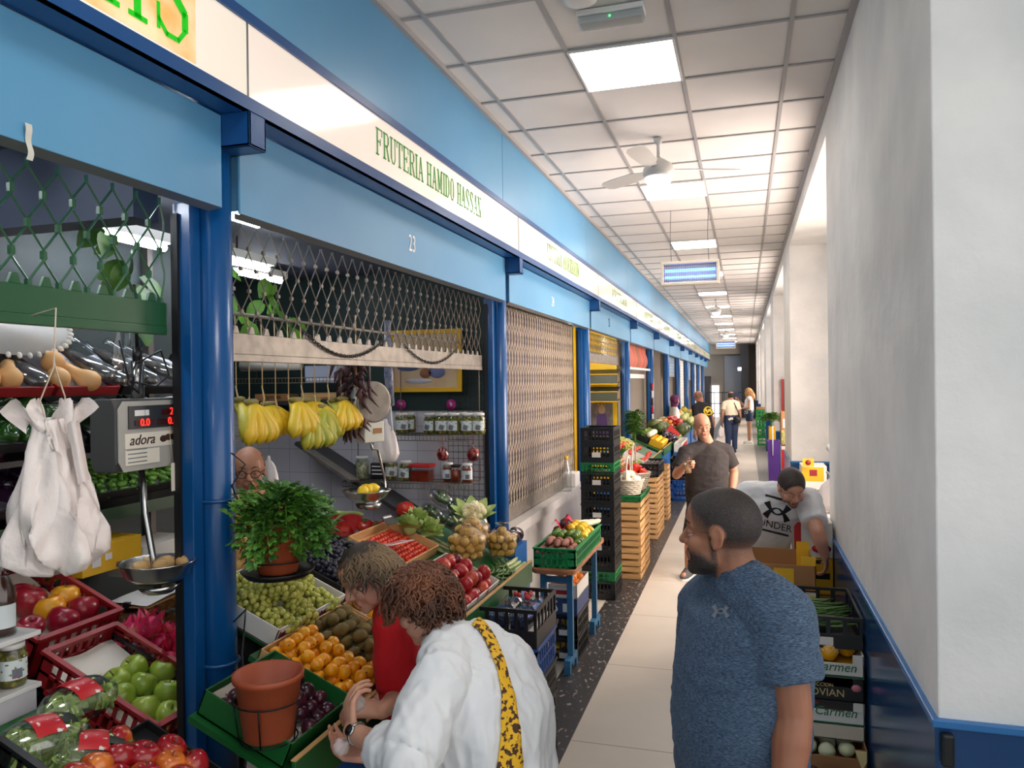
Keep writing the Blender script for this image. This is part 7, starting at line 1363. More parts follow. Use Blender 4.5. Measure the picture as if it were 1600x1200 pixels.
def person(label, J, skin, vox=.0055, shirt=None, legs=None, shoes=None, fine=True, hs=1.0, jaw=1.0, loc=None):
    """J: joints in world space; returns the thing, its body and the head frame"""
    loc = V(loc or (J['hip'].x, J['hip'].y, 0)); t = thing('person', label, 'person', loc); t['skin_m'] = SKIN[skin].name
    G = MB(); G.T = Matrix.Translation(-loc); R = frame(J['f'], J['u']); left = V(J['left']).normalized(); lev = J['torso']
    head_shape(G, J['head'], R, hs, fine, jaw); nb = J['neck']; G.cap(J['head']+R @ V((-.022, 0, -.06)), nb, .056*hs, .062*hs, 14)
    full = interp(lev); torso(G, full, left, grow=-.006)
    for i in (0, 1):
        s_, e_, w_ = J['sh'][i], J['el'][i], J['wr'][i]; k = J.get('arm', 1.0)
        G.cap(nb+(lev[-2][0]-nb)*.35, s_, .058, .056*k, 12); capsules(G, [s_, s_.lerp(e_, .45), e_, e_.lerp(w_, .3), w_], [.053*k, .049*k, .040*k, .042*k, .0265*k], 14)
        if J['hand'][i]: d, n_, c_, th = J['hand'][i]; hand_shape(G, w_, d, n_, J['side'][i], c_, th, hs*1.0)
        h = J['hips'][i]; kn, an = J['kn'][i], J['an'][i]; capsules(G, [h, h.lerp(kn, .5), kn, kn.lerp(an, .3), an], [.088, .076, .055, .056, .036], 14)
        tf = V(J['toe'][i]).normalized(); G.cap(an+V((0, 0, -.035))-tf*.03, an+tf*.14+V((0, 0, -.05)), .036, .03, 10)
    body = remesh(G, 'body', SKIN[skin], vox, 4, t)
    o = {}
    if shirt:
        m, grow, sl, k0, wr_ = shirt; S = MB(); S.T = G.T; torso(S, full, left, grow=grow*.8, k0=k0, k1=len(full)-1); top = full[-2][0]
        for i in (0, 1):
            s_, e_, w_ = J['sh'][i], J['el'][i], J['wr'][i]; k = J.get('arm', 1.0)
            if sl > 0:
                a_ = nb.lerp(top, .8); S.cap(a_, s_, .060+grow*.6, .062*k+grow, 12)
                if sl <= 1: q = s_.lerp(e_, sl); S.tube([s_-(e_-s_).normalized()*.01, s_.lerp(e_, sl*.5), q], [.060*k+grow, .057*k+grow, .058*k+grow], 16)
                else: q = e_.lerp(w_, sl-1); S.tube([s_-(e_-s_).normalized()*.01, s_.lerp(e_, .5), e_.lerp(s_, .1)], [.06*k+grow, .06*k+grow*1.4, .056*k+grow*1.6], 16); S.ell(e_, .054*k+grow*1.2); S.tube([e_, q.lerp(e_, .3), q], [.05*k+grow*1.4, .048*k+grow*1.5, .05*k+grow*.8], 16)
        o['shirt'] = remesh(S, 'shirt', m, max(.007, vox*1.3), 3, t)
        if wr_: wrinkle(o['shirt'], *wr_)
    if legs:
        m, grow, ll, hem = legs; S = MB(); S.T = G.T; torso(S, full[:hem], left, grow=grow)
        for i in (0, 1):
            h, kn, an = J['hips'][i], J['kn'][i], J['an'][i]; end = kn.lerp(an, ll-1) if ll > 1 else h.lerp(kn, ll); pts = [h+V((0, 0, .04)), h.lerp(kn, .5)]+([kn] if ll > 1 else [])+[end]; S.tube(pts, [.098+grow, .086+grow]+([.066+grow] if ll > 1 else [])+[(.05 if ll > 1.6 else .074)+grow], 16)
        o['trousers'] = remesh(S, 'trousers', m, max(.008, vox*1.5), 3, t); wrinkle(o['trousers'], .003, (14, 14, 8), 5)
    if shoes:
        for i in (0, 1):
            an = J['an'][i]; tf = V(J['toe'][i]).normalized(); l = V((0, 0, 1)).cross(tf); b = MB(); b.T = G.T; fl = an.z-.085
            b.loft([[an+tf*x+l*y*w+V((0, 0, z-an.z+fl)) for y, z in ((-1, .012), (-1.02, .03), (-.8, h), (0, h*1.15), (.8, h), (1.02, .03), (1, .012))] for x, w, h in ((-.075, .02, .05), (-.06, .034, .085), (0, .04, .10), (.06, .043, .075), (.13, .044, .05), (.165, .03, .035), (.18, .01, .025))]); so = b.build('shoe', shoes, t); b = MB(); b.T = G.T
            b.loft([[an+tf*x+l*y*w+V((0, 0, z-an.z+fl)) for y, z in ((-1, 0), (-1, .016), (1, .016), (1, 0))] for x, w in ((-.078, .024), (-.06, .038), (.06, .046), (.13, .047), (.17, .032), (.185, .01))], smooth=False); b.build('sole', m_white, so)
    hc = J['head']-loc
    return t, body, hc, R, o
def hloc(c, R, s=1.0):
    Ri = R.transposed(); return lambda p: (Ri @ (V(p)-c))/s
def stand(J, ft, z0=0, spread=.1, kb=.0):
    """straight legs under the pelvis"""
    ft = V(ft); l = V((0, 0, 1)).cross(ft).normalized(); h = J['hip']; J['left'] = J.get('left', l); J['hips'] = [h+l*.085-V((0, 0, .03)), h-l*.085-V((0, 0, .03))]
    J['an'] = [V((h.x, h.y, 0))+l*spread+V((0, 0, z0+.085)), V((h.x, h.y, 0))-l*spread+V((0, 0, z0+.085))]; J['kn'] = [a.lerp(b_, .52)+ft*kb for a, b_ in zip(J['hips'], J['an'])]; J['toe'] = [ft+l*.2, ft-l*.2]; J['side'] = (1, 1)
    return J
def curls(t, hc, R, s, keep, n, L, m, helix=.009, rad=.0042, turns=2.2, fall=None, seed=1, nm='hair', out=.5, base=.99, lift=0):
    rnd = random.Random(seed); b = MB(); k = 0; i = 0
    while k < n and i < n*6:
        i += 1; z = rnd.uniform(-1, 1); a = rnd.uniform(0, 6.2832); r_ = sqrt(max(0, 1-z*z)); d = V((r_*cos(a), r_*sin(a), z)); p = V((-.012+.096*d.x*base, .076*d.y*base, .024+.089*d.z*base))
        if not keep(p): continue
        k += 1; P0 = hc+R @ (p*s); D = R @ d; g = V(fall) if fall else V((0, 0, -1)); l = L*rnd.uniform(.7, 1.25); ph = rnd.uniform(0, 6.28); pts = []; rs = []; N = 12 if L < .12 else 16
        side = D.cross(g); side = side.normalized() if side.length > .05 else D.orthogonal(); dr = (D+side*rnd.uniform(-.6, .6)).normalized()
        for j in range(N+1):
            q = j/N; w = dr*(out*l*(1-(1-q)**1.6)*.9+lift*q)+g*(l*q**1.35*(1-out*.5)); e1 = side; e2 = side.cross(D); h = helix*min(1, q*3)
            pts.append(P0+w+e1*(h*cos(ph+turns*6.283*q))+e2*(h*sin(ph+turns*6.283*q))); rs.append(rad*(1 if q < .8 else 1.0-.8*(q-.8)/.2))
        b.tube(pts, rs, 4, caps=False)
    return b.build(nm, m, t)
relaxed = (.35, .42, .5, .55)
# ---- man in the blue heather T-shirt, close on the aisle
def A(px, py, d): return AD(px, py, d)
m_heather = mat('heather blue jersey', (36, 54, 76), .85, var=34, c2=(82, 104, 128), stops=(.38, .66), vscale=(3.2, 3.2, 16), bump=(120, .15, .002))
ft = V((-.90, -.44, 0)).normalized(); left = V((0, 0, 1)).cross(ft); nb = A(1152, 902, 2.03); hip = A(1152, 1215, 2.06)
J = dict(head=A(1126, 828, 2.04), f=(-1, .16, -.04), u=(0, 0, 1), neck=nb, hip=hip, left=left, arm=1.12)
J['torso'] = [(hip-V((0, 0, .10)), .15, .12), (hip, .176, .134), (A(1154, 1120, 2.05), .184, .149), (A(1158, 1040, 2.05), .186, .144), (A(1164, 965, 2.05), .189, .118), (A(1162, 925, 2.05), .14, .072), (nb, .062, .062)]
J = stand(J, ft); J['sh'] = [A(1216, 966, 1.90), A(1108, 950, 2.22)]; J['el'] = [A(1240, 1118, 1.86), A(1096, 1110, 2.32)]; J['wr'] = [A(1226, 1262, 1.80), A(1076, 1240, 2.26)]; J['hand'] = [((-.1, -.05, -1), (-.9, .3, 0), relaxed, .4), ((-.15, -.05, -1), (-.6, -.8, 0), relaxed, .4)]; J['side'] = (-1, 1)
t, body, hc, R, o = person('man in heather blue T-shirt and pale shorts looking across the aisle', J, 'tan', .0048, shirt=(m_heather, .023, .62, 3, (.003, (9, 9, 16), 1)), legs=(mat('pale grey shorts', (168, 176, 186), .8), .004, .95, 6), shoes=m_black, hs=.98, jaw=1.08)
H = hloc(hc, R, .98); top = lambda p: p.z > .052-.9*max(0, p.x-.03) and (p.x < .068) and p.z > .02
coat.c = hc; sk1 = (150, 100, 74)
hl = lambda q: smooth_in((.066-.30*max(0, q.z-.03)*0-q.x+.25*(q.z-.04))/.010 if q.z > .0 else (.024-q.x)/.012, (q.z+.085-.45*max(0, q.x+.03)*2)/.075, ear(q))
coat(body, H, hl, .0032, 'hair', blend_hair('black fade hair', (24, 20, 19), sk1), t)
def bd(q):
    if abs(q.y) > .079: return 0
    jaw_ = smooth_in((-.040-q.z-.55*max(0, .045-q.x))/.022, (q.x+.004-.0*q.z)/.014, (q.z+.150)/.02)
    if q.x > .070 and abs(q.y) < .024 and q.z > -.084: jaw_ = 0
    mou = smooth_in((q.x-.070)/.006, (.030-abs(q.y))/.008, (q.z+.0575)/.004, (-.043-q.z)/.004); side = smooth_in((.022-q.x)/.008, (q.x+.004)/.008, (.02-q.z)/.02, (q.z+.11)/.02, (abs(q.y)-.05)/.005)
    return max(jaw_, mou, side*.8)
coat(body, H, bd, .0034, 'beard', blend_hair('black fade beard', (26, 21, 19), sk1), t)
peel(body, lambda p: (lambda q: q.x > .083 and abs(q.y) < .02 and -.080 < q.z < -.0565)(H(p)), .0012, 'lips', m_lipd, t); eyes(t, hc, R, .98, (1, .1, -.05)); brows(t, hc, R, m_hblack, .98, .0056)
def lay_on(o):
    """point of the garment met by a sight line of the photograph, lifted off along its normal"""
    from mathutils.bvhtree import BVHTree
    me = o.data; bv = BVHTree.FromPolygons([v.co.copy() for v in me.vertices], [tuple(p.vertices) for p in me.polygons]); l0 = V(o.parent.location)
    def f(px, py, off):
        d = ray(px, py).normalized(); h = bv.ray_cast(V((0, 0, CAMH))-l0, d)
        if h[0] is None: h = bv.find_nearest(A(px, py, 2.3)-l0)
        return h[0]+h[1]*off
    return f
def stick(nm, m, parent, shirt_o, pts_fn, nu, nv, off=.0025):
    b = MB(); onto = lay_on(shirt_o); b.sheet(lambda u, v: onto(*pts_fn(u, v), off), nu, nv); q = b.build(nm, m, parent); s = q.modifiers.new('t', 'SOLIDIFY'); s.thickness = .003; return q
def wrapped(parts, nm, m, parent, tgt, loc, off=.003):
    """flat print laid on cloth; parts are strips of (x,z) centre lines with widths, mapped by loc"""
    b = MB(); onto = lay_on(tgt)
    for line in parts:
        n = len(line); vs = []
        for (x, z, w, ang) in line: vs += [onto(*loc(x-w*sin(ang), z+w*cos(ang)), off), onto(*loc(x, z), off), onto(*loc(x+w*sin(ang), z-w*cos(ang)), off)]
        b.add(vs, [(3*i+k, 3*i+k+1, 3*i+4+k, 3*i+3+k) for i in range(n-1) for k in (0, 1)])
    return b.build(nm, m, parent)
UA = []
for sg in (1, -1):          # two interlocking arcs, narrow where they cross, flaring to slanted ends
    L_ = []
    for i in range(21):
        a = -1+i/10; L_.append((a*1.0, sg*(-.30+1.05*a*a), .07+.24*a*a, sg*math.atan(1.5*a)))
    UA.append(L_)
wrapped(UA, 'chest_mark', mat('grey mark', (104, 108, 116), .5), t, o['shirt'], lambda x, z: (1127+x*11, 956-z*12))
# ---- stooping man in the white T-shirt with the black print
m_wtee = mat('white cotton jersey', (226, 226, 228), .85, bump=(30, .12, .004)); nb = A(1222, 768, 5.06); hip = A(1184, 862, 5.55); ft = V((.22, -.97, 0)).normalized(); left = V((0, 0, 1)).cross(ft)
J = dict(head=A(1237, 760, 4.94), f=(.22, -.80, -.62), u=(.05, -.6, .78), neck=nb, hip=hip, left=left, arm=1.12); J['torso'] = [(hip-V((0, 0, .1)), .15, .13), (hip, .18, .15), (A(1192, 832, 5.42), .175, .15), (A(1203, 808, 5.27), .19, .15), (A(1213, 784, 5.15), .20, .125), (A(1218, 774, 5.10), .15, .08), (nb, .062, .062)]
J = stand(J, ft, kb=.02); J['sh'] = [A(1263, 783, 5.05), A(1170, 772, 5.2)]; J['el'] = [A(1277, 830, 4.88), A(1140, 806, 5.15)]; J['wr'] = [A(1289, 868, 4.9), A(1135, 850, 5.0)]; J['hand'] = [((.15, .3, -1), (-.9, .3, 0), relaxed, .5), ((.1, -.3, -1), (.9, .0, 0), relaxed, .5)]; J['side'] = (1, -1)
t, body, hc, R, o = person('man in white T-shirt with black print stooping over the boxes', J, 'fair', .006, shirt=(m_wtee, .018, .72, 4, (.006, (9, 9, 12), 3)), legs=(mat('grey blue jeans', (70, 84, 110), .8), .012, 1.95, 10), shoes=m_black)
H = hloc(hc, R); coat.c = hc; hl5 = lambda q: smooth_in((.072-q.x+.2*(q.z-.04))/.008 if q.z > .03 else (.014-q.x)/.010, (q.z+.065-.5*max(0, q.x+.03))/.03, ear(q))
coat(body, H, hl5, .008, 'hair', blend_hair('black crop hair', (26, 22, 21), (208, 154, 128)), t); coat(body, H, lambda q: .75*smooth_in((-.05-q.z)/.02, (q.x-.0)/.02, (q.z+.14)/.02, 9 if not (q.x > .074 and abs(q.y) < .022 and q.z > -.084) else 0), .0015, 'beard', blend_hair('stubble five', (84, 58, 48), (208, 154, 128)), t); eyes(t, hc, R); brows(t, hc, R, m_hblack); peel(body, lambda p: (lambda q: q.x > .083 and abs(q.y) < .02 and -.080 < q.z < -.0565)(H(p)), .0012, 'lips', m_lip, t)
c0 = A(1207, 800, 4.98)-t.location; ud = (A(1212, 780, 4.93)-A(1209, 800, 5.02)).normalized(); rl = (A(1230, 804, 4.96)-A(1195, 797, 4.98)).normalized(); wl = lambda x, z: c0+rl*x+ud*z
wl = lambda x, z: (1214+x*17+z*2, 799-z*15+x*4.2); wrapped(UA, 'chest_print', m_black, t, o['shirt'], wl, .004); wrapped([[(-1.2+2.4*i/10, 1.35, .12, 0) for i in range(11)]], 'chest_print', m_black, t, o['shirt'], wl, .004); wrapped([[(-1.3+2.6*i/10, -2.15, .10, 0) for i in range(11)]], 'chest_print', m_black, t, o['shirt'], wl, .004)
tx = text('UNDER', 'print_lettering', m_black, .062, t, (0, 0, 0), None, 1.05); me = tx.data
onto = lay_on(o['shirt'])
for v in me.vertices: v.co = onto(*wl(v.co.x*14, v.co.y*16-1.45), .004)
# ---- man in the dark T-shirt with a coffee cup
nb = A(1106, 693, 8.02); hip = A(1104, 792, 8.05); ft = V((-.05, -1, 0)).normalized(); left = V((0, 0, 1)).cross(ft)
J = dict(head=A(1097, 664, 7.95), f=(.28, -.93, -.25), u=(0, -.2, 1), neck=nb, hip=hip, left=left, arm=1.15); J['torso'] = [(hip-V((0, 0, .1)), .15, .13), (hip, .19, .15), (A(1104, 760, 8.0), .205, .165), (A(1105, 735, 8.0), .205, .15), (A(1105, 712, 8.02), .20, .12), (A(1105, 702, 8.02), .15, .08), (nb, .064, .064)]
J = stand(J, ft); J['an'][1] = AZ(1075, 890, .085)+V((0, .05, 0)); J['kn'][1] = A(1079, 842, 7.75); J['hips'][1] = A(1090, 796, 8.0); J['kn'][0] = A(1112, 840, 8.2); J['an'][0] = A(1112, 898, 8.6); J['an'][0].z = .12; J['toe'] = [V((.2, -1, 0)), V((-.3, -1, 0))]
J['sh'] = [A(1134, 706, 8.05), A(1072, 708, 8.0)]; J['el'] = [A(1147, 738, 8.1), A(1057, 742, 7.95)]; J['wr'] = [A(1143, 774, 7.95), A(1070, 727, 7.78)]; J['hand'] = [((-.1, -.3, -1), (-.9, .2, 0), relaxed, .4), ((.9, -.3, .15), (.2, -.9, .1), (.75, .85, .9, .95), .9)]; J['side'] = (-1, -1)
m_dtee = mat('dark charcoal jersey', (48, 42, 42), .85, bump=(40, .1, .003))
t, body, hc, R, o = person('shaven man in charcoal T-shirt walking with a coffee cup', J, 'mid', .007, shirt=(m_dtee, .016, .68, 3, (.004, (9, 9, 14), 7)), legs=(mat('black shorts', (24, 24, 26), .8), .014, 1.0, 9), shoes=mat('grey trainers', (78, 78, 82), .7), jaw=1.12, hs=1.05)
H = hloc(hc, R, 1.05); coat.c = hc; coat(body, H, lambda q: .6*smooth_in((.03-q.x)/.02, (q.z+.05)/.02, (.10-q.z-.5*max(0, q.x+.03))/.03), .001, 'stubble_hair', blend_hair('stubble four', (104, 84, 72), (188, 138, 110)), t); eyes(t, hc, R, 1.05, (1, .2, -.3)); brows(t, hc, R, m_hblack, 1.05, .005); peel(body, lambda p: (lambda q: q.x > .083 and abs(q.y) < .02 and -.080 < q.z < -.0565)(H(p)), .0012, 'lips', m_lip, t); coat(body, H, lambda q: .45*smooth_in((-.055-q.z)/.02, (q.x-.01)/.02, (q.z+.14)/.02, 9 if not (q.x > .074 and abs(q.y) < .022 and q.z > -.084) else 0), .001, 'stubble', blend_hair('stubble four b', (104, 84, 72), (188, 138, 110)), t)
c = thing('coffee_cup', 'clear plastic cup of milky coffee held by the walking man', 'cup', A(1076, 730, 7.72)-V((0, 0, .06)), (.05, -.1, 0)); b = MB(); b.lathe([(0, .004), (.027, .004), (.034, .085), (0, .085)], 20); b.build('coffee', mat('milky coffee', (190, 140, 88), .4), c); b = MB(); b.lathe([(.029, 0), (.039, .125), (.041, .128)], 20); b.build('cup_wall', m_film, c)
# ---- woman in the white blouse
m_blouse = mat('white cotton blouse', (226, 228, 230), .8, bump=(22, .2, .006)); ft = V((-.93, .37, 0)).normalized(); left = V((0, 0, 1)).cross(ft); nb = A(700, 992, 2.40); hip = A(775, 1290, 2.30)
J = dict(head=A(660, 940, 2.42), f=(-.86, .12, -.50), u=(-.5, .1, .86), neck=nb, hip=hip, left=left, arm=.96); J['torso'] = [(hip-V((0, 0, .1)), .16, .13), (hip, .185, .145), (A(775, 1200, 2.32), .175, .14), (A(765, 1120, 2.34), .19, .15), (A(742, 1058, 2.36), .19, .13), (A(722, 1020, 2.38), .14, .085), (nb, .055, .055)]
J = stand(J, ft); J['sh'] = [A(690, 1062, 2.20), A(705, 1035, 2.56)]; J['el'] = [A(638, 1188, 2.06), A(645, 1170, 2.50)]; J['wr'] = [A(549, 1142, 2.24), A(578, 1182, 2.33)]; J['hand'] = [((-.25, .35, .75), (.55, .8, .1), (.5, .55, .6, .65), .7), ((-.95, .05, .05), (.1, -.25, .9), (.45, .5, .55, .6), .7)]; J['side'] = (1, 1)
t, body, hc, R, o = person('woman in white blouse with curly auburn hair picking garlic', J, 'fair', .0048, shirt=(m_blouse, .019, 1.42, 1, (.010, (8, 8, 4), 11)), legs=(mat('dark blue trousers', (50, 60, 84), .8), .006, 1.95, 6), shoes=m_black, hs=.97)
wrinkle(o['shirt'], .005, (20, 20, 9), 41)
W2, L2 = t, t.location.copy()
H = hloc(hc, R, .97); curls(t, hc, R, .97, lambda p: p.x < .062-.35*max(0, .03-p.z) and p.z > -.06 and not (p.x > -.03 and p.z < .012), 1000, .070, m_hcurl, .009, .0038, 2.2, None, 3, 'hair', .75, .97); peel(body, lambda p: (lambda q: q.x < .05 and q.z > -.05 and not (q.x > .0 and q.z < .015))(H(p)), .010, 'hair_base', mat('dark auburn hair base', (70, 42, 28), .7), t)
eyes(t, hc, R, .97, (1, 0, -.4)); brows(t, hc, R, m_hcurl, .97, .003); b = MB(); e0 = hc+R @ V((-.012, .084, -.045)); b.tube([e0+R @ V((.008*cos(a), 0, .011*sin(a))) for a in [2*pi*k/14 for k in range(14)]], .0018, 6, closed=True); b.build('earring', mat('gold', (212, 160, 60), .25, metal=1), t)
wv = (J['wr'][0]-J['el'][0]).normalized(); wc = J['wr'][0]-L2-wv*.028; e1 = wv.orthogonal().normalized(); e2 = wv.cross(e1); b = MB(); b.tube([wc+e1*.0285*cos(a)+e2*.0285*sin(a) for a in [2*pi*k/28 for k in range(28)]], .0055, 8, closed=True); wt = b.build('wristwatch', m_steel, t); cd = (V((0, 0, 2))-J['wr'][0]).normalized(); cd = (cd-wv*cd.dot(wv)).normalized(); b = MB(); b.lathe([(0, 0), (.0165, 0), (.0175, .004), (.015, .008), (0, .008)], 20, R=frame(wv, cd)); w_ = b.build('watch_case', m_steel, wt); w_.location = wc+cd*.028; b = MB(); b.lathe([(0, .0082), (.0135, .0082), (0, .0086)], 20, R=frame(wv, cd)); b.build('watch_face', m_black, wt).location = wc+cd*.028
m_leop = mat('leopard print strap', (236, 182, 34), .7, var=64, c2=(70, 40, 20), stops=(.52, .55)); SPN = [(742, 972), (752, 980), (765, 1000), (782, 1040), (793, 1090), (797, 1140), (796, 1190), (788, 1250)]
def strap(u, v):
    q = u*(len(SPN)-1); i = min(int(q), len(SPN)-2); a = V(SPN[i]).lerp(V(SPN[i+1]), q-i); d = (V(SPN[i+1])-V(SPN[i])).normalized(); w = 8+34*max(0, u-.52)
    p = a+V((-d.y, d.x))*(v-.5)*2*w; return p.x, p.y
stick('bag_strap', m_leop, t, o['shirt'], strap, 34, 6, .005); b = MB(); b.tube([A(672, 985, 2.34)-L2, A(690, 975, 2.33)-L2, A(700, 968, 2.36)-L2], .003, 6); 
K_garlic = mk_ball('garlic_bulb', fruit('garlic skin', (226, 214, 208), (206, 180, 178), .5, 14), 'garlic', (.026, .024), rib=.06, lobes=8, prof=[(0, -.022), (.014, -.022), (.026, -.008), (.025, .006), (.012, .02), (.005, .03), (.004, .042), (0, .043)])
K_garlic.put(A(556, 1098, 2.30), (.5, .3, 0), 1.05, 'white garlic bulb held up in the two women\'s hands'); K_garlic.put(A(534, 1166, 2.26), (.9, .5, 1), .95, 'white garlic bulb in the lower hand under the wristwatch')
t = thing('wooden_crate', 'small crate of garlic at the lower edge before the blue counter', 'crate', (-1.12, 1.98, .64)); carton(t, .24, .3, .09, m_wood); b = MB(); b.bx(-.12, .12, -.15, .15, -.64+.003, -.003); b.build('pedestal', m_wood, t)
heap(K_garlic, lambda y, x, l: V((-1.2+x, 1.88+y, .695+.03*l)), (4, 5, .054, .055, 2), 'garlic bulb in the small crate', 'garlic in the crate')
# ---- woman in red
m_redtop = mat('red knit top', (196, 12, 24), .85, bump=(90, .15, .003)); ft = V((-.93, -.30, 0)).normalized(); left = V((0, 0, 1)).cross(ft); nb = A(612, 950, 2.80); hip = A(676, 1200, 2.86)
J = dict(head=A(573, 898, 2.74), f=(-.58, -.60, -.55), u=(-.4, -.35, .85), neck=nb, hip=hip, left=left, arm=.92); J['torso'] = [(hip-V((0, 0, .1)), .16, .13), (hip, .18, .14), (A(668, 1120, 2.84), .165, .125), (A(655, 1050, 2.82), .18, .135), (A(640, 1000, 2.80), .18, .12), (A(624, 968, 2.80), .14, .08), (nb, .054, .054)]
J = stand(J, ft); J['sh'] = [A(618, 985, 2.64), A(652, 975, 2.98)]; J['el'] = [A(628, 1085, 2.58), A(640, 1075, 2.95)]; J['wr'] = [A(596, 1112, 2.42), A(600, 1090, 2.75)]; J['hand'] = [((-.9, -.2, .12), (.1, .35, -.9), (.5, .55, .6, .6), .6), ((-.9, -.3, -.2), (0, .3, -.9), relaxed, .5)]; J['side'] = (-1, 1)
t, body, hc, R, o = person('woman in red top with wavy brown hair bending to the fruit', J, 'fair', .005, shirt=(m_redtop, .018, 1.05, 2, (.006, (8, 8, 7), 21)), legs=(mat('dark skirt cloth', (40, 40, 52), .8), .008, 1.9, 8), shoes=m_black, hs=.96)
H = hloc(hc, R, .96); curls(t, hc, R, .96, lambda p: p.x < .030-1.0*max(0, .095-p.z) and p.z > -.06, 640, .15, m_hwave, .012, .0042, 1.7, (.30, .12, -1), 5, 'hair', .40, .99); peel(body, lambda p: (lambda q: q.x < .045-1.0*max(0, .095-q.z) and q.z > -.06)(H(p)), .008, 'hair_base', mat('dark ash hair base', (58, 48, 40), .7), t); eyes(t, hc, R, .96, (1, 0, -.5)); brows(t, hc, R, m_hwave, .96, .003); peel(body, lambda p: (lambda q: q.x > .083 and abs(q.y) < .02 and -.080 < q.z < -.0565)(H(p)), .0012, 'lips', m_lip, t)
# ---- shopkeeper behind the post
nb = A(397, 780, 3.98); hip = A(401, 950, 4.0); ft = V((.62, -.78, 0)).normalized()
J = dict(head=A(389, 733, 3.92), f=(.55, -.8, -.12), u=(0, 0, 1), neck=nb, hip=hip); left = V((0, 0, 1)).cross(ft); J['left'] = left; ch = A(399, 832, 4.0); J['torso'] = [(hip-V((0, 0, .1)), .15, .12), (hip, .18, .14), (ch-V((0, 0, .2)), .18, .14), (ch, .185, .125), (nb-V((0, 0, .06)), .14, .08), (nb, .06, .06)]
J = stand(J, ft); J['sh'] = [ch+left*.18+V((0, 0, .08)), ch-left*.18+V((0, 0, .08))]; J['el'] = [s_+V((0, 0, -.28)) for s_ in J['sh']]; J['wr'] = [e+ft*.2+V((0, 0, -.1)) for e in J['el']]; J['hand'] = [(ft-V((0, 0, .4)), (0, 0, -1), relaxed, .4)]*2; J['side'] = (-1, 1)
t, body, hc, R, o = person('shopkeeper in glasses and orange shirt half hidden behind the post', J, 'mid', .006, shirt=(mat('orange patterned shirt', (206, 120, 50), .8, var=20, c2=(232, 190, 120)), .016, .7, 3, (.004, (9, 9, 12), 31)), legs=(mat('dark trousers', (40, 40, 44), .8), .01, 1.95, 8), shoes=m_black)
H = hloc(hc, R); eyes(t, hc, R); brows(t, hc, R, m_hblack, 1, .0045); peel(body, lambda p: (lambda q: q.x < .01 and q.z > -.05 and q.z < .075 and abs(q.y) < .078)(H(p)), .003, 'hair', m_hgrey, t); b = MB()
for y in (-1, 1): b.tube([hc+R @ V((.094-.012*(abs(.033*y+.022*cos(a))/.05)**2, .033*y+.024*cos(a), -.008+.018*sin(a))) for a in [2*pi*k/18 for k in range(18)]], .0022, 5, closed=True); b.tube([hc+R @ V((.080, .056*y, -.004)), hc+R @ V((.0, .082*y, .0))], .002, 5)
b.tube([hc+R @ V((.095, -.01, -.004)), hc+R @ V((.099, 0, 0)), hc+R @ V((.095, .01, -.004))], .002, 5); b.build('glasses', m_black, t); peel(body, lambda p: (lambda q: q.x > .083 and abs(q.y) < .02 and -.080 < q.z < -.0565)(H(p)), .0012, 'lips', m_lip, t)
# ---- people far down the arcade
def simple(label, x, y, h, ft, skin, shirt, legs, shoes, f=None, lean=0, arms=None, vox=.011, u=(0, 0, 1), sl=.6, hs=1.0, k0=3):
    ft = V(ft).normalized(); k = h/1.72; left = V((0, 0, 1)).cross(ft); B = V((x, y, 0)); S = lambda z, fw=0, l=0: B+V((0, 0, z*k))+ft*(fw*k+lean*max(0, z-.9)*k)+left*l*k
    hip = S(.93); nb = S(1.46); J = dict(head=S(1.60, .02), f=f or ft, u=u, neck=nb, hip=hip, left=left, arm=.95*k); J['torso'] = [(S(.83), .14*k, .11*k), (hip, .17*k, .13*k), (S(1.08), .165*k, .125*k), (S(1.2), .175*k, .12*k), (S(1.32), .18*k, .11*k), (S(1.4), .13*k, .075*k), (nb, .058, .058)]
    J = stand(J, ft, spread=.09); J['sh'] = [S(1.38, 0, .18), S(1.38, 0, -.18)]; arms = arms or [((1.1, -.02, .24), (.87, .06, .25)), ((1.1, -.02, -.24), (.87, .06, -.25))]; J['el'] = [S(*a[0]) for a in arms]; J['wr'] = [S(*a[1]) for a in arms]; J['hand'] = [((J['wr'][i]-J['el'][i]).normalized(), -left*(1, -1)[i], relaxed, .4) for i in (0, 1)]; J['side'] = (1, 1)
    return person(label, J, skin, vox, shirt=(shirt, .016, sl, k0, None), legs=legs, shoes=shoes, fine=True, hs=hs)+(J,)
p = AZ(1143, 708, 0); t, body, hc, R, o, J = simple('man in cream T-shirt walking away with a black shoulder bag', p.x, p.y, 1.68, (-.25, 1, 0), 'mid', mat('cream tee', (232, 214, 188), .85), (mat('dark jeans', (40, 54, 84), .8), .014, 1.95, 9), m_black, f=(-.9, .5, 0))
H = hloc(hc, R); peel(body, lambda p: (lambda q: q.x < .03 and q.z > -.05 and not (q.z > .075 and q.x < .02))(H(p)), .006, 'hair', m_hblack, t); b = MB(); q = lambda z, fw, l: J['hip']+V((0, 0, z))-V(t.location)+V((-.24, .97, 0))*fw+V(J['left'])*l
b.tube([q(.48, -.06, -.06), q(.3, -.155, -.12), q(.05, -.17, -.2), q(-.06, -.1, -.22)], .014, 6); sb = b.build('shoulder_strap', m_black, t); b = MB(); b.ell(q(.0, -.17, -.12), (.10, .05, .11)); b.build('shoulder_bag', m_black, sb); film_bag('white_bag', 'white plastic bag hanging from the hand of the cream shirted man', J['wr'][0]+V((-.02, -.04, -.10)), .09, .32, m_pbag, seed=3)
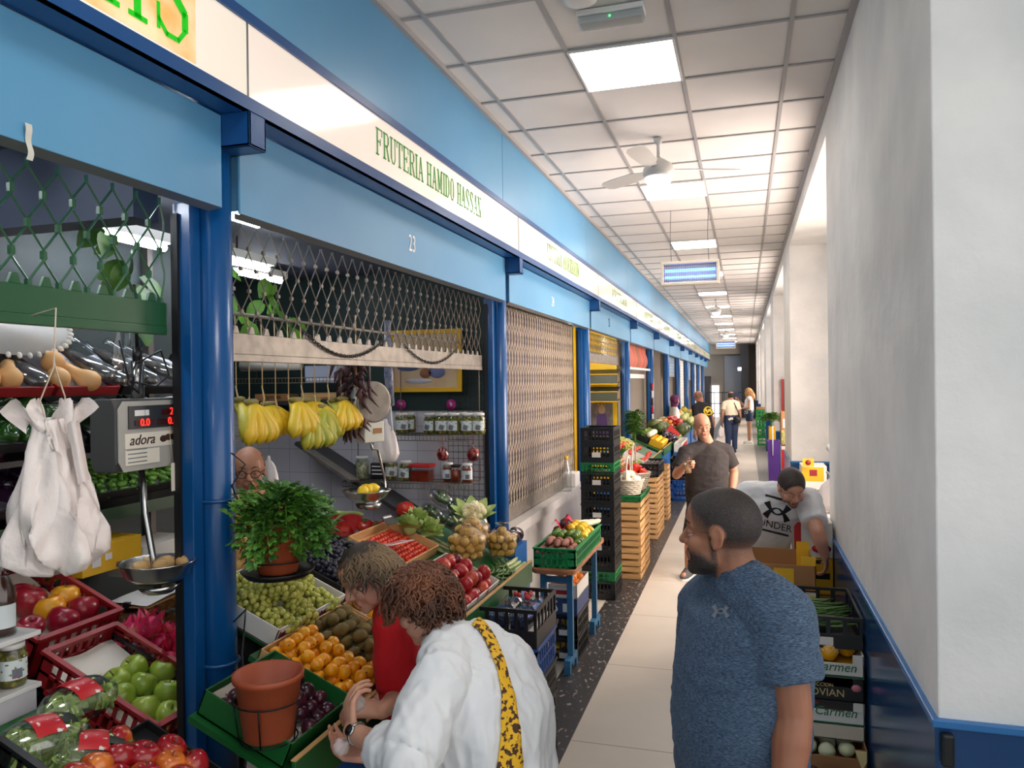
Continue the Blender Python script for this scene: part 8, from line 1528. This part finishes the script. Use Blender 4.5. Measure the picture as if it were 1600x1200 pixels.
p = AZ(1171, 693, 0); t, body, hc, R, o, J = simple('blond woman in white top and denim shorts holding a phone', p.x, p.y, 1.74, (-1, -.1, 0), 'fair', mat('white top', (236, 232, 230), .85), (mat('dark denim', (44, 54, 84), .8), .012, .38, 9), m_white, f=(-1, 0, -.1), arms=[((1.12, .02, .22), (1.08, .24, .12)), ((1.14, .1, -.22), (1.34, .32, -.1))], sl=.08)
curls(t, hc, R, 1.0, lambda p: p.x < .06-.5*max(0, .04-p.z) and p.z > -.05, 200, .26, m_hblond, .014, .008, 1.5, (.15, 0, -1), 7, 'hair', .3); peel(body, (lambda H: lambda p: (lambda q: q.x < .045 and q.z > -.06)(H(p)))(hloc(hc, R)), .012, 'hair_base', m_hblond, t); b = MB(); b.cb((0, 0, 0), (.012, .075, .15)); tag(b.build('phone', m_black, None, J['wr'][1]+V((-.09, 0, .08)), (0, .2, .3), .004), 'dark phone held up by the blond woman', 'phone')
p = AY(1103, 668, 16.5); t, body, hc, R, o, J = simple('bald man in black T-shirt with yellow back print at the far stall', p.x, 16.5, 1.78, (-.75, .66, 0), 'mid', mat('black tee', (26, 26, 30), .85), (mat('black trousers', (30, 30, 34), .8), .014, 1.95, 9), m_black, f=(-.85, .3, -.45), lean=.25)
bk = J['torso'][4][0]-V(t.location); bf = -V((-.75, .66, 0)); lv = V(J['left']); wrapped([[(.1*cos(a), .085*sin(a), .011, a+pi/2) for a in [2*pi*k/24 for k in range(25)]], [(-.09+.18*k/6, .035*sin(k*2.2), .028, .6*cos(k*2.2)) for k in range(7)]], 'back_print', mat('yellow print', (228, 196, 40), .6), t, o['shirt'], lambda x, z: (1107+x*72, 642-z*72), .006); peel(body, (lambda H: lambda p: (lambda q: q.x < -.0 and -.05 < q.z < .04)(H(p)))(hloc(hc, R)), .002, 'stubble_hair', m_hgrey, t)
p = AY(1057, 655, 19.38); t, body, hc, R, o, J = simple('person in purple headscarf and white top behind the far counter', p.x-.05, 19.38, 1.62, (.9, .2, 0), 'fair', mat('white blouse far', (230, 226, 222), .85), (m_dtee, .014, 1.95, 9), m_black, f=(.95, .1, -.15), sl=1.3); peel(body, (lambda H: lambda p: (lambda q: q.z > -.17 and not (q.x > .045 and q.z < .065 and abs(q.y) < .05))(H(p)))(hloc(hc, R)), .022, 'headscarf', mat('purple cloth', (104, 40, 84), .8), t)
# ================================================================ LIGHT
w = bpy.data.worlds.new('World'); SC.world = w; w.use_nodes = True; nt = w.node_tree; N = nt.nodes; L = nt.links; bg = N['Background']
tc = N.new('ShaderNodeTexCoord'); sp = N.new('ShaderNodeSeparateXYZ'); L.new(tc.outputs['Generated'], sp.inputs[0])
r = N.new('ShaderNodeValToRGB'); r.color_ramp.elements[0].position = .3; r.color_ramp.elements[0].color = (.46, .62, .76, 1); r.color_ramp.elements[1].position = .62; r.color_ramp.elements[1].color = (1, .86, .76, 1)
m = N.new('ShaderNodeMapRange'); m.inputs[1].default_value = -1; m.inputs[2].default_value = 1; L.new(sp.outputs['X'], m.inputs[0])
m2 = N.new('ShaderNodeMath'); m2.operation = 'ADD'; L.new(m.outputs[0], m2.inputs[0]); mm = N.new('ShaderNodeMath'); mm.operation = 'MULTIPLY'; mm.inputs[1].default_value = .2; L.new(sp.outputs['Y'], mm.inputs[0]); L.new(mm.outputs[0], m2.inputs[1])
L.new(m2.outputs[0], r.inputs[0]); L.new(r.outputs[0], bg.inputs[0]); bg.inputs[1].default_value = 1.3
def area(name, loc, rot, sx, sy, e, c):
    l = bpy.data.lights.new(name, 'AREA'); l.shape = 'RECTANGLE'; l.size = sx; l.size_y = sy; l.energy = e; l.color = c
    o = bpy.data.objects.new(name, l); COL.objects.link(o); o.location = loc; o.rotation_euler = rot; return o
# daylight entering by each window of the right wall
for k, (a, c) in enumerate([(edges[i]+.4, edges[i+1]-.4) for i in range(0, len(edges)-1, 2)]):
    area('daylight_window_%d' % (k+1), (1.43, (a+c)/2-(.7 if k else 0), 2.2), (0, pi/2, 0), 2.3, (c-a)-(1.4 if k else 0), (40, 175, 120, 120, 120, 120, 120)[k], (1, .84, .74) if k else (.74, .9, 1))
SC.view_settings.view_transform = 'Standard'; SC.view_settings.look = 'None'; SC.view_settings.gamma = 1; SC.view_settings.exposure = .42; SC.view_settings.use_curve_mapping = False
SC.cycles.use_denoising = True
